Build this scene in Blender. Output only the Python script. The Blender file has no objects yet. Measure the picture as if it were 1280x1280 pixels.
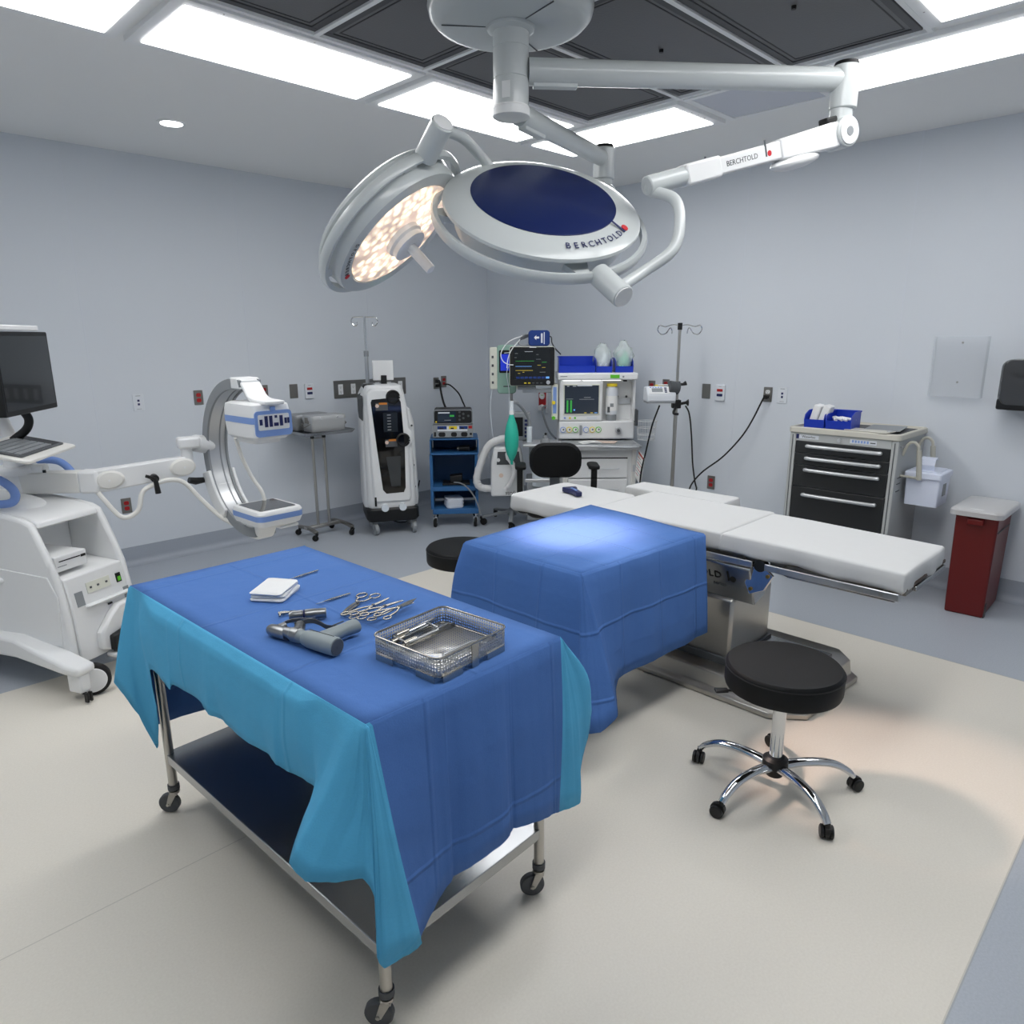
import bpy, math, random
from mathutils import Vector, Matrix, Euler
random.seed(7)
PI = math.pi
sc = bpy.context.scene
COL = sc.collection

# ------------------------------------------------------------------ materials
def lin(c):
    return tuple((x/12.92 if x <= .04045 else ((x+.055)/1.055)**2.4) for x in c)
def hx(h):
    h = h.lstrip('#')
    return lin(tuple(int(h[i:i+2], 16)/255 for i in (0, 2, 4)))
def mat(name, col, rough=.5, metal=0., bump=0., bscale=60., var=0., trans=0., ior=1.45, emit=None, estr=0., coat=0., alpha=1., stretch=None, spec=.5):
    m = bpy.data.materials.new(name); m.use_nodes = True
    nt = m.node_tree; n = nt.nodes; l = nt.links
    b = n['Principled BSDF']
    c = hx(col) if isinstance(col, str) else col
    b.inputs['Base Color'].default_value = (*c, 1)
    b.inputs['Roughness'].default_value = rough
    b.inputs['Metallic'].default_value = metal
    b.inputs['IOR'].default_value = ior
    b.inputs['Specular IOR Level'].default_value = spec
    b.inputs['Transmission Weight'].default_value = trans
    b.inputs['Coat Weight'].default_value = coat
    b.inputs['Alpha'].default_value = alpha
    if emit is not None:
        e = hx(emit) if isinstance(emit, str) else emit
        b.inputs['Emission Color'].default_value = (*e, 1)
        b.inputs['Emission Strength'].default_value = estr
    if bump or var:
        tc = n.new('ShaderNodeTexCoord'); nz = n.new('ShaderNodeTexNoise')
        nz.inputs['Scale'].default_value = bscale; nz.inputs['Detail'].default_value = 4
        src = tc.outputs['Object']
        if stretch:
            mp = n.new('ShaderNodeMapping'); mp.inputs['Scale'].default_value = stretch
            l.new(src, mp.inputs['Vector']); src = mp.outputs['Vector']
        l.new(src, nz.inputs['Vector'])
        if bump:
            bp = n.new('ShaderNodeBump'); bp.inputs['Strength'].default_value = bump
            bp.inputs['Distance'].default_value = .002
            l.new(nz.outputs['Fac'], bp.inputs['Height']); l.new(bp.outputs['Normal'], b.inputs['Normal'])
        if var:
            mx = n.new('ShaderNodeMix'); mx.data_type = 'RGBA'
            mx.inputs['A'].default_value = (*[x*(1-var) for x in c], 1)
            mx.inputs['B'].default_value = (*[min(1, x*(1+var)) for x in c], 1)
            l.new(nz.outputs['Fac'], mx.inputs['Factor']); l.new(mx.outputs['Result'], b.inputs['Base Color'])
    return m

M = {}
M['wall'] = mat('wall_paint', '#D3D8DE', .55, bump=.05, bscale=250, var=.012)
M['ceil'] = mat('ceiling_paint', '#F0F0EE', .8, bump=.05, bscale=200)
M['tee'] = mat('ceiling_tee', '#EEEFEF', .5)
M['fixture'] = mat('fixture_frame', '#EEEFEF', .45)
M['blank'] = mat('blank_panel', '#CDD0D8', .5)
M['darkpanel'] = mat('perforated_dark', '#69696B', .55, bump=.5, bscale=90, stretch=(1, 1, 1))
M['darkrim'] = mat('dark_rim', '#454648', .5)
M['lightp'] = mat('light_panel', '#FFFFFF', .5, emit=(1., 1., 1.), estr=8.5)
M['white'] = mat('white_plastic', '#E3E4E4', .35, bump=.02, bscale=300)
M['offwhite'] = mat('warm_white_plastic', '#DEDDD8', .4, bump=.02, bscale=300)
M['lampgrey'] = mat('lamp_enamel', '#C0C5C5', .3, coat=.3)
M['bluedisc'] = mat('lamp_blue_cover', '#0F1F52', .35, coat=.2)
M['black'] = mat('black_plastic', '#121314', .45)
M['vinyl'] = mat('black_vinyl', '#0F1011', .55, bump=.15, bscale=220, spec=.3)
M['rubber'] = mat('black_rubber', '#161616', .7)
M['greyrub'] = mat('grey_rubber', '#4A4C4F', .6)
M['chrome'] = mat('chrome', '#D9DADC', .08, 1.)
M['steel'] = mat('brushed_steel', '#B9B6B0', .3, 1., bump=.15, bscale=40, stretch=(1, 1, 30))
M['steelsheet'] = mat('steel_sheet', '#A9ABAD', .27, 1., bump=.08, bscale=30, stretch=(30, 1, 1))
M['dullsteel'] = mat('dull_steel', '#8F8C86', .42, 1., bump=.1, bscale=60)
M['alu'] = mat('aluminium', '#B8BBBE', .35, 1.)
M['inst'] = mat('instrument_steel', '#B5B1A8', .25, 1.)
M['sheet'] = mat('white_sheet', '#CACBCB', .85, bump=.6, bscale=14)
M['brownedge'] = mat('brown_board', '#4A3527', .5)
M['drapeblue'] = None
M['navy'] = mat('navy_plastic', '#1C2350', .4)
M['binblue'] = mat('blue_bin', '#1B3BB4', .35)
M['cartblue'] = mat('cart_blue', '#2F6396', .45, bump=.04, bscale=150)
M['cartblued'] = mat('cart_blue_deep', '#274F7A', .5)
M['paleblue'] = mat('pale_blue', '#7D9BD4', .4)
M['handleblue'] = mat('handle_blue', '#7290CC', .4)
M['screen'] = mat('dark_screen', '#1A1D20', .12, coat=.4)
M['blackglass'] = mat('black_glass', '#0B0B0C', .08, coat=.5)
M['red'] = mat('red_plastic', '#64110F', .4, bump=.03, bscale=200)
M['redplug'] = mat('red_socket', '#A81B1E', .4)
M['plate'] = mat('steel_plate', '#8C8A86', .38, .9)
M['platew'] = mat('white_plate', '#D9DDE2', .4)
M['indigo'] = mat('indigo_mark', '#1B2257', .5)
M['green'] = mat('teal_bag', '#2FB8A0', .45, bump=.1, bscale=40)
M['sage'] = mat('sage_green', '#8FB0A2', .45)
M['cream'] = mat('cream_plastic', '#D9DACD', .45)
M['lid'] = mat('clear_lid', '#E6E6E6', .35, trans=.55, ior=1.3)
M['acrylic'] = mat('acrylic', '#F8FBFF', .03, trans=1., ior=1.25)
M['filmbag'] = mat('plastic_film', '#F2FBF8', .12, trans=.85, ior=1.15, bump=1., bscale=35)
M['maskgreen'] = mat('mask_green', '#8FD0BA', .3)
M['cartgrey'] = mat('cart_grey', '#B4B7B6', .45, bump=.02, bscale=200)
M['cartbeige'] = mat('cart_beige', '#C9C6BB', .5)
M['drawer'] = mat('drawer_black', '#26282A', .38, bump=.03, bscale=200)
M['silver'] = mat('silver_handle', '#C9CBCD', .35, .6)
M['sharps'] = mat('sharps_white', '#DCE2F2', .35)
M['smoke'] = mat('smoked_plastic', '#3A3B3D', .25, coat=.3)
M['gauze'] = mat('gauze', '#E2E3E3', .95, bump=.8, bscale=140)
M['paper'] = mat('paper', '#E8E8E6', .8)
M['grey'] = mat('mid_grey', '#8B8F92', .45)
M['darkgrey'] = mat('dark_grey', '#4E5154', .45)
M['drillgrey'] = mat('drill_grey', '#879194', .42, bump=.04, bscale=200)
M['drillsteel'] = mat('drill_steel', '#8B8D8F', .3, .9)
M['beigegrey'] = mat('beige_handle', '#B9B7AC', .5)
M['orange'] = mat('orange_label', '#C97B2E', .5)
M['yellow'] = mat('yellow_plastic', '#E8CE2E', .45)
M['lime'] = mat('lime_label', '#5FBE2B', .5)
M['bluescr'] = mat('blue_lit_screen', '#2338C8', .3, emit='#2A44E0', estr=.3)
M['white_glow'] = mat('work_lamp', '#FFFFFF', .4, emit=(1, 1, 1), estr=1.2)
M['wave_g'] = mat('trace_green', '#2E8B3A', .5, emit='#2E9B3A', estr=.5)
M['wave_y'] = mat('trace_yellow', '#C9B238', .5, emit='#C9B238', estr=.45)
M['wave_b'] = mat('trace_blue', '#6FA8E8', .5, emit='#5C94E0', estr=.5)
M['bluescreen_dim'] = mat('slate_screen', '#2A3340', .15, coat=.4)
M['logored'] = mat('logo_red', '#C01E2A', .5)
M['hose'] = mat('white_hose', '#DADADA', .5, bump=.6, bscale=8)
M['towel'] = mat('towel', '#D5DAE2', .95, bump=.6, bscale=90)
M['cuff'] = mat('navy_fabric', '#1F3A7A', .85, bump=.2, bscale=120)
M['glassyw'] = mat('clear_tubing', '#DCE3E8', .2)
M['tan'] = mat('tan_paper', '#D8C2B4', .8)
M['redpaper'] = mat('red_print', '#B5423E', .7)
M['brass'] = mat('brass', '#B08A45', .3, 1.)

def thin(name, col, clear, rough=.05, bump=0., bscale=30.):
    """thin clear sheet: straight-through transparency mixed with a glossy surface"""
    m = bpy.data.materials.new(name); m.use_nodes = True
    nt = m.node_tree; n = nt.nodes; l = nt.links; b = n['Principled BSDF']; o = n['Material Output']
    b.inputs['Base Color'].default_value = (*hx(col), 1); b.inputs['Roughness'].default_value = rough
    t = n.new('ShaderNodeBsdfTransparent'); x = n.new('ShaderNodeMixShader')
    lw = n.new('ShaderNodeLayerWeight'); lw.inputs['Blend'].default_value = .25
    mr = n.new('ShaderNodeMapRange'); mr.inputs['To Min'].default_value = 1-clear; mr.inputs['To Max'].default_value = min(1, (1-clear)*2.5+.15)
    l.new(lw.outputs['Facing'], mr.inputs['Value']); l.new(mr.outputs['Result'], x.inputs['Fac'])
    l.new(t.outputs[0], x.inputs[1]); l.new(b.outputs[0], x.inputs[2]); l.new(x.outputs[0], o.inputs['Surface'])
    if bump:
        tc = n.new('ShaderNodeTexCoord'); nz = n.new('ShaderNodeTexNoise'); nz.inputs['Scale'].default_value = bscale; nz.inputs['Detail'].default_value = 5
        bp = n.new('ShaderNodeBump'); bp.inputs['Strength'].default_value = bump; bp.inputs['Distance'].default_value = .01
        l.new(tc.outputs['Object'], nz.inputs['Vector']); l.new(nz.outputs['Fac'], bp.inputs['Height']); l.new(bp.outputs['Normal'], b.inputs['Normal'])
    return m
M['acrylic'] = thin('acrylic', '#EEF3F8', .93)
M['filmbag'] = thin('plastic_film', '#F0FAF6', .72, .1, 1., 28)
M['lid'] = thin('clear_lid', '#DADADA', .35, .3)

# ------------------------------------------------------------------ mesh builder
class B:
    def __init__(s): s.v = []; s.f = []; s.m = []; s.mi = 0; s.uv = {}
    def add(s, vs, fs, X=None):
        o = len(s.v)
        for p in vs:
            p = Vector(p)
            s.v.append(X @ p if X is not None else p)
        for f in fs:
            s.f.append(tuple(i+o for i in f)); s.m.append(s.mi)
        return s
    def box(s, x0, x1, y0, y1, z0, z1, X=None):
        vs = [(x0,y0,z0),(x1,y0,z0),(x1,y1,z0),(x0,y1,z0),(x0,y0,z1),(x1,y0,z1),(x1,y1,z1),(x0,y1,z1)]
        return s.add(vs, [(3,2,1,0),(4,5,6,7),(0,1,5,4),(1,2,6,5),(2,3,7,6),(3,0,4,7)], X)
    def cb(s, c, d, X=None):
        return s.box(c[0]-d[0]/2, c[0]+d[0]/2, c[1]-d[1]/2, c[1]+d[1]/2, c[2]-d[2]/2, c[2]+d[2]/2, X)
    def loft(s, rings, cap=True, closed=True, X=None):
        n = len(rings[0]); vs = [p for r in rings for p in r]; fs = []
        for i in range(len(rings)-1):
            for j in range(n if closed else n-1):
                k = (j+1) % n
                fs.append((i*n+j, i*n+k, (i+1)*n+k, (i+1)*n+j))
        if cap and closed:
            fs.append(tuple(range(n-1, -1, -1))); fs.append(tuple(range((len(rings)-1)*n, len(rings)*n)))
        return s.add(vs, fs, X)
    def prism(s, poly, z0, z1, X=None):
        return s.loft([[(x, y, z0) for x, y in poly], [(x, y, z1) for x, y in poly]], X=X)
    def frame_at(s, p, d):
        d = Vector(d).normalized()
        a = Vector((0,0,1)) if abs(d.z) < .9 else Vector((1,0,0))
        u = d.cross(a).normalized(); w = u.cross(d).normalized()
        return u, w
    def cyl(s, p0, p1, r0, r1=None, n=20, X=None):
        p0 = Vector(p0); p1 = Vector(p1); r1 = r0 if r1 is None else r1
        u, w = s.frame_at(p0, p1-p0)
        R = lambda p, r: [p + (w*math.cos(a)+u*math.sin(a))*r for a in [2*PI*i/n for i in range(n)]]
        return s.loft([R(p0, r0), R(p1, r1)], X=X)
    def tube(s, pts, r, n=10, X=None, flat=None, closed=False):
        pts = [Vector(p) for p in pts]; N = len(pts); rings = []
        u = None
        for i, p in enumerate(pts):
            if closed: t = pts[(i+1) % N]-pts[i-1]
            else: t = pts[min(i+1, N-1)]-pts[max(i-1, 0)]
            t.normalize()
            if u is None: u, w = s.frame_at(p, t)
            else:
                u = (u - t*u.dot(t)).normalized()
            w = t.cross(u).normalized()
            rr = r[i] if isinstance(r, (list, tuple)) else r
            fl = flat or 1.
            rings.append([p + u*math.cos(a)*rr + w*math.sin(a)*rr*fl for a in [2*PI*k/n for k in range(n)]])
        if closed:
            rings.append(rings[0]); return s.loft(rings, cap=False, X=X)
        return s.loft(rings, X=X)
    def rib(s, pts, w, h, up=(0,0,1), X=None, closed=False):
        """rectangular section swept along pts; w across, h along up"""
        pts = [Vector(p) for p in pts]; N = len(pts); rings = []; up = Vector(up)
        for i, p in enumerate(pts):
            t = (pts[(i+1) % N]-pts[i-1]) if closed else (pts[min(i+1, N-1)]-pts[max(i-1, 0)])
            t.normalize(); a = t.cross(up).normalized(); b = a.cross(t).normalized()
            rings.append([p-a*w/2-b*h/2, p+a*w/2-b*h/2, p+a*w/2+b*h/2, p-a*w/2+b*h/2])
        if closed:
            rings.append(rings[0]); return s.loft(rings, cap=False, X=X)
        return s.loft(rings, X=X)
    def lathe(s, prof, n=32, X=None):
        rings = []
        for r, z in prof:
            rings.append([(max(r, 1e-5)*math.cos(2*PI*k/n), max(r, 1e-5)*math.sin(2*PI*k/n), z) for k in range(n)])
        return s.loft(rings, X=X)
    def sph(s, c, r, n=14, X=None):
        if not isinstance(r, (tuple, list)): r = (r, r, r)
        rings = []
        for i in range(1, n):
            t = PI*i/n
            rings.append([(c[0]+r[0]*math.sin(t)*math.cos(a), c[1]+r[1]*math.sin(t)*math.sin(a), c[2]-r[2]*math.cos(t)) for a in [2*PI*k/(n*2) for k in range(n*2)]])
        return s.loft(rings, X=X)
    def patch(s, rows, X=None, thick=None):
        n = len(rows[0]); vs = [p for r in rows for p in r]; fs = []
        for i in range(len(rows)-1):
            for j in range(n-1):
                fs.append((i*n+j, i*n+j+1, (i+1)*n+j+1, (i+1)*n+j))
        return s.add(vs, fs, X)

def rrect(w, h, r, n=5, cx=0, cy=0):
    r = min(r, w/2-1e-4, h/2-1e-4); pts = []
    for (sx, sy, a0) in ((1,-1,-PI/2),(1,1,0),(-1,1,PI/2),(-1,-1,PI)):
        for i in range(n+1):
            a = a0+PI/2*i/n
            pts.append((cx+sx*(w/2-r)+r*math.cos(a), cy+sy*(h/2-r)+r*math.sin(a)))
    return pts
def spl(pts, k=6, closed=False):
    P = [Vector(p) for p in pts]; N = len(P); out = []
    rng = range(N) if closed else range(N-1)
    for i in rng:
        a = P[i-1] if (closed or i) else P[0]*2-P[1]
        b = P[i]; c = P[(i+1) % N]
        d = P[(i+2) % N] if (closed or i+2 < N) else P[-1]*2-P[-2]
        for j in range(k):
            t = j/k
            out.append(.5*((2*b)+(c-a)*t+(2*a-5*b+4*c-d)*t*t+(3*b-3*c+d-a)*t**3))
    if not closed: out.append(P[-1])
    return out
def XF(loc=(0,0,0), rx=0, ry=0, rz=0):
    return Matrix.Translation(loc) @ Euler((math.radians(rx), math.radians(ry), math.radians(rz))).to_matrix().to_4x4()
def basis(loc, x, y, z):
    m = Matrix.Identity(4)
    for i, a in enumerate((x, y, z)):
        a = Vector(a)
        for k in range(3): m[k][i] = a[k]
    m.translation = Vector(loc); return m

# ------------------------------------------------------------------ objects
def tag(o, label=None, cat=None, group=None, kind=None):
    if label: o['label'] = label
    if cat: o['category'] = cat
    if group: o['group'] = group
    if kind: o['kind'] = kind
    return o
def obj(name, b, m, parent=None, bev=0., seg=2, ang=32, w=False, solid=0., label=None, smooth=True, sub=0):
    me = bpy.data.meshes.new(name)
    vs = b.v
    if w and parent is not None:
        r = parent
        while r.parent: r = r.parent
        inv = r.matrix_basis.inverted(); vs = [inv @ v for v in vs]
    me.from_pydata([tuple(v) for v in vs], [], b.f)
    ms = m if isinstance(m, (list, tuple)) else [m]
    for x in ms: me.materials.append(M[x] if isinstance(x, str) else x)
    me.polygons.foreach_set('material_index', b.m)
    if smooth:
        me.polygons.foreach_set('use_smooth', [True]*len(me.polygons))
    me.validate(); me.update()
    if smooth and ang < 180: me.set_sharp_from_angle(angle=math.radians(ang))
    o = bpy.data.objects.new(name, me); COL.objects.link(o)
    if parent is not None: o.parent = parent
    if solid:
        md = o.modifiers.new('Solid', 'SOLIDIFY'); md.thickness = solid; md.offset = -1
    if sub:
        md = o.modifiers.new('Sub', 'SUBSURF'); md.levels = sub; md.render_levels = sub
    if bev:
        md = o.modifiers.new('Bevel', 'BEVEL'); md.width = bev; md.segments = seg
        md.limit_method = 'ANGLE'; md.angle_limit = math.radians(40); md.harden_normals = False
    if label: o['label'] = label
    return o
def thing(name, label, cat, loc=(0,0,0), rz=0, group=None):
    o = bpy.data.objects.new(name, None); COL.objects.link(o)
    o.empty_display_size = .1
    o.matrix_basis = XF(loc, 0, 0, rz)
    return tag(o, label, cat, group)
def dup(root, loc, rz=0, label=None):
    def cp(o, par):
        c = o.copy(); COL.objects.link(c)
        if par is not None: c.parent = par
        for ch in [x for x in o.children]: cp(ch, c)
        return c
    r = cp(root, None); r.matrix_basis = XF(loc, 0, 0, rz)
    if label: r['label'] = label
    return r
def text(name, s, size, X, m, parent=None, ext=.0006, align='CENTER', w=False, spacing=1.0):
    cu = bpy.data.curves.new(name, 'FONT'); cu.body = s; cu.size = size; cu.extrude = ext
    cu.align_x = align; cu.align_y = 'CENTER'; cu.resolution_u = 2; cu.space_character = spacing
    t = bpy.data.objects.new('tmp', cu)
    me = bpy.data.meshes.new_from_object(t); bpy.data.objects.remove(t)
    me.transform(X)
    if w and parent is not None:
        r = parent
        while r.parent: r = r.parent
        me.transform(r.matrix_basis.inverted())
    me.materials.clear(); me.materials.append(M[m] if isinstance(m, str) else m)
    me.name = name
    o = bpy.data.objects.new(name, me); COL.objects.link(o)
    if parent is not None: o.parent = parent
    return o
def caster(parent, loc, r, wd, ang=0, fork='steel', tyre='greyrub', hub='black', stem=.03, twin=False):
    """swivel caster whose wheel touches z=loc.z; fork part with the wheel as sub-part (coordinates of the parent)"""
    X = XF(loc, 0, 0, ang); off = r*.55
    b = B()
    b.cyl((0,0,2*r+.012), (0,0,2*r+.012+stem), r*.28, n=14, X=X)
    b.cyl((0,0,2*r+.004), (0,0,2*r+.014), r*.5, n=16, X=X)
    for sx in (-1, 1):
        b.loft([[(-r*.35, sx*(wd/2+.006), 2*r+.006), (r*.35, sx*(wd/2+.006), 2*r+.006), (off+r*.2, sx*(wd/2+.006), r*.85), (off-r*.2, sx*(wd/2+.006), r*.85)],
                [(-r*.35, sx*(wd/2+.002), 2*r+.006), (r*.35, sx*(wd/2+.002), 2*r+.006), (off+r*.2, sx*(wd/2+.002), r*.85), (off-r*.2, sx*(wd/2+.002), r*.85)]], X=X)
    b.box(-r*.35, r*.35, -wd/2-.006, wd/2+.006, 2*r, 2*r+.008, X=X)
    b.cyl((off, -wd/2-.01, r), (off, wd/2+.01, r), r*.14, n=10, X=X)
    f = obj('caster', b, fork, parent)
    k = B()
    Y = X @ XF((off, 0, r), 90, 0, 0)
    k.lathe([(r*.6, -wd/2), (r*.9, -wd/2), (r, -wd*.3), (r, wd*.3), (r*.9, wd/2), (r*.6, wd/2)], 28, X=Y)
    k.mi = 1; k.lathe([(.002, -wd*.42), (r*.62, -wd*.42), (r*.62, wd*.42), (.002, wd*.42)], 24, X=Y)
    obj('wheel', k, [tyre, hub], f)
    return f
# ------------------------------------------------------------------ camera
XR, YL, ZC = 5.57, 5.94, 3.06
XB, YB = -1.7, -1.9
cam = bpy.data.cameras.new('camera'); co = bpy.data.objects.new('camera', cam); COL.objects.link(co)
cam.sensor_width = 36; cam.sensor_height = 36; cam.sensor_fit = 'HORIZONTAL'; cam.lens = 888/1280*36
cam.clip_start = .02
P_, Y_, R_ = math.radians(13.85), math.radians(45), math.radians(.25)
fw = Vector((math.cos(Y_)*math.cos(P_), math.sin(Y_)*math.cos(P_), -math.sin(P_)))
rt = Vector((math.sin(Y_), -math.cos(Y_), 0)); dn = fw.cross(rt)
r2 = rt*math.cos(R_)+dn*math.sin(R_); d2 = dn*math.cos(R_)-rt*math.sin(R_)
co.matrix_world = basis((0, 0, 1.75), r2, -d2, -fw)
sc.camera = co
sc.view_settings.view_transform = 'Standard'; sc.view_settings.look = 'None'
sc.view_settings.gamma = 1; sc.view_settings.exposure = 0.0
sc.cycles.use_denoising = True
sc.cycles.max_bounces = 10; sc.cycles.diffuse_bounces = 7; sc.cycles.glossy_bounces = 5; sc.cycles.transmission_bounces = 8
sc.cycles.sample_clamp_indirect = 6
sc.cycles.caustics_reflective = False; sc.cycles.caustics_refractive = False
wd = bpy.data.worlds.new('world'); sc.world = wd; wd.use_nodes = True
wd.node_tree.nodes['Background'].inputs['Color'].default_value = (.5, .55, .6, 1)
wd.node_tree.nodes['Background'].inputs['Strength'].default_value = .1

# ------------------------------------------------------------------ floor with beige field, grey border, speckle and weld seams
def floor_mat():
    m = bpy.data.materials.new('sheet_floor'); m.use_nodes = True
    nt = m.node_tree; n = nt.nodes; l = nt.links; b = n['Principled BSDF']
    tc = n.new('ShaderNodeTexCoord'); sp = n.new('ShaderNodeSeparateXYZ'); l.new(tc.outputs['Object'], sp.inputs[0])
    def mth(op, a, c=None):
        q = n.new('ShaderNodeMath'); q.operation = op
        for i, x in enumerate((a, c)):
            if x is None: continue
            if isinstance(x, (int, float)): q.inputs[i].default_value = x
            else: l.new(x, q.inputs[i])
        return q.outputs[0]
    x, y = sp.outputs['X'], sp.outputs['Y']
    msk = mth('MULTIPLY', mth('MULTIPLY', mth('LESS_THAN', x, 4.262), mth('GREATER_THAN', x, -1.0)),
              mth('MULTIPLY', mth('LESS_THAN', y, 4.165), mth('GREATER_THAN', y, .255)))
    nz = n.new('ShaderNodeTexNoise'); nz.inputs['Scale'].default_value = 130; nz.inputs['Detail'].default_value = 3
    l.new(tc.outputs['Object'], nz.inputs['Vector'])
    nz2 = n.new('ShaderNodeTexNoise'); nz2.inputs['Scale'].default_value = 1.2; nz2.inputs['Detail'].default_value = 3
    l.new(tc.outputs['Object'], nz2.inputs['Vector'])
    def ramp(fac, a, c):
        q = n.new('ShaderNodeMix'); q.data_type = 'RGBA'; l.new(fac, q.inputs['Factor'])
        for s, v in (('A', a), ('B', c)):
            if isinstance(v, str): q.inputs[s].default_value = (*hx(v), 1)
            else: l.new(v, q.inputs[s])
        return q.outputs['Result']
    beige = ramp(nz.outputs['Fac'], '#D6D0C4', '#E4DFD4')
    grey = ramp(nz.outputs['Fac'], '#A0A6AE', '#B5BBC3')
    c = ramp(msk, grey, beige)
    seam = mth('LESS_THAN', mth('ABSOLUTE', mth('SUBTRACT', y, 2.25)), .0022)
    seam2 = mth('LESS_THAN', mth('ABSOLUTE', mth('SUBTRACT', x, 4.262)), .004)
    seam3 = mth('LESS_THAN', mth('ABSOLUTE', mth('SUBTRACT', y, .255)), .004)
    sm = mth('MULTIPLY', mth('MAXIMUM', seam, mth('MAXIMUM', mth('MULTIPLY', seam2, mth('GREATER_THAN', y, .255)), mth('MULTIPLY', seam3, mth('LESS_THAN', x, 4.262)))), .35)
    c = ramp(sm, c, '#8D8A80')
    l.new(c, b.inputs['Base Color'])
    rr = n.new('ShaderNodeMapRange'); rr.inputs['To Min'].default_value = .34; rr.inputs['To Max'].default_value = .46
    l.new(nz2.outputs['Fac'], rr.inputs['Value']); l.new(rr.outputs['Result'], b.inputs['Roughness'])
    bp = n.new('ShaderNodeBump'); bp.inputs['Strength'].default_value = .06; bp.inputs['Distance'].default_value = .002
    l.new(nz.outputs['Fac'], bp.inputs['Height']); l.new(bp.outputs['Normal'], b.inputs['Normal'])
    b.inputs['Specular IOR Level'].default_value = .4
    return m
M['floor'] = floor_mat()
M['cove'] = mat('cove_grey', '#A3A9B2', .42, var=.06, bscale=130)
def struct(name, b, m, **k): return tag(obj(name, b, m, **k), kind='structure')
struct('floor', B().box(XB-.1, XR+.1, YB-.1, YL+.1, -.08, 0), 'floor')
struct('wall_left', B().box(XB-.1, XR, YL, YL+.1, 0, ZC+.1), 'wall')
struct('wall_right', B().box(XR, XR+.1, YB, YL+.1, 0, ZC+.1), 'wall')
struct('wall_back', B().box(XB-.1, XB, YB, YL, 0, ZC+.1), 'wall')
struct('wall_front', B().box(XB-.1, XR+.1, YB-.1, YB, 0, ZC+.1), 'wall')
struct('ceiling', B().box(XB-.1, XR+.1, YB-.1, YL+.1, ZC, ZC+.1), 'ceil')
def cove(name, axis):
    prof = [(0, .15), (.006, .15), (.007, .06)] + [(.007+.05*(1-math.cos(a)), .055-.052*math.sin(a)) for a in [PI/2*i/6 for i in range(7)]] + [(.06, .0008), (0, .0008)]
    if axis == 'x': rings = [[(x, YL-d, z) for d, z in prof] for x in (XB, XR-.0)]
    else: rings = [[(XR-d, y, z) for d, z in prof] for y in (YB, YL)]
    struct(name, B().loft(rings), 'cove')
cove('baseboard_left', 'x'); cove('baseboard_right', 'y')
# wall panel joints
M['joint'] = mat('wall_joint', '#D4D9E0', .5)
n_tr = 1
for x in (.35, 1.57, 2.79, 4.01):
    struct('trim_%d' % n_tr, B().box(x-.004, x+.004, YL-.0012, YL, .152, ZC), 'joint'); n_tr += 1
for y in (1.71, 2.93, 4.15, .49):
    struct('trim_%d' % n_tr, B().box(XR-.0012, XR, y-.004, y+.004, .152, ZC), 'joint'); n_tr += 1

# ------------------------------------------------------------------ ceiling grid
ZG = ZC-.012
def ring_frame(b, x0, x1, y0, y1, w, z0, z1):
    b.box(x0, x1, y0, y0+w, z0, z1); b.box(x0, x1, y1-w, y1, z0, z1)
    b.box(x0, x0+w, y0+w, y1-w, z0, z1); b.box(x1-w, x1, y0+w, y1-w, z0, z1)
def ceiling_light(x0, x1, y0, y1, label):
    g = .016
    t = thing('ceiling_light', label, 'light', ((x0+x1)/2, (y0+y1)/2, ZC), group='ceiling light panels')
    hx_, hy = (x1-x0)/2-g, (y1-y0)/2-g
    s = B(); ring_frame(s, -hx_, hx_, -hy, hy, .055, -.022, 0); s.mi = 1
    obj('diffuser', B().box(-hx_+.055, hx_-.055, -hy+.055, hy-.055, -.027, -.006), 'lightp', t)
    for x in (-hx_+.2, 0, hx_-.2):
        for y in (-hy+.027, hy-.027):
            s.cyl((x, y, -.0225), (x, y, -.02), .004, n=8)
    obj('frame', s, ['fixture', 'dullsteel'], t)
ceiling_light(1.30, 2.56, 3.13, 3.77, 'bright ceiling light panel over the left wall side, beside the round downlight')
ceiling_light(.03, 1.29, 3.13, 3.77, 'bright ceiling light panel cut off by the top left corner of the photo')
ceiling_light(2.57, 3.83, 3.13, 3.77, 'bright ceiling light panel behind the surgical light column, above the lit lamp head')
ceiling_light(3.84, 4.42, 2.49, 3.77, 'bright ceiling light panel nearest the room corner, crossed by the rear lamp arm')
ceiling_light(3.84, 4.42, .54, 1.81, 'long bright ceiling light panel on the right, behind the elbow of the lamp arm')
ceiling_light(2.52, 3.77, .54, 1.19, 'bright ceiling light panel just showing at the top right edge of the photo')
ceiling_light(-.6, .02, 2.49, 3.77, 'bright ceiling light panel beyond the top left corner of the photo, over the x-ray unit')
ceiling_light(1.26, 2.51, .54, 1.19, 'bright ceiling light panel beyond the top edge of the photo, beside the top right one')
ceiling_light(.03, 1.25, .54, 1.19, 'bright ceiling light panel beyond the top edge of the photo, above the instrument table')
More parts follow.
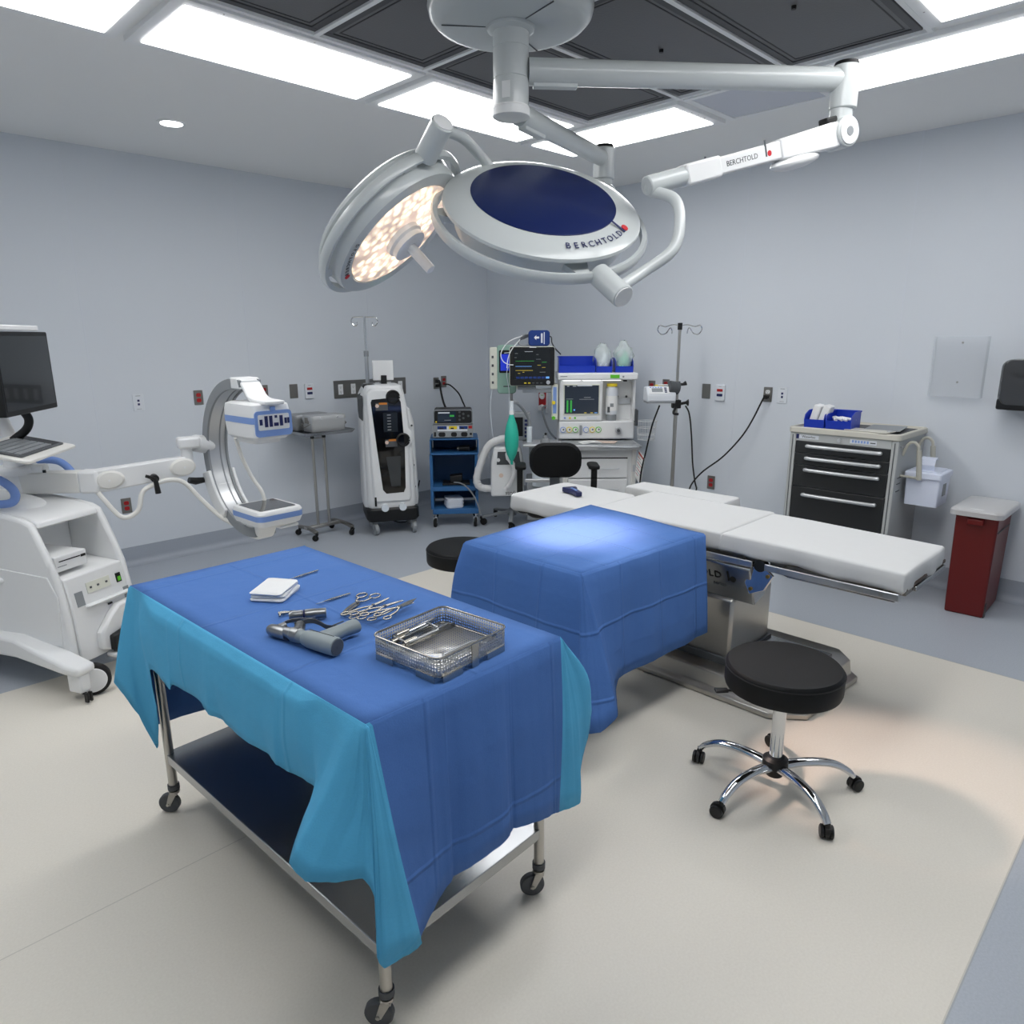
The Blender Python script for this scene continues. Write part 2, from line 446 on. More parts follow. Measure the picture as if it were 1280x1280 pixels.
def panel(name, x0, x1, y0, y1, label, m, rim, knob=None, grp='ceiling air diffusers'):
    t = thing(name, label, 'air diffuser' if knob else 'ceiling panel', ((x0+x1)/2, (y0+y1)/2, ZC), group=grp if knob else None)
    hx_, hy = (x1-x0)/2-.012, (y1-y0)/2-.012
    b = B(); ring_frame(b, -hx_, hx_, -hy, hy, .035, -.014, 0); obj('frame', b, rim, t, bev=.002)
    obj('perforated_panel' if knob else 'centre_panel', B().box(-hx_+.035, hx_-.035, -hy+.035, hy-.035, -.009, -.002), m, t)
    if knob:
        b = B(); ring_frame(b, -hx_+.055, hx_-.055, -hy+.055, hy-.055, .006, -.0105, -.008); obj('gasket', b, 'black', t)
        obj('knob', B().cyl((0, 0, -.022), (0, 0, -.008), .01, n=12), 'black', t)
DK = ('darkpanel', 'darkrim', True)
panel('air_diffuser', 1.905, 2.50, 1.85, 3.10, 'dark perforated air diffuser beside the lamp ceiling canopy on its left', *DK)
panel('air_diffuser', 1.27, 1.895, 1.85, 3.10, 'dark perforated air diffuser at the top edge, left of the canopy one', *DK)
panel('air_diffuser', .64, 1.26, 1.85, 3.10, 'dark perforated air diffuser out of the photo on the left', *DK)
panel('air_diffuser', 2.51, 3.78, 2.465, 3.10, 'dark perforated air diffuser partly hidden behind the surgical light column', *DK)
panel('air_diffuser', 2.51, 3.78, 1.835, 2.455, 'dark perforated air diffuser directly above the long front lamp arm', *DK)
panel('air_diffuser', 2.51, 3.78, 1.20, 1.825, 'dark perforated air diffuser at the top right, next to the long light panel', *DK)
panel('air_diffuser', 1.27, 2.50, 1.20, 1.84, 'dark perforated air diffuser out of the photo above the instrument table', *DK)
panel('ceiling_panel', 3.84, 4.42, 1.82, 2.48, 'pale unlit square ceiling panel between the two right hand light panels', 'blank', 'fixture')
b = B()
for x in (1.90, 2.505): b.box(x-.012, x+.012, 1.19, 3.12, -.02+ZC, ZC)
for y in (2.46, 1.83): b.box(2.51, 3.81, y-.012, y+.012, ZC-.02, ZC)
struct('trim_%d' % n_tr, b, 'tee'); n_tr += 1
b = B(); ring_frame(b, .0, 3.825, 1.18, 3.135, .022, ZC-.016, ZC)
struct('trim_%d' % n_tr, b, 'tee'); n_tr += 1
# round downlight
t = thing('downlight', 'small round recessed downlight in the plain ceiling', 'light', (1.963, 4.959, ZC))
obj('trim_ring', B().lathe([(.062, 0), (.085, 0), (.085, -.006), (.068, -.009), (.062, -.006)], 32), 'fixture', t)
obj('lens', B().lathe([(.001, -.012), (.064, -.0105), (.064, -.007), (.001, -.007)], 32), 'lightp', t)

# ------------------------------------------------------------------ wall plates
def on_wall(side, u, z):
    """matrix: local x right, y up, z out of the wall"""
    if side == 'L': return basis((u, YL, z), (1,0,0), (0,0,1), (0,-1,0))
    return basis((XR, u, z), (0,-1,0), (0,0,1), (-1,0,0))
def place(t, X): t.matrix_basis = X; return t
def screws(t, pts):
    for x, y in pts: obj('screw', B().cyl((x, y, .006), (x, y, .0075), .004, n=10), 'dullsteel', t)
def duplex(side, u, z, label, red=True, g=None, w=.072, h=.118):
    t = place(thing('power_outlet', label, 'power outlet', group=g), on_wall(side, u, z))
    obj('face_plate', B().loft([[(x, y, 0) for x, y in rrect(w, h, .004)], [(x, y, .006) for x, y in rrect(w, h, .004)]]), 'plate', t, bev=.0015)
    for s in (-1, 1):
        k = B(); k.loft([[(x, y+s*.021, q) for x, y in rrect(.036, .03, .011)] for q in (.004, .0095)])
        k.mi = 1
        for dx in (-.007, .007): k.box(dx-.001, dx+.001, s*.021-.001, s*.021+.007, .009, .0098)
        k.cyl((0, s*.021-.007, .009), (0, s*.021-.007, .0098), .0025, n=8)
        obj('socket', k, ['redplug' if red else 'white', 'black'], t)
    screws(t, [(0, 0)])
    return t
def dataplate(side, u, z, label):
    t = place(thing('data_outlet', label, 'wall plate'), on_wall(side, u, z))
    obj('face_plate', B().loft([[(x, y, q) for x, y in rrect(.08, .128, .004)] for q in (0, .006)]), 'platew', t, bev=.002)
    for s in (-1, 1): obj('port', B().cb((0, s*.014, .0065), (.016, .016, .003)), 'indigo', t)
    obj('label_strip', B().cb((0, .05, .0062), (.035, .004, .001)), 'grey', t); obj('label_strip', B().cb((0, -.05, .0062), (.035, .003, .001)), 'grey', t)
    return t
def blankplate(side, u, z, label):
    t = place(thing('blank_outlet_cover', label, 'wall plate'), on_wall(side, u, z))
    obj('face_plate', B().loft([[(x, y, q) for x, y in rrect(.078, .125, .004)] for q in (0, .006)]), 'plate', t, bev=.0015)
    screws(t, [(0, .045), (0, -.045)]); return t
def callplate(side, u, z, label):
    t = place(thing('call_switch_panel', label, 'call station'), on_wall(side, u, z))
    obj('housing', B().loft([[(x, y, q) for x, y in rrect(.088, .135, .008)] for q in (0, .018)]), 'platew', t, bev=.004)
    obj('red_button', B().loft([[(x, y+.022, q) for x, y in rrect(.052, .022, .003)] for q in (.017, .021)]), 'redplug', t, label='red button marked in white')
    obj('blue_button', B().loft([[(x, y-.018, q) for x, y in rrect(.052, .022, .003)] for q in (.017, .021)]), 'indigo', t, label='blue button')
    obj('slot', B().cb((0, .052, .0185), (.025, .003, .001)), 'grey', t); return t
dataplate('L', 1.871, 1.271, 'white data plate on the left wall above the imaging arm')
duplex('L', 2.331, 1.28, 'steel plate with red sockets on the left wall, left of the curved imaging arm')
duplex('L', 2.897, 1.294, 'steel plate with red sockets partly behind the top of the imaging arm')
blankplate('L', 3.177, 1.285, 'blank steel plate on the left wall, between imaging arm and tray stand')
callplate('L', 3.327, 1.278, 'white wall station with red and blue buttons above the tray stand')
duplex('L', 1.688, .485, 'low steel plate with red sockets below the imaging arm')
duplex('L', 4.814, 1.279, 'steel outlet plate with black plugs above the blue cart', red=False)
duplex('L', 4.918, 1.291, 'red socket plate directly right of the plugged outlet above the blue cart')
t = place(thing('outlet_strip', 'wide steel outlet panel on the wall behind the tall white fluid machine', 'power outlet'), on_wall('L', 4.0, 1.275))
obj('face_plate', B().loft([[(x, y, q) for x, y in rrect(.83, .165, .004)] for q in (0, .008)]), 'plate', t, bev=.002)
for i in range(6):
    k = B(); x = -.345+i*.138
    k.cb((x, 0, .009), (.05, .095, .004)); k.mi = 1
    for s in (-1, 1):
        k.cb((x-.007, s*.022, .0112), (.002, .01, .001)); k.cb((x+.007, s*.022, .0112), (.002, .01, .001)); k.cyl((x, s*.022-.011, .0108), (x, s*.022-.011, .0116), .003, n=8)
    obj('socket', k, ['white', 'black'], t)
duplex('R', 3.75, 1.297, 'steel plate with red sockets behind the infusion pump, nearer the anaesthesia machine')
duplex('R', 3.60, 1.315, 'steel plate with red sockets behind the infusion pump, nearer its pole')
blankplate('R', 3.193, 1.288, 'blank steel plate on the right wall beside the infusion pole')
callplate('R', 3.056, 1.281, 'white wall station with red and blue buttons on the right wall')
duplex('R', 2.637, 1.289, 'steel outlet plate with white sockets and one black plug on the right wall', red=False)
dataplate('R', 2.516, 1.289, 'white data plate on the right wall above the drawer cart')
duplex('R', 3.092, .5, 'low steel plate with red sockets on the right wall behind the operating table')
# gas outlet panel
t = place(thing('gas_outlet', 'red and white gas outlet with round dial, on the wall left of the anaesthesia machine', 'gas outlet'), on_wall('R', 5.09, 1.10))
obj('face_plate', B().loft([[(x, y, q) for x, y in rrect(.13, .25, .008)] for q in (0, .02)]), 'platew', t, bev=.004)
obj('red_panel', B().loft([[(x, y+.015, q) for x, y in rrect(.1, .19, .006)] for q in (.019, .024)]), 'redplug', t)
obj('dial', B().cyl((0, .05, .02), (0, .05, .032), .037, n=24), 'white', t)
obj('connector', B().cyl((0, -.075, .02), (0, -.075, .055), .036, .03, n=24), 'white', t)
obj('dial_hand', B().cb((.006, .055, .0325), (.03, .006, .002)), 'lime', t)
blankplate('R', 4.83, 1.05, 'small grey steel plate between the gas outlet and the anaesthesia machine')
# ------------------------------------------------------------------ ceiling mounted surgical light
def lens_mat():
    m = bpy.data.materials.new('lit_lens'); m.use_nodes = True
    nt = m.node_tree; n = nt.nodes; l = nt.links; b = n['Principled BSDF']
    tc = n.new('ShaderNodeTexCoord'); v = n.new('ShaderNodeTexVoronoi'); v.inputs['Scale'].default_value = 26
    l.new(tc.outputs['Object'], v.inputs['Vector'])
    r = n.new('ShaderNodeValToRGB'); l.new(v.outputs['Distance'], r.inputs['Fac'])
    e = r.color_ramp.elements
    e[0].position = .12; e[0].color = (1, .93, .82, 1); e[1].position = .62; e[1].color = (.30, .22, .17, 1)
    q = e.new(.32); q.color = (.85, .62, .42, 1)
    nz = n.new('ShaderNodeTexNoise'); nz.inputs['Scale'].default_value = 7; l.new(tc.outputs['Object'], nz.inputs['Vector'])
    mr = n.new('ShaderNodeMapRange'); mr.inputs['From Min'].default_value = .3; mr.inputs['From Max'].default_value = .7
    mr.inputs['To Min'].default_value = .9; mr.inputs['To Max'].default_value = 3.2
    l.new(nz.outputs['Fac'], mr.inputs['Value'])
    b.inputs['Base Color'].default_value = (.6, .55, .5, 1); b.inputs['Roughness'].default_value = .12
    l.new(r.outputs['Color'], b.inputs['Emission Color']); l.new(mr.outputs['Result'], b.inputs['Emission Strength'])
    return m
M['litlens'] = lens_mat()
CX, CY = 2.27, 2.265
t = thing('surgical_light', 'white ceiling mounted surgical light with two round lamp heads on jointed arms', 'surgical light', (CX, CY, ZC))
S = t
b = B().lathe([(.001, 0), (.305, 0), (.325, -.02), (.33, -.05), (.322, -.08), (.300, -.102), (.268, -.112), (.001, -.116)], 64)
cov = obj('ceiling_cover', b, 'lampgrey', t)
b = B().lathe([(.068, -.113), (.096, -.113), (.094, -.126), (.082, -.134), (.068, -.136)], 40); obj('collar', b, 'lampgrey', cov)
for a in (20, 140, 260):
    obj('seam', B().box(.10, .275, -.0015, .0015, -.1165, -.1125, X=XF((0,0,0), 0, 0, a)), 'darkgrey', cov)
b = B().lathe([(.001, -.11), (.072, -.11), (.072, -.19), (.07, -.191), (.07, -.194), (.072, -.195), (.072, -.30), (.07, -.301), (.07, -.304), (.072, -.305), (.072, -.43), (.001, -.43)], 40)
col = obj('column', b, 'lampgrey', t)
b = B().lathe([(.001, -.40), (.0725, -.40), (.0725, -.405), (.076, -.408), (.076, -.438), (.066, -.444), (.001, -.444)], 40); obj('end_cap', b, 'white', col)
obj('data_label', B().box(-.0735, -.0715, -.022, .012, -.385, -.325, X=XF((0,0,0),0,0,25)), 'white', col)
def wv(*p): return Vector(p)
# front arm: column -> elbow
A0 = wv(CX, CY, 2.79); A1 = wv(3.345, 1.357, 2.79)
dA = (A1-A0).normalized()
def horiz_arm(A0, A1, z_drop, r0=.05, r1=.046):
    a = obj('extension_arm', B().tube([A0+ (A1-A0).normalized()*.07, A0+(A1-A0)*.5, A1], [r0, (r0+r1)/2, r1], 20), 'lampgrey', S, w=True)
    d = (A1-A0).normalized(); side = d.cross(Vector((0,0,1)))
    sl = B(); sl.loft([[A0+d*q+side*(s*.02)+Vector((0,0,-r0*.98+dz)) for s, dz in ((-1,-.01),(1,-.01),(1,.02),(-1,.02))] for q in (.09, .27)])
    obj('sleeve_edge', sl, 'lampgrey', a, w=True, bev=.004)
    e = obj('elbow', B().cyl(A1+wv(0,0,.052), A1-wv(0,0,z_drop), .055, n=28), 'lampgrey', S, w=True, bev=.006)
    obj('cap', B().cyl(A1+wv(0,0,.05), A1+wv(0,0,.066), .052, .046, n=28), 'black', e, w=True)
    return a, e
arm1, elb1 = horiz_arm(A0, A1, .115)
J1 = wv(3.34, 1.36, 2.583)
def spring(J, K, lettering=True, rr=.055):
    """knuckle at J, spring arm to K, returns its end"""
    d = (K-J).normalized(); L = (K-J).length
    side = d.cross(Vector((0,0,1))).normalized(); up = side.cross(d).normalized()
    kn = B(); kn.cyl(J+wv(0,0,.11), J+wv(0,0,.02), .046, n=24)
    kn.cyl(J-side*.052, J+side*.052, .062, n=32)
    k = obj('knuckle', kn, 'lampgrey', S, w=True, bev=.006)
    obj('knuckle_cover', B().cyl(J-side*.0575, J-side*.051, .05, n=28), 'white', k, w=True)
    obj('badge', B().cyl(J-side*.060, J-side*.0573, .018, n=20), 'grey', k, w=True)
    obj('stop_block', B().cb((0,0,0), (.06,.05,.03), X=basis(J+up*.058+d*.055, d, side, up)), 'black', k, w=True, bev=.006)
    def sec(q, w, h): return [J+d*q+side*(sx*w/2)+up*(sy*h/2) for sx, sy in ((-1,-1),(1,-1),(1,1),(-1,1))]
    a = obj('spring_arm', B().loft([sec(.0,.08,.09), sec(.08,.088,.10), sec(.36,.074,.08)]).loft([sec(.355,.066,.07), sec(L-.14,.062,.064)]), 'white', S, w=True, bev=.008)
    obj('front_sleeve', B().loft([sec(L-.27,.074,.08), sec(L-.1,.074,.08)]), 'white', a, w=True, bev=.01)
    obj('pivot', B().cyl(J+d*(L-.12), J+d*(L+.07), .036, n=24), 'lampgrey', a, w=True, bev=.005)
    obj('counterweight_pad', B().sph((0,0,0), (.13,.05,.03), 10, X=basis(J+d*.26-up*.058, d, side, up)), 'white', a, w=True)
    if lettering:
        for sgn in (-1, 1):
            xx = d*sgn
            X = basis(J+d*(L*.60)+side*(sgn*.0322), xx, up, side*sgn)
            text('lettering', 'BERCHTOLD', .028, X, 'darkgrey', a, w=True)
            Xl = basis(J+d*(L*.60)+xx*.125+side*(sgn*.0322), xx, up, side*sgn)
            obj('logo_bar', B().box(-.005,.003,-.012,.05,-.001,.001, X=Xl), 'darkgrey', a, w=True)
            obj('logo_dot', B().cyl((.016,-.002,-.001), (.016,-.002,.001), .011, n=16, X=Xl), 'logored', a, w=True)
    return a, d, side, up
K1 = wv(2.50, 1.68, 2.325)
sp1, d1, s1, u1 = spring(J1, K1)
# ---- lamp heads
def lamp_head(c, nrm, xaxis, lit, R=.398, lr=.775, sf=.84):
    """c centre of back face, nrm points out of the back (away from the lit side)"""
    n_ = Vector(nrm).normalized(); x = Vector(xaxis); x = (x-n_*x.dot(n_)).normalized(); y = n_.cross(x)
    X = basis(c, x, y, n_)
    prof = [(.001, .032), (R*.70, .032), (R*.80, .026), (R*.93, .010), (R*.97, -.001), (R*.975, -.012), (R*.95, -.022), (R*(sf+.02), -.026), (R*sf, -.065), (R*sf, -.1), (R*(sf-.02), -.115), (R*lr*1.03, -.118), (R*lr*1.02, -.112), (.001, -.112)]
    h = obj('lamp_head', B().lathe(prof, 72, X=X), 'lampgrey', S, w=True)
    obj('back_cover', B().lathe([(.001, .036), (R*.70, .0355), (R*.71, .0335), (R*.71, .028), (.001, .028)], 72, X=X), 'bluedisc', h, w=True)
    obj('lens', B().lathe([(.001, -.113), (R*lr, -.113), (R*lr, -.118), (R*lr*.9, -.124), (.001, -.126)], 64, X=X), lit, h, w=True)
    hb = B().lathe([(.001, -.124), (R*.25, -.124), (R*.25, -.145), (R*.225, -.155), (R*.225, -.175), (R*.2, -.18), (.001, -.18)], 40, X=X)
    hub = obj('centre_hub', hb, 'white', h, w=True)
    obj('handle', B().lathe([(.001, -.178), (.022, -.178), (.021, -.30), (.012, -.306), (.001, -.306)], 20, X=X), 'white', h, w=True)
    # grip rail round the rim, carried on three posts
    N = 64; pts = [X @ Vector((math.cos(2*PI*k/N)*R*1.045, math.sin(2*PI*k/N)*R*1.045, -.058)) for k in range(N)]
    rings = []
    for k in range(N):
        a = 2*PI*k/N; o = Vector((math.cos(a), math.sin(a), 0))
        rings.append([X @ (o*(R*1.045+dr)+Vector((0,0,-.058+dz))) for dr, dz in ((-.011,-.016),(.008,-.02),(.013,-.008),(.013,.008),(.006,.02),(-.011,.016))])
    rings.append(rings[0])
    obj('grip_rail', B().loft(rings, cap=False), 'lampgrey', h, w=True)
    for a in (.35, 1.9, 3.4, 5.2):
        o = Vector((math.cos(a), math.sin(a), 0)); tn = Vector((-math.sin(a), math.cos(a), 0))
        obj('rail_post', B().loft([[X @ (o*r_+tn*s*wd_+Vector((0,0,-.058+q))) for s, q in ((-1,-.012),(1,-.012),(1,.012),(-1,.012))] for r_, wd_ in ((R*.82,.05),(R*1.04,.022))]), 'lampgrey', h, w=True)
    return h, X
L1 = wv(2.175, 2.001, 2.240); N1 = wv(-.306, -.495, .813)
xr = r2.copy()
h1, X1 = lamp_head(L1, N1, xr+d2*.16, 'blackglass')
L2 = wv(1.83, 2.545, 2.215); NL2 = wv(.353, -.583, -.732)
h2, X2 = lamp_head(L2-NL2*.03, -NL2, xr, 'litlens', .335, .755, .95)
# BERCHTOLD lettering on the near rim of the front head, and on the side of the other
def rim_text(h, X, R, ang, size, z, step, m='darkgrey', flip=False):
    s = 'BERCHTOLD'
    for i, ch in enumerate(s):
        a = ang+(i-(len(s)-1)/2)*step
        o = Vector((math.cos(a), math.sin(a), 0)); tn = Vector((-math.sin(a), math.cos(a), 0))
        if flip: Y = basis(o*R+Vector((0,0,z)), -tn, o, (0,0,-1))
        else:
            ph = .33; Z_ = Vector((0,0,1))
            Y = basis(o*R+Z_*z, tn, -o*math.cos(ph)+Z_*math.sin(ph), o*math.sin(ph)+Z_*math.cos(ph))
        yield ch, X @ Y
def join_text(name, it, size, m, parent):
    ms = []
    vs, fs = [], []
    for ch, Y in it:
        cu = bpy.data.curves.new('c', 'FONT'); cu.body = ch; cu.size = size; cu.extrude = .0008; cu.align_x = 'CENTER'; cu.align_y = 'CENTER'; cu.resolution_u = 2
        o = bpy.data.objects.new('tmp', cu); me = bpy.data.meshes.new_from_object(o); bpy.data.objects.remove(o)
        k = len(vs); vs += [Y @ v.co for v in me.vertices]; fs += [tuple(i+k for i in p.vertices) for p in me.polygons]
        bpy.data.meshes.remove(me)
    b = B(); b.add(vs, fs); return obj(name, b, m, parent, w=True, smooth=False)
# angle of the rim point that sits at the photo's lettering
def rim_ang(X, p):
    q = X.inverted() @ Vector(p); return math.atan2(q.y, q.x)

for P_txt, hh, XX in ((at_pt := Vector((2.163, 1.792, 2.109)), h1, X1),):
    a0 = rim_ang(XX, P_txt)
    join_text('lettering', rim_text(hh, XX, .338, a0, .036, .0245, .093), .036, 'indigo', hh)
    Y = XX @ basis(Vector((math.cos(a0+.47), math.sin(a0+.47), 0))*.333+Vector((0,0,.0265)), (-math.sin(a0+.47), math.cos(a0+.47), 0), (-math.cos(a0+.47)*.946, -math.sin(a0+.47)*.946, .324), (math.cos(a0+.47)*.324, math.sin(a0+.47)*.324, .946))
    obj('logo_bar', B().box(-.006,.003,-.014,.05,-.001,.001, X=Y), 'indigo', hh, w=True)
    obj('logo_dot', B().cyl((.020,-.002,-.001), (.020,-.002,.0012), .014, n=20, X=Y), 'logored', hh, w=True)
# small lettering beside the lens of the other head
q = L2 + Vector((-.18, .0, -.02)); a0 = rim_ang(X2, at_px2 := Vector((1.60, 2.56, 2.15)))
join_text('lettering', rim_text(h2, X2, .284, a0, .024, -.1205, .075, flip=True), .024, 'darkgrey', h2)
a1 = a0-.39
Y = X2 @ basis(Vector((math.cos(a1), math.sin(a1), 0))*.284+Vector((0,0,-.119)), (math.sin(a1), -math.cos(a1), 0), (math.cos(a1), math.sin(a1), 0), (0,0,-1))
obj('logo_dot', B().cyl((.0,-.002,-.001), (.0,-.002,.0012), .012, n=18, X=Y), 'logored', h2, w=True)
# yokes
def yoke(head, X, R, p_at, path, cylL=.10):
    a = p_at if isinstance(p_at, float) else rim_ang(X, p_at); o = Vector((math.cos(a), math.sin(a), 0))
    c0 = X @ (o*R*1.02+Vector((0,0,-.058))); c1 = X @ (o*(R*1.045+cylL)+Vector((0,0,-.058))); c2 = X @ (o*(R*1.045+cylL+.045)+Vector((0,0,-.058)))
    y = obj('yoke', B().tube(spl([c1]+path, 8), .021, 16), 'lampgrey', S, w=True)
    obj('pivot_sleeve', B().cyl(c0, c2, .042, n=26), 'lampgrey', y, w=True, bev=.004)
    obj('pivot_cap', B().cyl(c2, c2+(c2-c0).normalized()*.004, .037, n=26), 'white', y, w=True)
    return c0, c1
E1 = K1+d1*.05
yoke(h1, X1, .398, (2.13, 1.69, 2.03), [wv(2.30,1.60,1.985), wv(2.40,1.55,2.06), wv(2.455,1.56,2.16), wv(2.475,1.60,2.25), E1-u1*.02, E1+u1*.005])
A20 = wv(CX, CY, 2.648); A21 = wv(3.2, 2.51, 2.648)
arm2, elb2 = horiz_arm(A20, A21, .10, .044, .04)
K2 = wv(2.46, 2.34, 2.36)
sp2, d2_, s2, u2 = spring(wv(3.2, 2.51, 2.46), K2, False)
E2 = K2+d2_*.05
yoke(h2, X2, .335, math.radians(312), [wv(1.90,2.26,2.505), wv(2.01,2.27,2.50), wv(2.13,2.29,2.45), wv(2.25,2.30,2.38), E2+u2*.0], .1)
# the lamps' own beams
def beam(name, X, sgn, energy, size, angle, blend):
    ld = bpy.data.lights.new(name, 'SPOT'); ld.energy = energy; ld.color = (1, .75, .64); ld.spot_size = math.radians(angle); ld.spot_blend = blend; ld.shadow_soft_size = size
    lo = bpy.data.objects.new(name, ld); COL.objects.link(lo)
    c = X @ Vector((0, 0, -.33)); n_ = (X.to_3x3() @ Vector((0, 0, 1))).normalized()
    z = n_; x = Vector((1,0,0)); x = (x-z*x.dot(z)).normalized()
    lo.matrix_world = basis(c, x, z.cross(x), z); lo.parent = None
    return lo
l1 = beam('lamp_beam', X1, 1, 230, .12, 32, .6)
l1.data.color = (1, .60, .52)
z = (l1.location-Vector((2.56, 2.12, .84))).normalized(); x = Vector((1,0,0)); x = (x-z*x.dot(z)).normalized()
l1.matrix_world = basis(l1.location, x, z.cross(x), z)
beam('lamp_beam', X2, 1, 180, .12, 22, .3)
# ------------------------------------------------------------------ instrument table in the foreground
ANG = 2.6
tb = thing('instrument_table', 'stainless steel instrument table on casters with a lower shelf, under the blue drape', 'table', (1.095, 1.945, 0), ANG)
LX, LY = .305, .645
b = B(); b.box(-.322, .322, -.672, .672, .865, .897); obj('tabletop', b, 'steelsheet', tb, bev=.006)
b = B(); b.box(-LX-.01, LX+.01, -LY-.01, LY+.01, .245, .25)
b.box(-LX-.012, LX+.012, -LY-.012, -LY-.008, .215, .25).box(-LX-.012, LX+.012, LY+.008, LY+.012, .215, .25)
b.box(-LX-.012, -LX-.008, -LY-.012, LY+.012, .215, .25).box(LX+.008, LX+.012, -LY-.012, LY+.012, .215, .25)
obj('shelf', b, 'steelsheet', tb, bev=.0015)
for k, (sx, sy, a) in enumerate(((-1,-1,128),(1,-1,140),(1,1,120),(-1,1,133))):
    lg = obj('leg', B().cyl((sx*LX, sy*LY, .105), (sx*LX, sy*LY, .87), .0165, n=20), 'steel', tb)
    obj('collar', B().cyl((sx*LX, sy*LY, .098), (sx*LX, sy*LY, .118), .021, n=18), 'greyrub', lg)
    caster(tb, (sx*LX, sy*LY, 0), .039, .024, a, 'steel', 'greyrub', 'black', .02)

def drape_mat(name, col, crease=.23, dark=.86, facet=9.):
    m = bpy.data.materials.new(name); m.use_nodes = True
    nt = m.node_tree; n = nt.nodes; l = nt.links; b = n['Principled BSDF']
    uv = n.new('ShaderNodeUVMap'); uv.uv_map = 'UVMap'; sp = n.new('ShaderNodeSeparateXYZ'); l.new(uv.outputs['UV'], sp.inputs[0])
    hs = []
    nz = n.new('ShaderNodeTexNoise'); nz.inputs['Scale'].default_value = 5; nz.inputs['Detail'].default_value = 3; l.new(uv.outputs['UV'], nz.inputs['Vector'])
    for ax in ('X', 'Y'):
        q = n.new('ShaderNodeMath'); q.operation = 'PINGPONG'; l.new(sp.outputs[ax], q.inputs[0]); q.inputs[1].default_value = crease
        a = n.new('ShaderNodeMapRange'); a.interpolation_type = 'SMOOTHSTEP'; a.inputs['From Min'].default_value = 0; a.inputs['From Max'].default_value = .011
        a.inputs['To Min'].default_value = 1; a.inputs['To Max'].default_value = 0
        l.new(q.outputs[0], a.inputs['Value'])
        q2 = n.new('ShaderNodeMath'); q2.operation = 'PINGPONG'; l.new(sp.outputs[ax], q2.inputs[0]); q2.inputs[1].default_value = crease*2
        q3 = n.new('ShaderNodeMath'); q3.operation = 'MULTIPLY_ADD'; l.new(q.outputs[0], q3.inputs[0]); q3.inputs[1].default_value = facet; l.new(a.outputs['Result'], q3.inputs[2])
        q4 = n.new('ShaderNodeMath'); q4.operation = 'MULTIPLY_ADD'; l.new(q2.outputs[0], q4.inputs[0]); q4.inputs[1].default_value = facet*.6; l.new(q3.outputs[0], q4.inputs[2])
        hs.append(q4.outputs[0])
    mx = n.new('ShaderNodeMath'); mx.operation = 'ADD'; l.new(hs[0], mx.inputs[0]); l.new(hs[1], mx.inputs[1])
    fine = n.new('ShaderNodeTexNoise'); fine.inputs['Scale'].default_value = 220; l.new(uv.outputs['UV'], fine.inputs['Vector'])
    rg = n.new('ShaderNodeTexNoise'); rg.inputs['Scale'].default_value = 9; rg.inputs['Detail'].default_value = 2; l.new(uv.outputs['UV'], rg.inputs['Vector'])
    r1 = n.new('ShaderNodeMath'); r1.operation = 'SUBTRACT'; l.new(rg.outputs['Fac'], r1.inputs[0]); r1.inputs[1].default_value = .5
    r2_ = n.new('ShaderNodeMath'); r2_.operation = 'ABSOLUTE'; l.new(r1.outputs[0], r2_.inputs[0])
    r3 = n.new('ShaderNodeMath'); r3.operation = 'MULTIPLY_ADD'; l.new(r2_.outputs[0], r3.inputs[0]); r3.inputs[1].default_value = .3; l.new(nz.outputs['Fac'], r3.inputs[2])
    s1 = n.new('ShaderNodeMath'); s1.operation = 'MULTIPLY_ADD'; l.new(r3.outputs[0], s1.inputs[0]); s1.inputs[1].default_value = 3.; l.new(mx.outputs[0], s1.inputs[2])
    s2 = n.new('ShaderNodeMath'); s2.operation = 'MULTIPLY_ADD'; l.new(fine.outputs['Fac'], s2.inputs[0]); s2.inputs[1].default_value = .12; l.new(s1.outputs[0], s2.inputs[2])
    bp = n.new('ShaderNodeBump'); bp.inputs['Strength'].default_value = .65; bp.inputs['Distance'].default_value = .0055
    l.new(s2.outputs[0], bp.inputs['Height']); l.new(bp.outputs['Normal'], b.inputs['Normal'])
    c = hx(col)
    k = n.new('ShaderNodeMix'); k.data_type = 'RGBA'; k.inputs['A'].default_value = (*c, 1); k.inputs['B'].default_value = (*[x*dark for x in c], 1)
    l.new(fine.outputs['Fac'], k.inputs['Factor']); l.new(k.outputs['Result'], b.inputs['Base Color'])
    b.inputs['Roughness'].default_value = .8; b.inputs['Specular IOR Level'].default_value = .3
    b.inputs['Sheen Weight'].default_value = .0
    return m
M['drapeblue'] = drape_mat('drape_blue', '#4C75B7')
M['drapebed'] = drape_mat('drape_blue_fine', '#4C75B7', .135, .86, 12.)
M['drapecyan'] = drape_mat('drape_cyan', '#55ADD8', .31, .9, 5.)

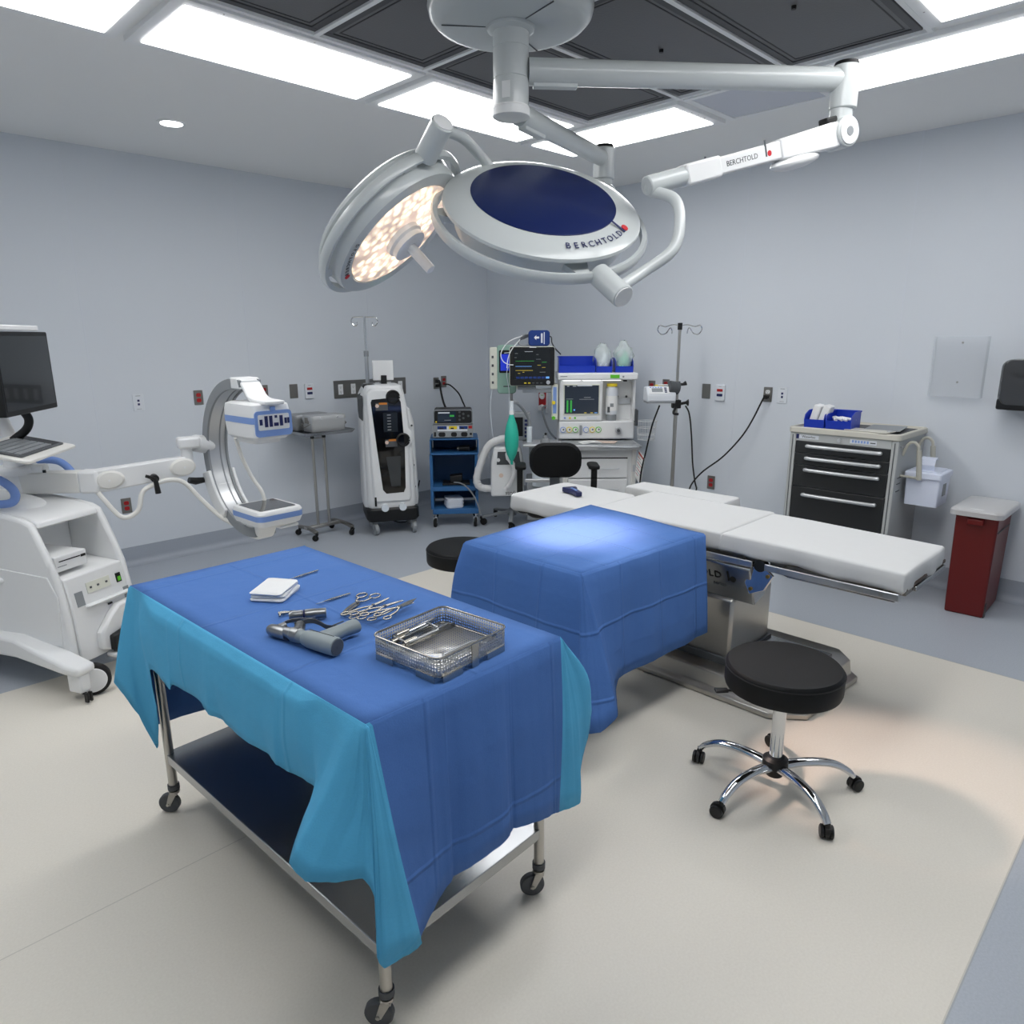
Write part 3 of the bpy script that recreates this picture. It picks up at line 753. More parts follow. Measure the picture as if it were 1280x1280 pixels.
def cr(a, b, c, d, t): return .5*((2*b)+(c-a)*t+(2*a-5*b+4*c-d)*t*t+(3*b-3*c+d-a)*t**3)
def skirt(bl, ribs, mats, kr=5, kv=4, wob=.0022, seed=1, uvs=None):
    """ribs: list of (points top->hem, material index of the span that follows); closed loop or open"""
    rnd = random.Random(seed)
    n = len(ribs); K = len(ribs[0][0])
    dense = []
    for pts, mi in ribs:
        P = [Vector(p) for p in pts]; row = []
        for i in range(K-1):
            if i == 0:
                for j in range(kv): row.append(P[0].lerp(P[1], j/kv))
                continue
            a = P[i-1] if i > 1 else P[1]*2-P[2]; d = P[i+2] if i+2 < K else P[-1]*2-P[-2]
            for j in range(kv): row.append(cr(a, P[i], P[i+1], d, j/kv))
        row.append(P[-1]); dense.append(row)
    rows = []; mi_ = []
    for i in range(n-1):
        for j in range(kr):
            t = j/kr
            row = []
            for q in range(len(dense[0])):
                b, c = dense[i][q], dense[i+1][q]
                a = dense[i-1][q] if i else b*2-c
                d = dense[i+2][q] if i+2 < n else c*2-b
                p = cr(a, b, c, d, t); lnr = b.lerp(c, t)
                row.append(lnr.lerp(p, .5))
            rows.append(row); mi_.append(ribs[i][1])
    rows.append(dense[-1])
    ph = [rnd.random()*6.28 for _ in range(6)]
    o = len(bl.v)
    m = len(rows[0])
    for r, row in enumerate(rows):
        for q, p in enumerate(row):
            f = q/(m-1); pn = Vector(p)
            if f > .2:
                o_ = Vector((p.x-cen.x, p.y-cen.y, 0)).normalized()
                pn += o_*(wob*f*(.6*math.sin(r*.83+ph[0]+f*2)+.4*math.sin(r*1.9+ph[1]-f*3)))
            bl.v.append(pn)
    u = 0; us = []
    for r in range(len(rows)):
        if r: u += (rows[r][m//2]-rows[r-1][m//2]).length
        us.append(u)
    for r in range(len(rows)-1):
        for q in range(m-1):
            bl.f.append((o+r*m+q, o+(r+1)*m+q, o+(r+1)*m+q+1, o+r*m+q+1)); bl.m.append(mi_[r])
    for r, row in enumerate(rows):
        dd = 0
        for q in range(m):
            if q: dd += (row[q]-row[q-1]).length
            bl.uv[o+r*m+q] = (us[r], dd+.02)
    return rows
def drape_obj(name, bl, mats, label, cat, thick=.0018):
    o = obj(name, bl, mats, None, ang=180)
    uvl = o.data.uv_layers.new(name='UVMap')
    for lp in o.data.loops:
        uvl.data[lp.index].uv = bl.uv.get(lp.vertex_index, (0, 0))
    md = o.modifiers.new('Solid', 'SOLIDIFY'); md.thickness = thick; md.offset = 0
    return tag(o, label, cat)
def top_grid(bl, c00, c10, c11, c01, nu, nv, bulge=None):
    """quad top c00->c10 (u) and c00->c01 (v)"""
    o = len(bl.v); c00, c10, c11, c01 = map(Vector, (c00, c10, c11, c01))
    for j in range(nv+1):
        for i in range(nu+1):
            s, t = i/nu, j/nv
            p = (c00*(1-s)+c10*s)*(1-t)+(c01*(1-s)+c11*s)*t
            if bulge: p = p+Vector((0, 0, bulge(s, t)))
            bl.uv[len(bl.v)] = (s*(c10-c00).length+.115, t*(c01-c00).length+.1); bl.v.append(p)
    for j in range(nv):
        for i in range(nu):
            a = o+j*(nu+1)+i; bl.f.append((a, a+1, a+nu+2, a+nu+1)); bl.m.append(bl.mi)

Z0 = .9025
FL = Vector((.785, 1.256, Z0)); FR = Vector((1.454, 1.259, Z0)); BR = Vector((1.405, 2.64, Z0)); BL = Vector((.725, 2.632, Z0))
bl = B()
cen = (FL+FR+BR+BL)/4
top_grid(bl, FL, FR, BR, BL, 14, 28, lambda s, t: .0012*math.sin(9*s+3*t)*math.sin(PI*s)*math.sin(PI*t))
def rb(top, hem, mi, bulge=0., mid=None, mz=.5):
    """rib from a point on the top edge to the hem"""
    T_ = Vector(top); Hm = Vector(hem); out = Vector((T_.x-cen.x, T_.y-cen.y, 0))
    e = Vector((Hm.x-T_.x, Hm.y-T_.y, 0)); e = e.normalized() if e.length > 1e-4 else out.normalized()
    p1 = T_+e*.007+Vector((0,0,-.009))
    if mid is None:
        md = p1.lerp(Hm, mz)+e*bulge
    else: md = Vector(mid)
    return ([T_, p1, md, Hm], mi)
def L(a, b_, t): return a.lerp(b_, t)
ribs = []
# left long side, far -> near (cyan = 1)
def left(y, hz, dx=0., mdx=0.):
    t = (y-BL.y)/(FL.y-BL.y); T_ = L(BL, FL, t)
    r = rb(T_, (T_.x-.034+dx, y, hz), 1, 0, (T_.x-.036+mdx, y, (hz+Z0)/2-.02))
    r[0][1] = Vector((T_.x-.026+mdx*.4, y, Z0-.026-abs(mdx)*.8)); return r
ribs += [rb(BL, (.735, 2.655, .335), 1),
         rb(BL, (.700, 2.690, .40), 1, 0, (.70, 2.66, .66)),
         rb(BL, (.640, 2.675, .545), 1, 0, (.675, 2.655, .72)),
         rb(BL, (.675, 2.600, .46), 1, 0, (.69, 2.62, .70)),
         rb(L(BL, FL, .01), (.722, 2.575, .285), 1, 0, (.70, 2.59, .62)),
         rb(L(BL, FL, .04), (.730, 2.545, .40), 1, 0, (.712, 2.55, .70)),
         rb(L(BL, FL, .08), (.705, 2.47, .64), 1, 0, (.70, 2.50, .78)),
         left(2.40, .648, .008), left(2.28, .640, -.006, .004), left(2.262, .662, .0), left(2.12, .664, .012, .004), left(2.0, .658, -.004), left(1.94, .656, .01), left(1.80, .662, -.006, .004), left(1.68, .661, .006),
         left(1.60, .668, -.01, -.004), left(1.575, .655, .004), left(1.50, .660, .010),
         rb(L(BL, FL, .86), (.742, 1.42, .672), 1, 0, (.75, 1.435, .79)),
         rb(L(BL, FL, .93), (.70, 1.42, .62), 1, 0, (.745, 1.37, .77)),
         rb(L(BL, FL, .975), (.622, 1.352, .578), 1, 0, (.715, 1.315, .745)),
         rb(L(BL, FL, .99), (.632, 1.30, .553), 1, 0, (.728, 1.272, .73)),
         rb(L(BL, FL, .995), (.668, 1.248, .558), 1, 0, (.745, 1.245, .71)),
         rb(L(BL, FL, 1.), (.722, 1.205, .560), 1, 0, (.757, 1.232, .72)),
         rb(FL, (.746, 1.198, .500), 1, 0, (.762, 1.225, .70)),
         rb(FL, (.738, 1.190, .345), 1, 0, (.765, 1.215, .64)),
         rb(FL, (.748, 1.178, .315), 1, 0, (.772, 1.212, .62)),
         rb(FL, (.815, 1.180, .300), 1, 0, (.800, 1.212, .60)),
         rb(FL, (.868, 1.192, .285), 1, 0, (.822, 1.212, .585)),
         rb(L(FL, FR, .015), (.876, 1.205, .292), 0, 0, (.830, 1.218, .58)),
         ]
def end(x, hz, dy=0., mdy=0.):
    t = (x-FL.x)/(FR.x-FL.x); T_ = L(FL, FR, t)
    return rb(T_, (x, 1.228+dy, hz), 0, 0, (x, 1.236+mdy, (hz+Z0)/2))
ribs += [end(.94, .335, -.004), end(1.00, .362, .006, .006), end(1.02, .365, .012, .008), end(1.09, .378, -.008, -.004), end(1.20, .386, -.006), end(1.235, .388, .012, .010), end(1.25, .386, .008, .006), end(1.33, .372, -.006), end(1.40, .356, .0),
         rb(FR, (1.430, 1.232, .345), 1, 0, (1.445, 1.238, .64)),
         rb(FR, (1.475, 1.226, .338), 1, 0, (1.470, 1.232, .63)),
         rb(FR, (1.522, 1.226, .334), 1, 0, (1.498, 1.234, .63)),
         rb(FR, (1.540, 1.240, .445), 1, 0, (1.525, 1.240, .68)),
         rb(FR, (1.615, 1.262, .60), 1, 0, (1.570, 1.248, .745)),
         rb(L(FR, BR, .03), (1.590, 1.34, .640), 1, 0, (1.540, 1.31, .77)),
         rb(L(FR, BR, .09), (1.520, 1.42, .655), 1, 0, (1.492, 1.40, .78))]
for y, dz, dx in ((1.55, 0, .02), (1.75, .004, .032), (1.95, -.004, .02), (2.15, .003, .03), (2.35, -.003, .022), (2.5, .0, .03)):
    t = (y-FR.y)/(BR.y-FR.y); T_ = L(FR, BR, t); ribs.append(rb(T_, (T_.x+dx, y, .66+dz), 1))
ribs += [rb(L(FR, BR, .97), (1.50, 2.62, .60), 1), rb(BR, (1.49, 2.70, .5), 1), rb(BR, (1.42, 2.68, .33), 0)]
for x, dz, dy in ((1.25, .0, .02), (1.1, .004, .032), (.95, -.004, .02), (.84, .0, .028)):
    t = (x-BR.x)/(BL.x-BR.x); T_ = L(BR, BL, t); ribs.append(rb(T_, (x, T_.y+dy, .33+dz), 0))
ribs.append(ribs[0])
bl.mi = 0
skirt(bl, ribs, None, 6, 5, seed=3)
drape_obj('table_drape', bl, ['drapeblue', 'drapecyan'], 'royal blue surgical drape with bright cyan edges, hanging over the foreground instrument table', 'drape')
# ------------------------------------------------------------------ things laid out on the drape
ZT = .905
def flat_outline_tube(pts, r, z, n=8, k=6): return spl([(x, y, z) for x, y in pts], k)
# folded gauze pad
t = thing('gauze_pad', 'white folded gauze pad lying on the blue drape behind the drill', 'gauze', (1.04, 2.175, ZT), 38)
rnd = random.Random(4)
for i, (dx, dy, dz, a) in enumerate(((0,0,.0,0),(.004,.003,.0105,4),(-.003,.002,.021,-3))):
    b = B(); N = 9; rows = []
    w, h, th = .145-.004*i, .12-.003*i, .012
    X = XF((dx, dy, dz), 0, 0, a)
    rr = []
    for zz, sc_ in ((0, .95), (.003, 1.), (th-.003, 1.), (th-.001, .94), (th+.003, .72), (th+.004, .3)):
        rr.append([(x*sc_+rnd.uniform(-.0015,.0015), y*sc_+rnd.uniform(-.0015,.0015), zz+rnd.uniform(-.0008,.0008)+.004*math.sin(x*30)*(zz > .005)) for x, y in rrect(w, h, .014, 4)])
    obj('gauze_layer', b.loft(rr, X=X), 'gauze', t, ang=60)
# scalpel handles
def scalpel(label, p, q):
    p = Vector((*p, ZT+.005)); q = Vector((*q, ZT+.006)); d = q-p; L_ = d.length; a = math.degrees(math.atan2(d.y, d.x))
    t = thing('scalpel', label, 'scalpel', p, a, 'scalpels on the drape')
    h = B(); h.loft([[(x, sy*w/2, sz*hh/2) for sy, sz in ((-1,-1),(1,-1),(1,1),(-1,1))] for x, w, hh in ((.03,.004,.003),(.05,.007,.004),(L_*.5,.008,.0045),(L_-.01,.008,.004),(L_,.005,.003))])
    obj('handle', h, 'inst', t, bev=.0008)
    g = B()
    for k in range(6): g.box(.055+k*.005, .0565+k*.005, -.0042, .0042, -.0022, .0026)
    obj('grip_grooves', g, 'dullsteel', t)
    obj('blade', B().loft([[(x, sy*w/2, sz*.0006) for sy, sz in ((-1,-1),(1,-1),(1,1),(-1,1))] for x, w in ((0,.0008),(.012,.005),(.028,.005),(.034,.003))]), 'alu', t)
scalpel('thin steel scalpel lying beyond the gauze pad, furthest from the camera', (1.133, 2.271), (1.270, 2.291))
scalpel('thin steel scalpel lying between the gauze pad and the scissors', (1.083, 1.986), (1.217, 1.993))
# scissors and clamps: two shanks crossing at a box joint, finger rings at one end
def forceps(name, label, cat, tail, tip, spread, ring=.012, bend=0., pivot=.62, z=0., scissor=False):
    p = Vector((*tail, 0)); q = Vector((*tip, 0)); d = q-p; L_ = d.length; a = math.degrees(math.atan2(d.y, d.x))
    t = thing(name, label, cat, (tail[0], tail[1], ZT+z), a, 'scissors and clamps on the drape')
    for k, s in enumerate((-1, 1)):
        zz = .004+.0035*k
        b = B()
        rc = (ring, s*(spread/2), zz)
        b.tube([(rc[0]+ring*math.cos(u)*1.15, rc[1]+ring*.85*math.sin(u), zz) for u in [2*PI*i/20 for i in range(20)]], .0028, 8, closed=True)
        sh = [(rc[0]+ring*1.1, rc[1]-s*.002, zz), (L_*.35, s*spread*.33, zz), (L_*pivot-.012, s*.003, .0055), (L_*pivot, 0, .0055)]
        b.tube(spl(sh, 5), [.0032]*16, 8)
        yb = lambda x: bend*((x-L_*pivot)/(L_*(1-pivot)))**2
        xs = [L_*pivot+(L_-L_*pivot)*i/6 for i in range(7)]
        if scissor:
            b.loft([[(x, yb(x)-s*(.0005), .0055-.001+.0016*k), (x, yb(x)-s*(.0005+w), .0055-.001+.0016*k), (x, yb(x)-s*(.0005+w), .0055+.0016*k), (x, yb(x)-s*.0005, .0055+.0016*k)] for x, w in zip(xs, (.008,.0105,.011,.0105,.009,.006,.001))])
        else:
            b.tube([(x, yb(x)-s*.0016, .0055) for x in xs], [.0042,.004,.0037,.0034,.003,.0025,.0016], 8)
        obj('shank', b, 'inst', t, ang=50)
    obj('box_joint', B().cyl((L_*pivot, 0, .0015), (L_*pivot, 0, .0098), .0062, n=14), 'inst', t)
    if not scissor:
        r = B()
        for s in (-1, 1): r.box(.045, .05, -.001 if s > 0 else -spread*.35, spread*.35 if s > 0 else .001, .0045+.002*(s > 0), .0062+.002*(s > 0))
        obj('ratchet', r, 'inst', t)
    return t
forceps('bandage_scissors', 'angled bandage scissors with large rings, longest of the steel tools on the drape', 'scissors', (1.262, 1.935), (1.078, 1.846), .05, .019, .012, .42, 0, True)
forceps('hemostat', 'steel clamp pointing at the gauze pad side, lowest in the heap of clamps', 'clamp', (1.087, 1.812), (1.275, 1.845), .036, .012, .006, .6, .004)
forceps('hemostat', 'steel clamp fanned out towards the bed drape, beside the bandage scissors', 'clamp', (1.098, 1.782), (1.285, 1.792), .038, .0125, -.004, .62, .009)
forceps('needle_holder', 'short steel needle holder nearest the mesh tray', 'needle holder', (1.108, 1.742), (1.290, 1.738), .040, .0125, 0, .68, .014)
forceps('dissecting_scissors', 'slim pointed scissors with rings beside the mesh tray', 'scissors', (1.135, 1.70), (1.312, 1.752), .036, .012, 0, .55, .019, True)
# surgical drill (pistol lying on its side)
t = thing('surgical_drill', 'grey pistol-shaped surgical drill lying on its side beside the mesh tray', 'drill', (.905, 1.70, ZT+.027), math.degrees(math.atan2(1.591-1.775, .930-.886)))
b = B(); b.lathe([(.001,-.0),(.019,0),(.021,.004),(.021,.03),(.0185,.034),(.0185,.05),(.022,.055),(.0255,.075),(.0265,.10),(.0265,.168),(.025,.174),(.001,.174)], 28, X=XF((-.075,0,0), 0, 90, 0))
body = obj('body', b, 'drillgrey', t)
obj('chuck', B().lathe([(.001,-.03),(.012,-.03),(.0155,-.026),(.0155,-.012),(.0175,-.01),(.0175,.0),(.001,.0)], 24, X=XF((-.075,0,0), 0, 90, 0)), 'drillsteel', t)
obj('nose_collar', B().lathe([(.0195,.004),(.0218,.006),(.0218,.03),(.0195,.032)], 28, X=XF((-.075,0,0), 0, 90, 0)), 'drillsteel', t)
obj('end_plate', B().cyl((.099,0,0), (.1015,0,0), .022, n=26).cyl((.1015,.0,0), (.1022,0,0), .004, n=10), 'darkgrey', t)
obj('panel_line', B().box(-.01,.085,.004,.0055,.0255,.0272), 'darkgrey', t)
# grip in the local +y direction (towards the tray), lying flat
def gsec(y, x0, x1, hz): return [(x, y+s_, z) for x, z, s_ in [((x0+x1)/2+(x1-x0)/2*math.cos(a)+.0, hz*math.sin(a), 0) for a in [2*PI*i/20 for i in range(20)]]]
g = B().loft([gsec(.006,-.005,.062,.021), gsec(.03,.0,.052,.021), gsec(.06,.006,.05,.0205), gsec(.095,.012,.05,.02), gsec(.12,.012,.058,.021), gsec(.135,.014,.062,.021), gsec(.14,.018,.056,.016)])
obj('grip', g, 'drillgrey', t)
obj('trigger', B().loft([gsec(.03,-.012,.004,.008), gsec(.05,-.012,.008,.008)]), 'drillsteel', t, bev=.001)
obj('finger_groove', B().tube([(.012,.07,.0185),(.016,.09,.0195),(.018,.108,.0195)], .002, 8), 'darkgrey', t)
# drill attachments
def attach(name, label, p, q, prof, ring=None):
    p = Vector(p); q = Vector(q); d = (q-p).normalized(); L_ = (q-p).length
    a = math.degrees(math.atan2(d.y, d.x)); rmax = max(r for r, _ in prof)
    t = thing(name, label, 'drill attachment', (p.x, p.y, ZT+rmax+.001), a)
    obj('barrel', B().lathe([(r, f*L_) for r, f in prof], 26, X=XF((0,0,0), 0, 90, 0)), 'drillsteel', t)
    return t, L_
t, L_ = attach('drill_attachment', 'steel drill attachment cylinder with a dark ring, lying behind the drill', (.957, 1.925, 0), (1.052, 1.868, 0), [(.001,0),(.012,0),(.0145,.05),(.0155,.12),(.0155,.36),(.0125,.37),(.0125,.43),(.0165,.44),(.0165,.72),(.0155,.74),(.0155,.98),(.014,1),(.001,1)])
obj('ring', B().lathe([(.0125,L_*.375),(.0158,L_*.38),(.0158,L_*.425),(.0125,L_*.43)], 26, X=XF((0,0,0), 0, 90, 0)), 'navy', t)
t, L_ = attach('drill_chuck', 'dark steel hollow chuck at the front left of the tools', (.866, 1.872, 0), (.884, 1.795, 0), [(.001,0),(.012,0),(.0165,.1),(.018,.3),(.018,.7),(.0175,.75),(.0175,1),(.013,1),(.012,.8),(.001,.8)])
obj('side_port', B().cyl((L_*.35, .012, .004), (L_*.35, .034, .006), .012, .010, n=18), 'drillsteel', t)
t, L_ = attach('wire_driver', 'grey steel attachment with a curved lever arm, lying between chuck and drill grip', (.945, 1.835, 0), (.912, 1.785, 0), [(.001,0),(.013,0),(.0155,.06),(.0165,.3),(.0165,.62),(.0175,.66),(.0175,1),(.0125,1),(.011,.85),(.001,.85)])
A_ = t.matrix_basis.inverted()
lv = [A_ @ Vector((x, y, ZT+z)) for x, y, z in ((.93,1.84,.022),(.968,1.822,.028),(.985,1.80,.024),(.998,1.775,.014),(1.02,1.757,.012),(1.058,1.738,.012))]
obj('lever', B().rib(spl(lv, 6), .0025, .014), 'darkgrey', t, bev=.0008)
lv = [A_ @ Vector((x, y, ZT+z)) for x, y, z in ((.90,1.868,.02),(.925,1.868,.026),(.955,1.858,.026),(.985,1.853,.018),(1.01,1.862,.014))]
obj('spring_arm', B().rib(spl(lv, 6), .002, .011), 'dullsteel', t, bev=.0006)
t = thing('drill_bit', 'tiny right-angled steel drill bit holder nearest the gauze pad', 'drill bit', (.955, 1.992, ZT+.007), -27)
obj('shaft', B().lathe([(.001,0),(.0055,0),(.0062,.01),(.0062,.022),(.005,.026),(.005,.052),(.0035,.055),(.0035,.064),(.001,.065)], 18, X=XF((0,0,0), 0, 90, 0)), 'inst', t)
obj('head', B().cyl((.006,0,0), (.004,-.02,-.002), .004, .003, n=14), 'inst', t)

# perforated steel instrument tray
def perf_mat():
    m = bpy.data.materials.new('perforated_steel'); m.use_nodes = True
    nt = m.node_tree; n = nt.nodes; l = nt.links; b = n['Principled BSDF']
    b.inputs['Base Color'].default_value = (*hx('#C4C3C0'), 1); b.inputs['Metallic'].default_value = .7; b.inputs['Roughness'].default_value = .36
    uv = n.new('ShaderNodeUVMap'); uv.uv_map = 'UVMap'
    v = n.new('ShaderNodeTexVoronoi'); v.voronoi_dimensions = '2D'; v.inputs['Scale'].default_value = 1/.0088; v.inputs['Randomness'].default_value = 0.0
    l.new(uv.outputs['UV'], v.inputs['Vector'])
    g = n.new('ShaderNodeMath'); g.operation = 'GREATER_THAN'; l.new(v.outputs['Distance'], g.inputs[0]); g.inputs[1].default_value = .33
    l.new(g.outputs[0], b.inputs['Alpha']); return m
M['perf'] = perf_mat()
TC = Vector((1.137, 1.415)); TA = math.degrees(math.atan2(1.28-1.535, 1.009-.983))+90  # local y along the long side
tr = thing('instrument_tray', 'perforated steel instrument tray standing on the near right of the blue drape', 'tray', (TC.x, TC.y, ZT), TA)
W_, D_, H_ = .272, .252, .068
def wallmesh(z0, z1, w, d, r=.022):
    b = B(); ring = rrect(w, d, r, 6); n = len(ring); us = 0
    for i in range(n+1):
        x, y = ring[i % n]
        if i: us += math.hypot(x-ring[i-1][0], y-ring[i-1][1])
        b.uv[len(b.v)] = (us, z0); b.v.append(Vector((x, y, z0))); b.uv[len(b.v)] = (us, z1); b.v.append(Vector((x, y, z1)))
    for i in range(n): b.f.append((2*i, 2*i+2, 2*i+3, 2*i+1)); b.m.append(0)
    return b
def uvput(o, b):
    u = o.data.uv_layers.new(name='UVMap')
    for lp in o.data.loops: u.data[lp.index].uv = b.uv[lp.vertex_index]
b = wallmesh(.018, H_, W_, D_); o = obj('perforated_wall', b, 'perf', tr, solid=.001); uvput(o, b)
b = B()
for x in (-1, 1):
    for y in (-1, 1): b.uv[len(b.v)] = (x*W_/2, y*D_/2); b.v.append(Vector((x*(W_/2-.006), y*(D_/2-.006), .0195)))
b.f.append((0, 2, 3, 1)); b.m.append(0); o = obj('perforated_bottom', b, 'perf', tr, solid=.001); uvput(o, b)
obj('rim', B().tube([(x, y, H_) for x, y in rrect(W_, D_, .022, 6)], .0028, 8, closed=True), 'inst', tr)
bb = B()
for s0, s1, yy in ((-.5,-.22,-1),(.22,.5,-1),(-.5,-.22,1),(.22,.5,1)):
    bb.box(s0*(W_-.04), s1*(W_-.04), yy*D_/2-.001, yy*D_/2+.001, 0, .02)
for s0, s1, xx in ((-.5,-.22,-1),(.22,.5,-1),(-.5,-.22,1),(.22,.5,1)):
    bb.box(xx*W_/2-.001, xx*W_/2+.001, s0*(D_-.04), s1*(D_-.04), 0, .02)
ring = rrect(W_, D_, .022, 6)
skb = B().loft([[(x, y, z) for x, y in ring] for z in (.014, .020)], cap=False); obj('base_band', skb, 'inst', tr, solid=.0012)
for i, (s0, s1, xx, yy) in enumerate(((-.5,-.2,0,-1),(.2,.5,0,-1),(-.5,-.2,0,1),(.2,.5,0,1),(-.5,-.2,-1,0),(.2,.5,-1,0),(-.5,-.2,1,0),(.2,.5,1,0))):
    b = B()
    if yy: b.box(s0*(W_-.03), s1*(W_-.03), yy*D_/2-.001, yy*D_/2+.001, 0, .018)
    else: b.box(xx*W_/2-.001, xx*W_/2+.001, s0*(D_-.03), s1*(D_-.03), 0, .018)
    obj('foot', b, 'inst', tr)
obj('clip_band', B().box(-.013, .013, -D_/2-.002, -D_/2, .0, H_), 'inst', tr)
obj('divider', B().box(-W_/2+.01, W_/2-.01, .066, .068, .021, .036), 'inst', tr)
for s in (-1, 1):
    x = s*(D_/2-.006)
    hb = [(x, -.055, .040), (x-s*.045, -.055, .036), (x-s*.056, -.046, .035), (x-s*.056, .046, .035), (x-s*.045, .055, .036), (x, .055, .040)]
    obj('handle', B().tube([(q[1]*1.15, q[0], q[2]) for q in hb], .003, 8), 'silver', tr)
TM = tr.matrix_basis
def in_tray(x, y, z=.0215): return TM @ Vector((x, y, z))
p = in_tray(-.065, -.02); t = thing('paper_label', 'small white paper label lying in the steel tray', 'label', p, TA-45)
obj('strip', B().box(-.034, .034, -.0125, .0125, 0, .0006), 'paper', t)
obj('print', B().box(-.028, .026, -.004, -.002, .0005, .0008), 'paleblue', t); obj('print', B().box(-.028, .012, .003, .005, .0005, .0008), 'paleblue', t)
for (y0, y1, x, dz, lab) in ((-.085, .055, -.105, .004, 'slim steel rod instrument in the tray, against its rear wall'), (-.06, .09, -.115, .012, 'slim steel rod instrument in the tray, lying across the other rod'), (-.07, .1, -.072, .003, 'long steel rod instrument in the tray beside the divider')):
    t = thing('rod_instrument', lab, 'instrument', in_tray(y0, -x, .0215+dz+.0075), TA, 'rods in the mesh tray')
    obj('shaft', B().cyl((0,0,0), (y1-y0,0,.004), .0052, .004, n=10), 'chrome', t); obj('grip', B().cyl((0,0,0), (.045,0,.001), .0085, .0075, n=12), 'inst', t)
# ------------------------------------------------------------------ round swivel stools
def stool(loc, rz, label, lev=0, seatz=.545, r=.215, grp='black round stools'):
    t = thing('swivel_stool', label, 'stool', loc, rz, grp)
    obj('seat', B().lathe([(.001, seatz-.105), (r-.02, seatz-.105), (r-.004, seatz-.098), (r, seatz-.085), (r, seatz-.022), (r-.003, seatz-.012), (r-.010, seatz-.004), (r-.03, seatz-.0005), (.001, seatz+.001)], 56), 'vinyl', t)
    obj('seam', B().tube([(math.cos(a)*(r+.0005), math.sin(a)*(r+.0005), seatz-.02) for a in [2*PI*i/56 for i in range(56)]], .0022, 6, closed=True), 'black', t)
    obj('seat_plate', B().cb((0,0,seatz-.113), (.2,.2,.018)), 'black', t, bev=.003)
    col_ = obj('column', B().cyl((0,0,.1), (0,0,seatz-.115), .025, n=24), 'chrome', t)
    obj('hub', B().lathe([(.001,.065),(.032,.065),(.036,.075),(.038,.10),(.05,.105),(.048,.135),(.034,.146),(.001,.148)], 28), 'black', t)
    Q = XF((0,0,0), 0, 0, lev)
    ll = obj('lever', B().tube([(.05, 0, seatz-.115), (.14, 0, seatz-.118), (r+.005, 0, seatz-.112)], .005, 8, X=Q), 'black', t)
    obj('paddle', B().loft([[(r-.005, y, seatz-.112+z) for y, z in ((-.012,-.006),(.012,-.006),(.012,.006),(-.012,.006))], [(r+.045, y, seatz-.112+z) for y, z in ((-.016,-.005),(.016,-.005),(.016,.005),(-.016,.005))]], X=Q), 'black', ll, bev=.003)
    for k in range(5):
        a = 2*PI*k/5; c, s = math.cos(a), math.sin(a)
        pts = [(x*c, x*s, z) for x, z in ((.03,.105),(.09,.118),(.17,.122),(.235,.112),(.285,.085),(.308,.062))]
        lg = obj('leg', B().tube(spl(pts, 5), [.0235-.008*(i/25) for i in range(26)], 14, flat=.75), 'chrome', t)
        yaw = math.degrees(a)+(40, 100, -70, 150, 20)[k]
        X = XF((.311*c, .311*s, 0), 0, 0, yaw)
        cs = B(); cs.cyl((0,0,.045), (0,0,.066), .009, n=12, X=X)
        cs.lathe([(.024,-.008),(.0275,-.006),(.0275,.006),(.024,.008)], 20, X=X @ XF((.012,0,.030), 90, 0, 0))
        cs.loft([[(x, sy*.009, z) for x, z in ((-.016,.03),(-.012,.05),(.004,.058),(.02,.056))] for sy in (-1, 1)], X=X)
        cst = obj('caster', cs, 'black', t)
        for sy in (-1, 1):
            obj('wheel', B().lathe([(.001,-.007),(.021,-.007),(.025,-.004),(.025,.004),(.021,.007),(.001,.007)], 22, X=X @ XF((.012, sy*.016, .0252), 90, 0, 0)), 'black', cst)
    return t
st = stool((2.487, 1.025, 0), 24.8, 'black padded round stool with chrome star base in front of the operating table', 112)
st2 = dup(st, (2.665, 3.085, 0), 160, 'black padded round stool half hidden behind the blue draped arm table'); st2['group'] = 'black round stools'
# ------------------------------------------------------------------ operating table
ot = thing('operating_table', 'stainless steel operating table with white sheeted mattress and side rails', 'operating table', (3.37, 1.75, 0))
ZM = .82
# floor base with chamfered foot end
b = B()
def base_poly(o):
    return [(3.0-o, 2.62+o), (3.0-o, 1.28), (3.10-o*.4, 1.17-o), (3.64+o*.4, 1.15-o), (3.74+o, 1.25), (3.74+o, 2.62+o)]
b.loft([[(x, y, .004) for x, y in base_poly(.03)], [(x, y, .03) for x, y in base_poly(.03)], [(x, y, .045) for x, y in base_poly(.0)], [(x, y, .115) for x, y in base_poly(-.01)], [(x, y, .125) for x, y in base_poly(-.03)]])
obj('base', b, 'steel', ot, w=True, bev=.004)
obj('base_cover', B().box(3.16, 3.58, 1.23, 1.58, .124, .150), 'steelsheet', ot, w=True, bev=.008)
obj('floor_lock_pedal', B().box(3.50, 3.53, 1.55, 1.66, .124, .140), 'black', ot, w=True, bev=.004)
# telescopic column
obj('column', B().loft([[(x, y, z) for x, y in ((3.12+o, 1.57+o), (3.55-o, 1.57+o), (3.55-o, 2.22-o), (3.12+o, 2.22-o))] for z, o in ((.10, .012), (.16, 0), (.475, 0))]), 'steel', ot, w=True, bev=.015)
obj('column_skirt', B().box(3.105, 3.565, 1.555, 2.235, .118, .165), 'darkgrey', ot, w=True, bev=.004)
obj('upper_column', B().box(3.17, 3.50, 1.63, 2.16, .46, .64), 'dullsteel', ot, w=True, bev=.01)
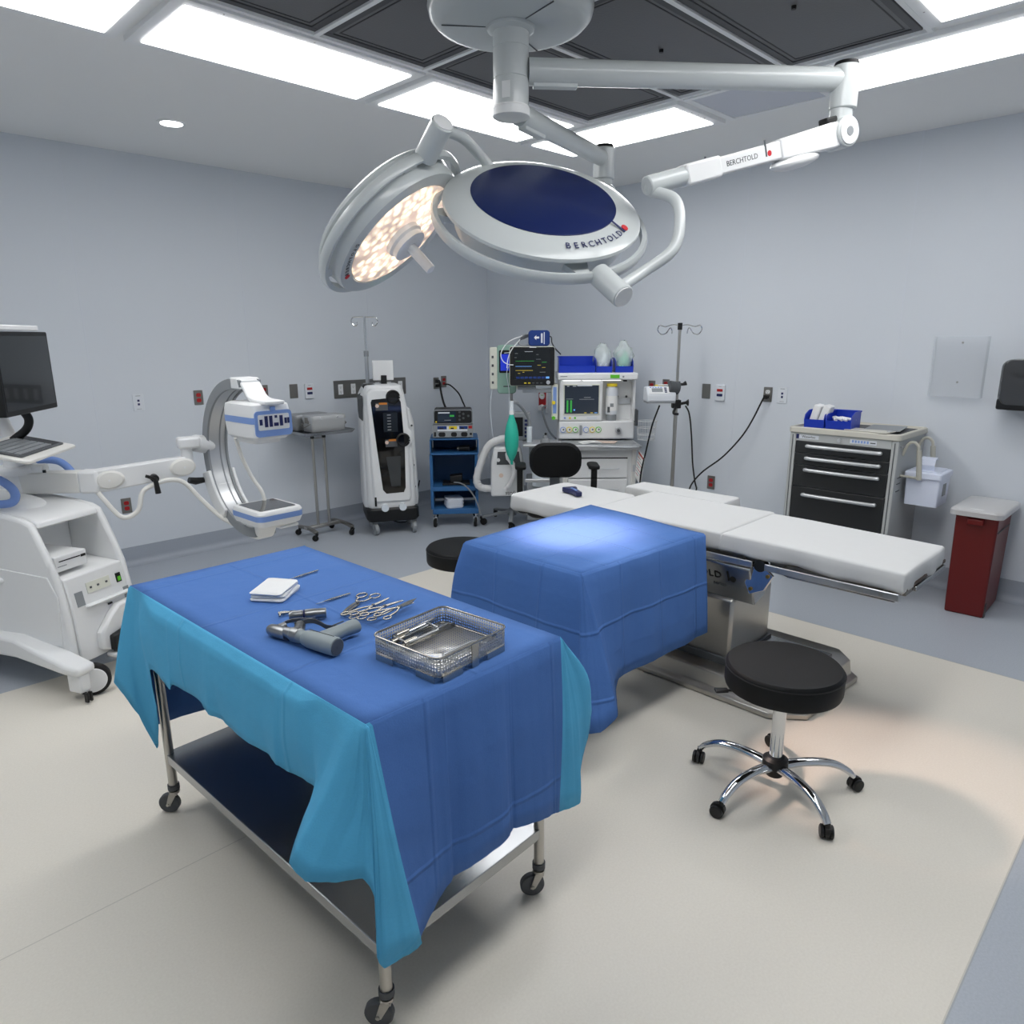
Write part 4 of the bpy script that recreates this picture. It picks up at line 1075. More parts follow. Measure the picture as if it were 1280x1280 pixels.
# sloping shiny covers under the table top
def cover(y0, y1, sx, x0, x1):
    return B().loft([[(x, y, z) for x, z in ((x0, .655), (x0, .69), (x1, .69), (x1, .655), (x1-sx*.02, .50), (x1-sx*.025, .50))] for y in (y0, y1)])
hood = obj('hood', B().loft([[(3.055, y, .672), (3.075, y, .69), (3.24, y, .69), (3.24, y, .505), (3.135, y-.0, .472)] for y in (1.465, 2.28)]), 'steelsheet', ot, w=True, bev=.006)
pn = Vector((-(.672-.472), 0, -(3.135-3.055))).normalized()   # outward normal of the slanted face
up_ = Vector((-(3.135-3.055), 0, .2)).normalized()
Xh = basis(Vector((3.09, 1.795, .585))+pn*.0015, (0,-1,0), up_, Vector((0,-1,0)).cross(up_))
text('lettering', 'BERCHTOLD', .056, Xh @ XF((.0, .018, .001)), 'black', hood, w=True, align='CENTER', spacing=1.1)
text('lettering', 'series', .030, Xh @ XF((.155, -.035, .001)), 'darkgrey', hood, w=True, align='CENTER')
bl_ = B(); bl_.box(.205, .213, -.002, .055, -.001, .0014, X=Xh); obj('logo_bar', bl_, 'black', hood, w=True)
obj('logo_dot', B().cyl((.232, .012, -.001), (.232, .012, .0014), .016, n=20, X=Xh), 'black', hood, w=True)
# table top sections: frame, brown board, rails
def section(name, y0, y1, x0=3.09, x1=3.64):
    f = B(); f.box(x0+.03, x1-.03, y0+.01, y1-.01, .695, .725)
    o = obj(name, f, 'dullsteel', ot, w=True, bev=.003)
    obj('board', B().box(x0, x1, y0, y1, .726, .742), 'brownedge', o, w=True, bev=.002)
    return o
se = section('seat_frame', 1.44, 2.40); sl = section('leg_frame', .80, 1.41)
sh = section('head_frame', 2.43, 2.93, 3.10, 3.50)
def rail(x, y0, y1, par):
    r = obj('side_rail', B().box(x-.006, x+.006, y0, y1, .688, .720), 'alu', par, w=True, bev=.004)
    n = max(2, int((y1-y0)/.3)+1)
    for k in range(n):
        y = y0+.07+(y1-y0-.14)*k/(n-1)
        obj('rail_mount', B().box(min(x, 3.37), max(x, 3.37), y-.015, y+.015, .698, .712) if False else B().cyl((x-(.008 if x < 3.37 else -.008), y, .704), (x+(.06 if x < 3.37 else -.06), y, .704), .009, n=12), 'steel', r, w=True)
rail(3.055, 1.455, 2.35, se); rail(3.055, .815, 1.395, sl); rail(3.675, 1.455, 2.35, se); rail(3.675, .815, 1.395, sl)
obj('under_rail', B().box(3.085, 3.10, .84, 1.30, .668, .682), 'steelsheet', sl, w=True, bev=.003)
for y in (1.02, 1.12): obj('clamp', B().cb((3.088, y, .682), (.02, .03, .014)), 'dullsteel', sl, w=True, bev=.002)
for x in (3.085, 3.645):
    j = B(); j.cyl((x-.02, 1.425, .70), (x+.02, 1.425, .70), .03, n=20)
    hg = obj('hinge', j, 'black', ot, w=True, bev=.003)
    obj('hinge_bracket', B().prism([(1.40,.69),(1.36,.66),(1.40,.58),(1.47,.545),(1.50,.60),(1.46,.69)], x-.008, x+.008, X=basis((0,0,0),(0,1,0),(0,0,1),(1,0,0))), 'chrome', hg, w=True, bev=.003)
    for yy, zz in ((1.385,.655),(1.465,.575),(1.475,.64)): obj('bolt', B().cyl((x-.014, yy, zz), (x+.014, yy, zz), .009, n=12), 'brass', hg, w=True)
for x in (3.14, 3.46):
    for y in (2.5, 2.62, 2.74, 2.86): obj('bolt', B().cyl((x-.05 if x < 3.3 else x+.01, y, .71), (x if x < 3.3 else x+.05, y, .71), .008, n=10), 'brass', sh, w=True)
obj('end_bar', B().box(3.20, 3.62, .792, .812, .70, .722), 'steelsheet', sl, w=True, bev=.004)
# sheeted mattress pads
def pad(name, y0, y1, x0, x1, corner=.03, drop=0., seed=1, z0=.735):
    rnd = random.Random(seed); b = B(); rings = []
    pl = [(x+(x0+x1)/2, y+(y0+y1)/2) for x, y in rrect(x1-x0, y1-y0, corner, 5)]
    # densify
    P = []
    for i in range(len(pl)):
        a = Vector((*pl[i], 0)); c = Vector((*pl[(i+1) % len(pl)], 0)); k = max(1, int((c-a).length/.04))
        for q in range(k): P.append(a.lerp(c, q/k))
    cx, cy = (x0+x1)/2, (y0+y1)/2
    ph = [rnd.uniform(0, 6) for _ in range(5)]
    def wob(i, z): 
        u = i*.9
        return 0.006*math.sin(u+ph[0])*(1-z)+.005*math.sin(u*.37+ph[1])*(1-z*.6)+.0035*math.sin(u*2.1+ph[2]+z*3)*(1-z)
    for z, off in ((z0-.004, -.006), (z0+.006, .006), (z0+.02, .008), (z0+.05, .005), (ZM-.010, .002), (ZM-.003, -.003), (ZM-.0005, -.010), (ZM, -.03)):
        f = (z-z0)/(ZM-z0); ring = []
        for i, p in enumerate(P):
            d = Vector((p.x-cx, p.y-cy, 0)); dd = Vector((d.x/abs(x1-x0), d.y/abs(y1-y0), 0)).normalized()
            w_ = wob(i, f) if z < ZM-.002 else 0
            q = p+dd*(off+w_); ring.append((q.x, q.y, z+(.0 if z > ZM-.003 else .002*math.sin(i*.7+ph[3])*(1-f)*2)))
        rings.append(ring)
    rings = [[(x, y, z-drop*max(0, (1.42-y)/.62)) for x, y, z in r] for r in rings]
    return obj(name, b.loft(rings), 'sheet', ot, w=True, ang=60)
pad('mattress', 1.636, 2.42, 3.07, 3.66, .008, seed=3)
pad('mattress', .805, 1.632, 3.07, 3.63, .012, .014, seed=5)
pad('mattress', 2.424, 3.005, 2.97, 3.50, .05, seed=8)
ab = pad('arm_pad', 1.95, 2.64, 3.668, 3.87, .02, seed=9)
obj('arm_board', B().box(3.66, 3.85, 1.97, 2.62, .718, .734), 'brownedge', ot, w=True, bev=.003)
# corded hand control lying on the head end
t = thing('hand_control', 'dark blue table hand control lying on the white head pad', 'remote control', (3.235, 2.70, ZM+.005), 62)
t.matrix_basis = t.matrix_basis @ Matrix.Scale(1.3, 4)
obj('handset', B().loft([[(x, y*w, z) for y, z in ((-1,0),(1,0),(1,.022),(-1,.022))] for x, w in ((-.06,.014),(-.03,.016),(.02,.02),(.05,.034),(.068,.036),(.075,.03))]), 'navy', t, bev=.005)
obj('hook', B().loft([[(x, y, z) for y, z in ((-.01,-.001),(.01,-.001),(.01,.014),(-.01,.014))] for x in (.07, .105)]), 'navy', t, bev=.003)
for k in range(3): obj('key', B().cb((-.02+k*.025, 0, .0225), (.014, .012, .003)), 'paleblue', t, bev=.001)
# ------------------------------------------------------------------ draped arm table at the bed side
at_ = thing('arm_table', 'side arm table on a post, hidden under the blue drape beside the operating table', 'arm table', (2.55, 2.05, 0))
obj('board', B().box(2.13, 2.92, 1.76, 2.37, .79, .815), 'brownedge', at_, w=True, bev=.008)
obj('post', B().cyl((2.45, 2.05, .03), (2.45, 2.05, .80), .022, n=18), 'steel', at_, w=True)
obj('foot', B().box(2.25, 2.65, 2.03, 2.07, 0, .03).box(2.43, 2.47, 1.85, 2.25, 0, .03), 'steel', at_, w=True, bev=.005)
ZD = .832
A = Vector((2.095, 2.395, ZD-.004)); Bc = Vector((2.115, 1.725, ZD-.008)); Cc = Vector((2.965, 1.672, ZD)); Dd = Vector((3.03, 1.80, ZD+.004)); E_ = Vector((3.055, 2.43, ZD+.002))
bl = B()
top_grid(bl, A, Bc, Cc, E_, 16, 20, lambda s, t: .010*math.sin(PI*min(1, max(0, (t-.35)/.65)))*math.sin(PI*s)+.003*math.sin(7*s+2)*math.sin(5*t)*math.sin(PI*s))
cen = (A+Bc+Cc+E_)/4
def rz_(T_, hem, mid): return ([Vector(T_), Vector(T_)+(Vector((hem[0]-T_[0], hem[1]-T_[1], 0)).normalized()*.012)+Vector((0,0,-.012)), Vector(mid), Vector(hem)], 0)
rr = []
def fr(y, hz, dx=0): 
    t = (y-A.y)/(Bc.y-A.y); T_ = A.lerp(Bc, t); return rz_(T_, (2.055+dx, y, hz), (2.075+dx*.6, y, (hz+ZD)/2))
rr += [rz_(A.lerp(E_, .3), (2.36, 2.47, .46), (2.35, 2.455, .64)), rz_(A.lerp(E_, .1), (2.16, 2.475, .44), (2.15, 2.46, .64)),
       rz_(A, (2.085, 2.49, .46), (2.075, 2.455, .66)), rz_(A, (2.02, 2.45, .44), (2.045, 2.43, .65)), 
       fr(2.34, .43), fr(2.24, .425, .012), fr(2.12, .42, -.004), fr(2.0, .415, .008), fr(1.88, .40, -.006), fr(1.79, .37, .012),
       rz_(A.lerp(Bc, .965), (2.055, 1.70, .30), (2.085, 1.705, .58)),
       rz_(Bc, (1.985, 1.62, .215), (2.06, 1.672, .53)),
       rz_(Bc, (2.03, 1.54, .225), (2.095, 1.640, .53)),
       rz_(Bc, (2.105, 1.515, .275), (2.135, 1.628, .555)),
       rz_(Bc, (2.155, 1.555, .30), (2.155, 1.648, .57)),
       rz_(Bc.lerp(Cc, .1), (2.235, 1.62, .305), (2.21, 1.675, .57))]
for s, hz, dy in ((.22, .315, 0), (.36, .312, .014), (.5, .318, -.002), (.64, .316, .012), (.78, .322, 0), (.9, .328, .008), (1., .335, .0)):
    T_ = Bc.lerp(Cc, s); rr.append(rz_(T_, (T_.x+.01, T_.y-.05+dy, hz), (T_.x+.006, T_.y-.035+dy, .57)))
rr += [rz_(Cc, (2.985, 1.665, .345), (2.985, 1.665, .58)), rz_(Cc.lerp(E_, .03), (3.0, 1.70, .36), (2.995, 1.69, .58))]
skirt(bl, rr, None, 5, 5, seed=9)
drape_obj('bed_drape', bl, ['drapebed'], 'plain royal blue surgical drape over the arm table against the operating table', 'drape')
# ------------------------------------------------------------------ mobile mini C-arm x-ray unit at the left
ca = thing('x_ray_c_arm', 'white mobile x-ray unit with a curved C arm, screen and keyboard, at the left wall', 'x-ray machine', (.98, 4.25, 0), 26.7)
def body_prof(notch):
    p = [(-.215, .13), (-.205, .40), (-.175, .58)]
    if notch: p += [(.16, .60), (.16, .835), (-.065, .835)]
    else: p += [(-.13, .70), (-.085, .80)]
    p += [(-.055, .865), (-.005, .885), (.10, .90), (.40, .925), (.70, .92), (.78, .86), (.80, .70), (.80, .13)]
    return p
XC = -.1225
YZ = basis((0,0,0), (0,1,0), (0,0,1), (1,0,0))    # (y,z) profile extruded along x
b = B(); b.prism(body_prof(True), XC-.175, XC+.175, X=YZ)
hs = obj('housing', b, 'white', ca, bev=.008)
for s in (-1, 1):
    b = B(); b.prism(body_prof(False), XC-.2125 if s < 0 else XC+.175, XC-.175 if s < 0 else XC+.2125, X=YZ); obj('side_panel', b, 'white', ca, bev=.022, seg=3)
obj('top_hump', B().sph((XC-.02, .36, .895), (.14, .26, .06), 14), 'white', ca)
# access door with a knob on the left side
dr = obj('door', B().prism([(-.155,.24),(-.17,.50),(-.12,.60),(.45,.63),(.45,.26),(.1,.22)], XC-.2185, XC-.2105, X=YZ), 'white', ca, bev=.003)
obj('knob', B().sph((XC-.222, .20, .555), (.012,.022,.016), 8), 'white', dr)
# front details
fx = lambda x, z, d=0: (x, -.292-(z-.40)*-.16+d-.0, z)
def fplate(name, x0, x1, z0, z1, m, th=.004, par=None, bev=0):
    X = basis((0, -.2055, .40), (1,0,0), Vector((0,.167,1)).normalized(), Vector((0,-1,.167)).normalized())
    return obj(name, B().box(XC+x0*.74, XC+x1*.74, z0-.40, z1-.40, -.003, th, X=X), m, par or ca, bev=bev)
fplate('connector_panel', -.09, .10, .475, .53, 'cream', .003); 
for x in (-.06, .0, .07): fplate('port', x-.008, x+.008, .497, .507, 'darkgrey', .005)
fplate('switch_frame', .155, .195, .475, .525, 'black', .004); fplate('power_switch', .163, .187, .482, .505, 'lime', .007)
fplate('rating_label', -.19, -.13, .425, .50, 'grey', .0025); fplate('warning_label', .19, .235, .37, .44, 'grey', .0025)
fplate('ledge', -.14, .225, .405, .425, 'white', .03, bev=.01)
obj('lock_slot', B().cb((XC+.04, -.210, .385), (.025, .006, .01)), 'black', ca)
# foot switch hung on the front
fs = obj('foot_switch_holder', B().loft([[(XC+x*.85-.02, y, z) for x, z in ((-.06,.17),(-.055,.26),(.03,.34),(.09,.38),(.20,.385),(.24,.35),(.24,.22),(.20,.15),(.02,.14))] for y in (-.253, -.205)]), 'white', ca, bev=.012)
obj('dial', B().cyl((XC+.116, -.261, .32), (XC+.116, -.251, .32), .045, n=28), 'offwhite', fs)
obj('pedal', B().loft([[(XC+x-.03, y, z) for x, z in ((.0,.15),(.0,.235),(.085,.25),(.09,.165))] for y in (-.288, -.248)]), 'black', fs, bev=.008)
obj('pedal_base', B().box(XC-.03, XC+.09, -.313, -.21, .105, .135), 'white', fs, bev=.012)
obj('pedal_pad', B().box(XC-.01, XC+.075, -.317, -.24, .132, .142), 'darkgrey', fs, bev=.004)
obj('warning_tag', B().box(XC+.14, XC+.185, -.260, -.253, .19, .30), 'logored', fs)
obj('knob', B().sph((XC+.12, -.263, .265), .014, 8), 'black', fs)
# legs and wheels
for s in (-1, 1):
    lg = B(); R_ = lambda y, x, z0, z1, w: [(XC+x-w/2, y, z0), (XC+x+w/2, y, z0), (XC+x+w/2, y, z1), (XC+x-w/2, y, z1)]
    lg.loft([R_(.80, s*.225, .16, .26, .10), R_(.10, s*.235, .17, .275, .11), R_(-.02, s*.245, .165, .25, .12), R_(-.28, s*.275, .15, .205, .12), R_(-.37, s*.28, .15, .195, .10)])
    l_ = obj('leg', lg, 'white', ca, bev=.018, seg=3)
    xf = XC+s*.275
    obj('fork', B().loft([[(xf+dx-.01, y, z) for dx, y in ((-.03,-.355),(.03,-.355),(.03,-.27),(-.03,-.27))] for z in (.055, .155)]), 'white', l_, bev=.01)
    ax = Vector((-.62,-.785,0)).normalized(); tv = Vector((.785,-.62,0)).normalized()
    for yy, xx, a_ in ((-.315, xf+.062 if s < 0 else xf, True), (.55, XC+s*.21, False)):
        Xw = basis((xx, yy, .083), Vector((0,0,1)).cross(ax)*-1, (0,0,1), ax*-1) if a_ else basis((xx, yy, .083), (0,0,1), (0,1,0), (-1,0,0))
        w_ = obj('wheel', B().lathe([(.062,-.022),(.078,-.022),(.083,-.014),(.083,.014),(.078,.022),(.062,.022)], 36, X=Xw), 'rubber', ca)
        obj('hub_cap', B().lathe([(.001,-.026),(.06,-.026),(.068,-.018),(.068,.018),(.06,.026),(.001,.026)], 36, X=Xw), 'white', w_)
    for q in (-.03, -.008): obj('brake_lever', B().cb((xf+q, -.37, .035), (.012,.02,.05)), 'black', l_, bev=.003)
# column, blue push handles
C0 = Vector((.82, 4.56, .99)); P1 = Vector((1.095, 4.33, .99)); P2 = Vector((1.555, 4.25, 1.028))
col = obj('column', B().cyl((.80, 4.60, .88), (.80, 4.60, 1.12), .075, .065, n=28), 'white', ca, w=True, bev=.008)
obj('column_collar', B().cb((.80, 4.60, 1.06), (.2, .2, .045), X=None), 'white', col, w=True, bev=.015)
hb = spl([(.86,4.93,1.03),(.95,4.86,1.06),(1.03,4.76,1.055),(1.07,4.68,.99),(1.075,4.66,.90)], 6)
obj('push_handle', B().tube(hb, .021, 14), 'handleblue', ca, w=True, label='pale blue push handle')
hb = spl([(.52,4.42,1.09),(.63,4.30,1.08),(.69,4.24,1.03),(.70,4.23,.975),(.66,4.26,.945),(.52,4.38,.95)], 6)
obj('push_handle', B().tube(hb, .021, 14), 'handleblue', ca, w=True, label='pale blue push handle')
def beam(a, c, w, h, w2=None, h2=None):
    a, c = Vector(a), Vector(c); d = (c-a).normalized(); s = d.cross(Vector((0,0,1))).normalized(); u = s.cross(d)
    return B().loft([[p+s*(x*ww/2)+u*(y*hh/2) for x, y in ((-1,-1),(1,-1),(1,1),(-1,1))] for p, ww, hh in ((a, w, h), (c, w2 or w, h2 or h))]), d, s, u
b, d, s, u = beam(C0-(P1-C0).normalized()*.05, P1-(P1-C0).normalized()*.07, .09, .115)
ar = obj('lower_arm', b, 'offwhite', ca, w=True, bev=.006)
obj('lock_block', B().cb((0,0,0), (.10,.07,.05), X=basis(C0+d*.06+u*.075, d, s, u)), 'white', ar, w=True, bev=.012)
obj('lock_latch', B().cb((0,0,0), (.012,.012,.02), X=basis(C0+d*.115+u*.062+s*.03, d, s, u)), 'black', ar, w=True)
b, d2l, s2l, u2l = beam(P1-d*.075, P1+d*.03, .095, .125); obj('arm_joint', b, 'white', ar, w=True, bev=.014)
b, d3, s3, u3 = beam(P1+Vector((0,0,.0)), P2, .08, .125, .075, .11)
ua = obj('upper_arm', b, 'white', ca, w=True, bev=.008)
for c_, k in ((P1+d3*.06, 1), (P2-d3*.02, -1)):
    for sd in (-1, 1):
        X = basis(c_+s3*(sd*.04), d3*k, u3 if k*sd*1 > 0 else u3, s3*sd)
        rg = [[(dx*r*(1.0 if math.cos(a) > 0 else .8)*math.cos(a), r*.64*math.sin(a), zz) for a in [2*PI*i/28 for i in range(28)] for dx in (1,)] for r, zz in ((.078,-.002),(.078,.008),(.066,.018),(.03,.022))]
        cp = obj('joint_cover', B().loft(rg, X=X), 'offwhite', ua, w=True)
        obj('screw', B().cyl(c_+s3*(sd*.06), c_+s3*(sd*.064), .006, n=10), 'white', cp, w=True)
kp = P1.lerp(P2, .60)+s3*.055-u3*.03
tk = obj('clamp_knob', B().cyl(kp-s3*.02, kp+s3*.03, .022, n=16), 'black', ua, w=True, bev=.004)
obj('knob_grip', B().tube([kp+s3*.03+u3*.025-d3*.045, kp+s3*.03, kp+s3*.03-u3*.085], [.009,.013,.016], 10), 'black', tk, w=True)
# wrist
pz = P2+Vector((.0,.0,.0))
wr = obj('wrist', B().cyl(P2+Vector((.01,0,.0)), P2+Vector((.01,0,.115)), .032, n=20), 'white', ca, w=True, bev=.004)
CC = Vector((1.765, 3.855, 1.09)); OO = Vector((.05,-1,0)).normalized(); SS = Vector((-1,-.05,0)).normalized(); RC = .395
SP = CC-OO*(RC+.02)
obj('wrist_block', B().box(-.055,.065,-.045,.045,.10,.165, X=XF(P2+Vector((.02,.0,.0)), 0, 0, -12)), 'white', wr, w=True, bev=.014)
hubm = SP-OO*.04
obj('c_hub', B().cyl(P2+Vector((.06,.0,.125)), hubm+Vector((.0,0,.03)), .05, .055, n=24), 'white', wr, w=True, bev=.008)
obj('hub_arm', B().loft([[p+SS*(x*.045)+OO*(y*.03) for x, y in ((-1,-1),(1,-1),(1,1),(-1,1))] for p in (hubm+Vector((0,0,.09)), hubm+Vector((.005,-.02,-.12)), CC-OO*(RC*.93)+Vector((0,0,-.2)))]), 'white', wr, w=True, bev=.012)
def ring(a0, a1, n, r, w, h):
    pts = [CC+OO*(r*math.cos(math.radians(a0+(a1-a0)*i/n)))+Vector((0,0,r*math.sin(math.radians(a0+(a1-a0)*i/n)))) for i in range(n+1)]
    return pts
def ringb(a0, a1, r0, r1, w0, w1, n=40):
    rr = []
    for i in range(n+1):
        a = math.radians(a0+(a1-a0)*i/n); o = OO*math.cos(a)+Vector((0,0,math.sin(a)))
        rr.append([CC+o*r+SS*s_ for r, s_ in ((r0, w0), (r1, w0), (r1, w1), (r0, w1))])
    return B().loft(rr)
cr_ = obj('c_ring', ringb(80, 283, RC, RC+.045, -.055, .055, 48), 'silver', ca, w=True, bev=.003)
for w0, w1 in ((-.064,-.05), (.05,.064)): obj('ring_rail', ringb(80, 283, RC-.008, RC+.05, w0, w1, 48), 'grey', cr_, w=True, bev=.002)
obj('inner_groove', ringb(80, 283, RC-.002, RC+.002, -.022, -.014, 48), 'grey', cr_, w=True)
sv = obj('ring_carriage', ringb(196, 238, RC+.012, RC+.085, -.08, .08, 14), 'white', ca, w=True, bev=.012)
for w0, w1 in ((-.082,-.064), (.064,.082)): obj('carriage_side', ringb(196, 238, RC-.02, RC+.07, w0, w1, 14), 'white', sv, w=True, bev=.006)
kk = CC+OO*(-.44)*1+SS*.10+Vector((0,0,-.17))
obj('carriage_knob', B().tube([kk-SS*.03+OO*.0, kk+SS*.03, kk+SS*.07+Vector((0,0,.012))], [.016,.022,.018], 12), 'black', sv, w=True)
# bracket and x-ray source housing at the top
def oz(o, z, s=0): return CC+OO*o+SS*s+Vector((0,0,z))
br = [oz(o, z) for o, z in ((-.04,.442),(.02,.440),(.07,.42),(.105,.385),(.14,.350),(.20,.333),(.32,.329))]
obj('source_bracket', B().rib(spl(br, 5), .115, .020, up=(0,0,1)), 'white', ca, w=True, bev=.006)
obj('ring_end', B().loft([[oz(o, z, s_) for o, z in ((-.02,.392),(-.02,.45),(.05,.45),(.075,.392))] for s_ in (-.066,.066)]), 'white', cr_, w=True, bev=.006)
XS = basis(oz(.118, .232), -SS, OO*-1, (0,0,1))   # local x to the viewer's right, -y along the opening
def rr3(w, d, r, z): return [(x, y, z) for x, y in rrect(w, d, r, 5)]
so = obj('x_ray_source', B().loft([rr3(.19,.28,.03,-.10), rr3(.215,.32,.03,-.085), rr3(.225,.33,.03,-.02), rr3(.225,.33,.03,.055), rr3(.215,.32,.03,.085), rr3(.18,.28,.03,.095)], X=XS), 'white', ca, w=True)
obj('blue_band', B().loft([rr3(.228,.333,.031,-.012), rr3(.228,.333,.031,.022)], cap=False, X=XS), 'paleblue', so, w=True)
obj('collimator', B().loft([rr3(.16,.2,.03,-.125), rr3(.17,.22,.03,-.098)], X=XS), 'white', so, w=True, bev=.004)
fr_ = B(); fr_.loft([[(x, -.166-q, z-.012) for x, z in rrect(.215,.135,.02,4)] for q in (.0, .006)], X=XS)
cp = obj('control_panel', fr_, 'paleblue', so, w=True)
obj('key_field', B().loft([[(x, -.1725-q, z-.004) for x, z in rrect(.18,.082,.008,4)] for q in (0, .002)], X=XS), 'white', cp, w=True)
for x, z, w, h in ((-.075,0,.016,.03),(-.045,.002,.018,.058),(-.018,.002,.018,.058),(.042,.002,.018,.055),(.068,0,.014,.03),(.09-.006,0,.012,.03),(.012,.025,.014,.014),(.012,-.016,.026,.018)):
    obj('key', B().cb((x, -.1755, z-.002), (w, .003, h), X=XS), 'indigo', cp, w=True)
obj('panel_tab', B().cb((.0, -.170, .062), (.03, .008, .03), X=XS), 'paleblue', cp, w=True, bev=.003)
# flat detector at the bottom
XD = basis(oz(.14, -.285), -SS, OO*-1, (0,0,1))
de = obj('detector', B().loft([rr3(.19,.24,.04,-.065), rr3(.255,.30,.04,-.05), rr3(.275,.32,.04,-.02), rr3(.275,.32,.04,.02), rr3(.262,.306,.04,.032), rr3(.23,.27,.03,.035)], X=XD), 'white', ca, w=True)
obj('blue_band', B().loft([rr3(.278,.323,.041,-.018), rr3(.278,.323,.041,.012)], cap=False, X=XD), 'paleblue', de, w=True)
obj('glass_plate', B().loft([rr3(.215,.25,.012,.0345), rr3(.215,.25,.012,.0365)], X=XD), 'blackglass', de, w=True)
obj('detector_bracket', B().loft([[oz(o, z, s_) for o, z in ((-.04,-.455),(.09,-.455),(.16,-.345),(.02,-.33),(-.03,-.39))] for s_ in (-.06,.06)]), 'white', ca, w=True, bev=.02, seg=3)
obj('grip_bar', B().box(.0,.12,-.12,.0,-.085,-.066, X=XD), 'white', de, w=True, bev=.008)
# hoses
hp = [P1+Vector((-.01,-.03,-.05)), (1.11,4.27,.885), (1.16,4.24,.80), (1.20,4.22,.785), (1.255,4.21,.82), (1.285,4.21,.91), (1.34,4.21,.945), (1.43,4.20,.965), (1.51,4.19,.94), (1.58,4.16,.84), (1.66,4.11,.73), (1.73,4.02,.665), (1.77,3.93,.645)]
obj('cable', B().tube(spl(hp, 6), .013, 10), 'offwhite', ca, w=True)
hp = [oz(-.09,.11,.03), oz(-.10,.0,.0), oz(-.06,-.12,-.03), oz(.0,-.2,-.05), oz(.03,-.27,-.05)]
obj('cable', B().tube(spl(hp, 6), .011, 10), 'offwhite', ca, w=True)
# screen on a post and keyboard tray
e = Vector((.57,.82,0)).normalized(); nn = Vector((.82,-.57,0)).normalized()
post = obj('screen_post', B().tube([(.80,4.60,1.10),(.775,4.56,1.25),(.73,4.52,1.40),(.72,4.50,1.5)], .035, 16), 'white', ca, w=True)
XM = basis(Vector((.965,4.385,1.592))-e*.27, e, (0,0,1), nn)
mo = obj('monitor', B().loft([[(x, y, z) for x, y in rrect(.54,.385,.008)] for z in (-.03, .018)], X=XM), 'black', ca, w=True, bev=.004)
obj('display', B().box(-.255,.255,-.168,.172,.0185,.0195, X=XM), 'screen', mo, w=True)
obj('camera_bar', B().box(-.2,.18,.198,.222,-.03,.02, X=XM), 'white', mo, w=True, bev=.004)
obj('monitor_arm', B().tube(spl([(.72,4.50,1.37),(.74,4.46,1.42),(.76,4.40,1.5)], 5), .03, 12), 'white', mo, w=True)
obj('cable_sleeve', B().tube(spl([(.82,4.40,1.40),(.845,4.40,1.345),(.83,4.42,1.29),(.775,4.47,1.235)], 6), .021, 12), 'black', ca, w=True)
XK = basis((.775,4.285,1.215), e, Vector((0,0,1)).cross(e), (0,0,1)) @ XF((0,0,0), 13, 0, 0)
kt = obj('keyboard_tray', B().loft([[(x, y, z) for x, y in rrect(.56,.30,.03)] for z in (-.012, .004)], X=XK), 'offwhite', ca, w=True, bev=.004)
kb = obj('keyboard', B().loft([[(x, y, z) for x, y in rrect(.47,.20,.01)] for z in (.004, .013)], X=XK), 'darkgrey', kt, w=True, bev=.002)
ky = B()
for r_ in range(5):
    for c_ in range(14): ky.box(-.22+c_*.0245, -.22+c_*.0245+.020, -.085+r_*.034, -.085+r_*.034+.028, .013, .018, X=XK)
obj('keys', ky, 'grey', kb, w=True)
obj('touch_pad', B().box(.13,.22,-.085,.08,.013,.0145, X=XK), 'black', kb, w=True)
obj('tray_support', B().tube([(.80,4.60,1.10),(.80,4.45,1.13),(.82,4.30,1.17)], .024, 12), 'white', kt, w=True)
# video printer standing in the housing's shelf
pr = thing('video_printer', 'small white printer standing in the open shelf of the x-ray unit', 'printer', ca.matrix_basis @ Vector((XC-.07, .0, .602)), 26.7)
obj('case', B().box(-.09, .09, -.12, .16, .004, .085), 'white', pr, bev=.005)
obj('output_slot', B().box(-.07, .05, -.122, -.119, .055, .060), 'black', pr)
obj('button_bar', B().box(.055, .082, -.123, -.119, .05, .062), 'black', pr)
obj('label_strip', B().box(-.08, -.03, -.1215, -.119, .03, .034), 'grey', pr)
for x in (-.07, .07): obj('foot', B().cyl((x, -.08, 0), (x, -.08, .006), .008, n=10), 'black', pr)
M['canmetal'] = mat('container_metal', '#B4B6B7', .5, .35)
M['canmetal_b'] = mat('container_metal_b', '#9A9C9E', .4, .6)
# ------------------------------------------------------------------ tray stand with two sterilising containers
ts = thing('tray_stand', 'two-post stainless steel tray stand on casters by the left wall', 'stand', (3.23, 5.65, 0))
obj('tray', B().loft([[(x+3.235, y+5.65, z) for x, y in rrect(.47+o, .40+o, .04)] for z, o in ((.943, -.03), (.943, 0.), (.965, .015), (.965, .03), (.958, .03), (.936, -.0), (.936, -.03))]), 'steelsheet', ts, w=True)
for x in (3.17, 3.285):
    p = obj('post', B().cyl((x, 5.66, .085), (x, 5.66, .9), .0125, n=16), 'steel', ts, w=True)
    obj('inner_post', B().cyl((x, 5.66, .88), (x, 5.66, .937), .009, n=14), 'chrome', p, w=True)
    obj('collar', B().cyl((x, 5.66, .885), (x, 5.66, .905), .017, n=16), 'black', p, w=True)
obj('brace', B().cyl((3.17, 5.66, .885), (3.285, 5.66, .885), .004, n=8), 'steel', ts, w=True)
obj('cross_bar', B().box(3.04, 3.42, 5.635, 5.685, .075, .10), 'steel', ts, w=True, bev=.003)
for x, y0, y1 in ((3.06, 5.50, 5.80), (3.40, 5.46, 5.80)):
    rn = obj('runner', B().rib(spl([(x, y0, .072), (x, y0+.08, .085), (x, 5.66, .09), (x, y1, .08)], 5), .035, .025), 'dullsteel', ts, w=True, bev=.003)
    for y in (y0, y1): caster(ts, (x-3.23, y-5.65, 0), .027, .025, 160 if x < 3.2 else 200, 'black', 'rubber', 'grey', .005)
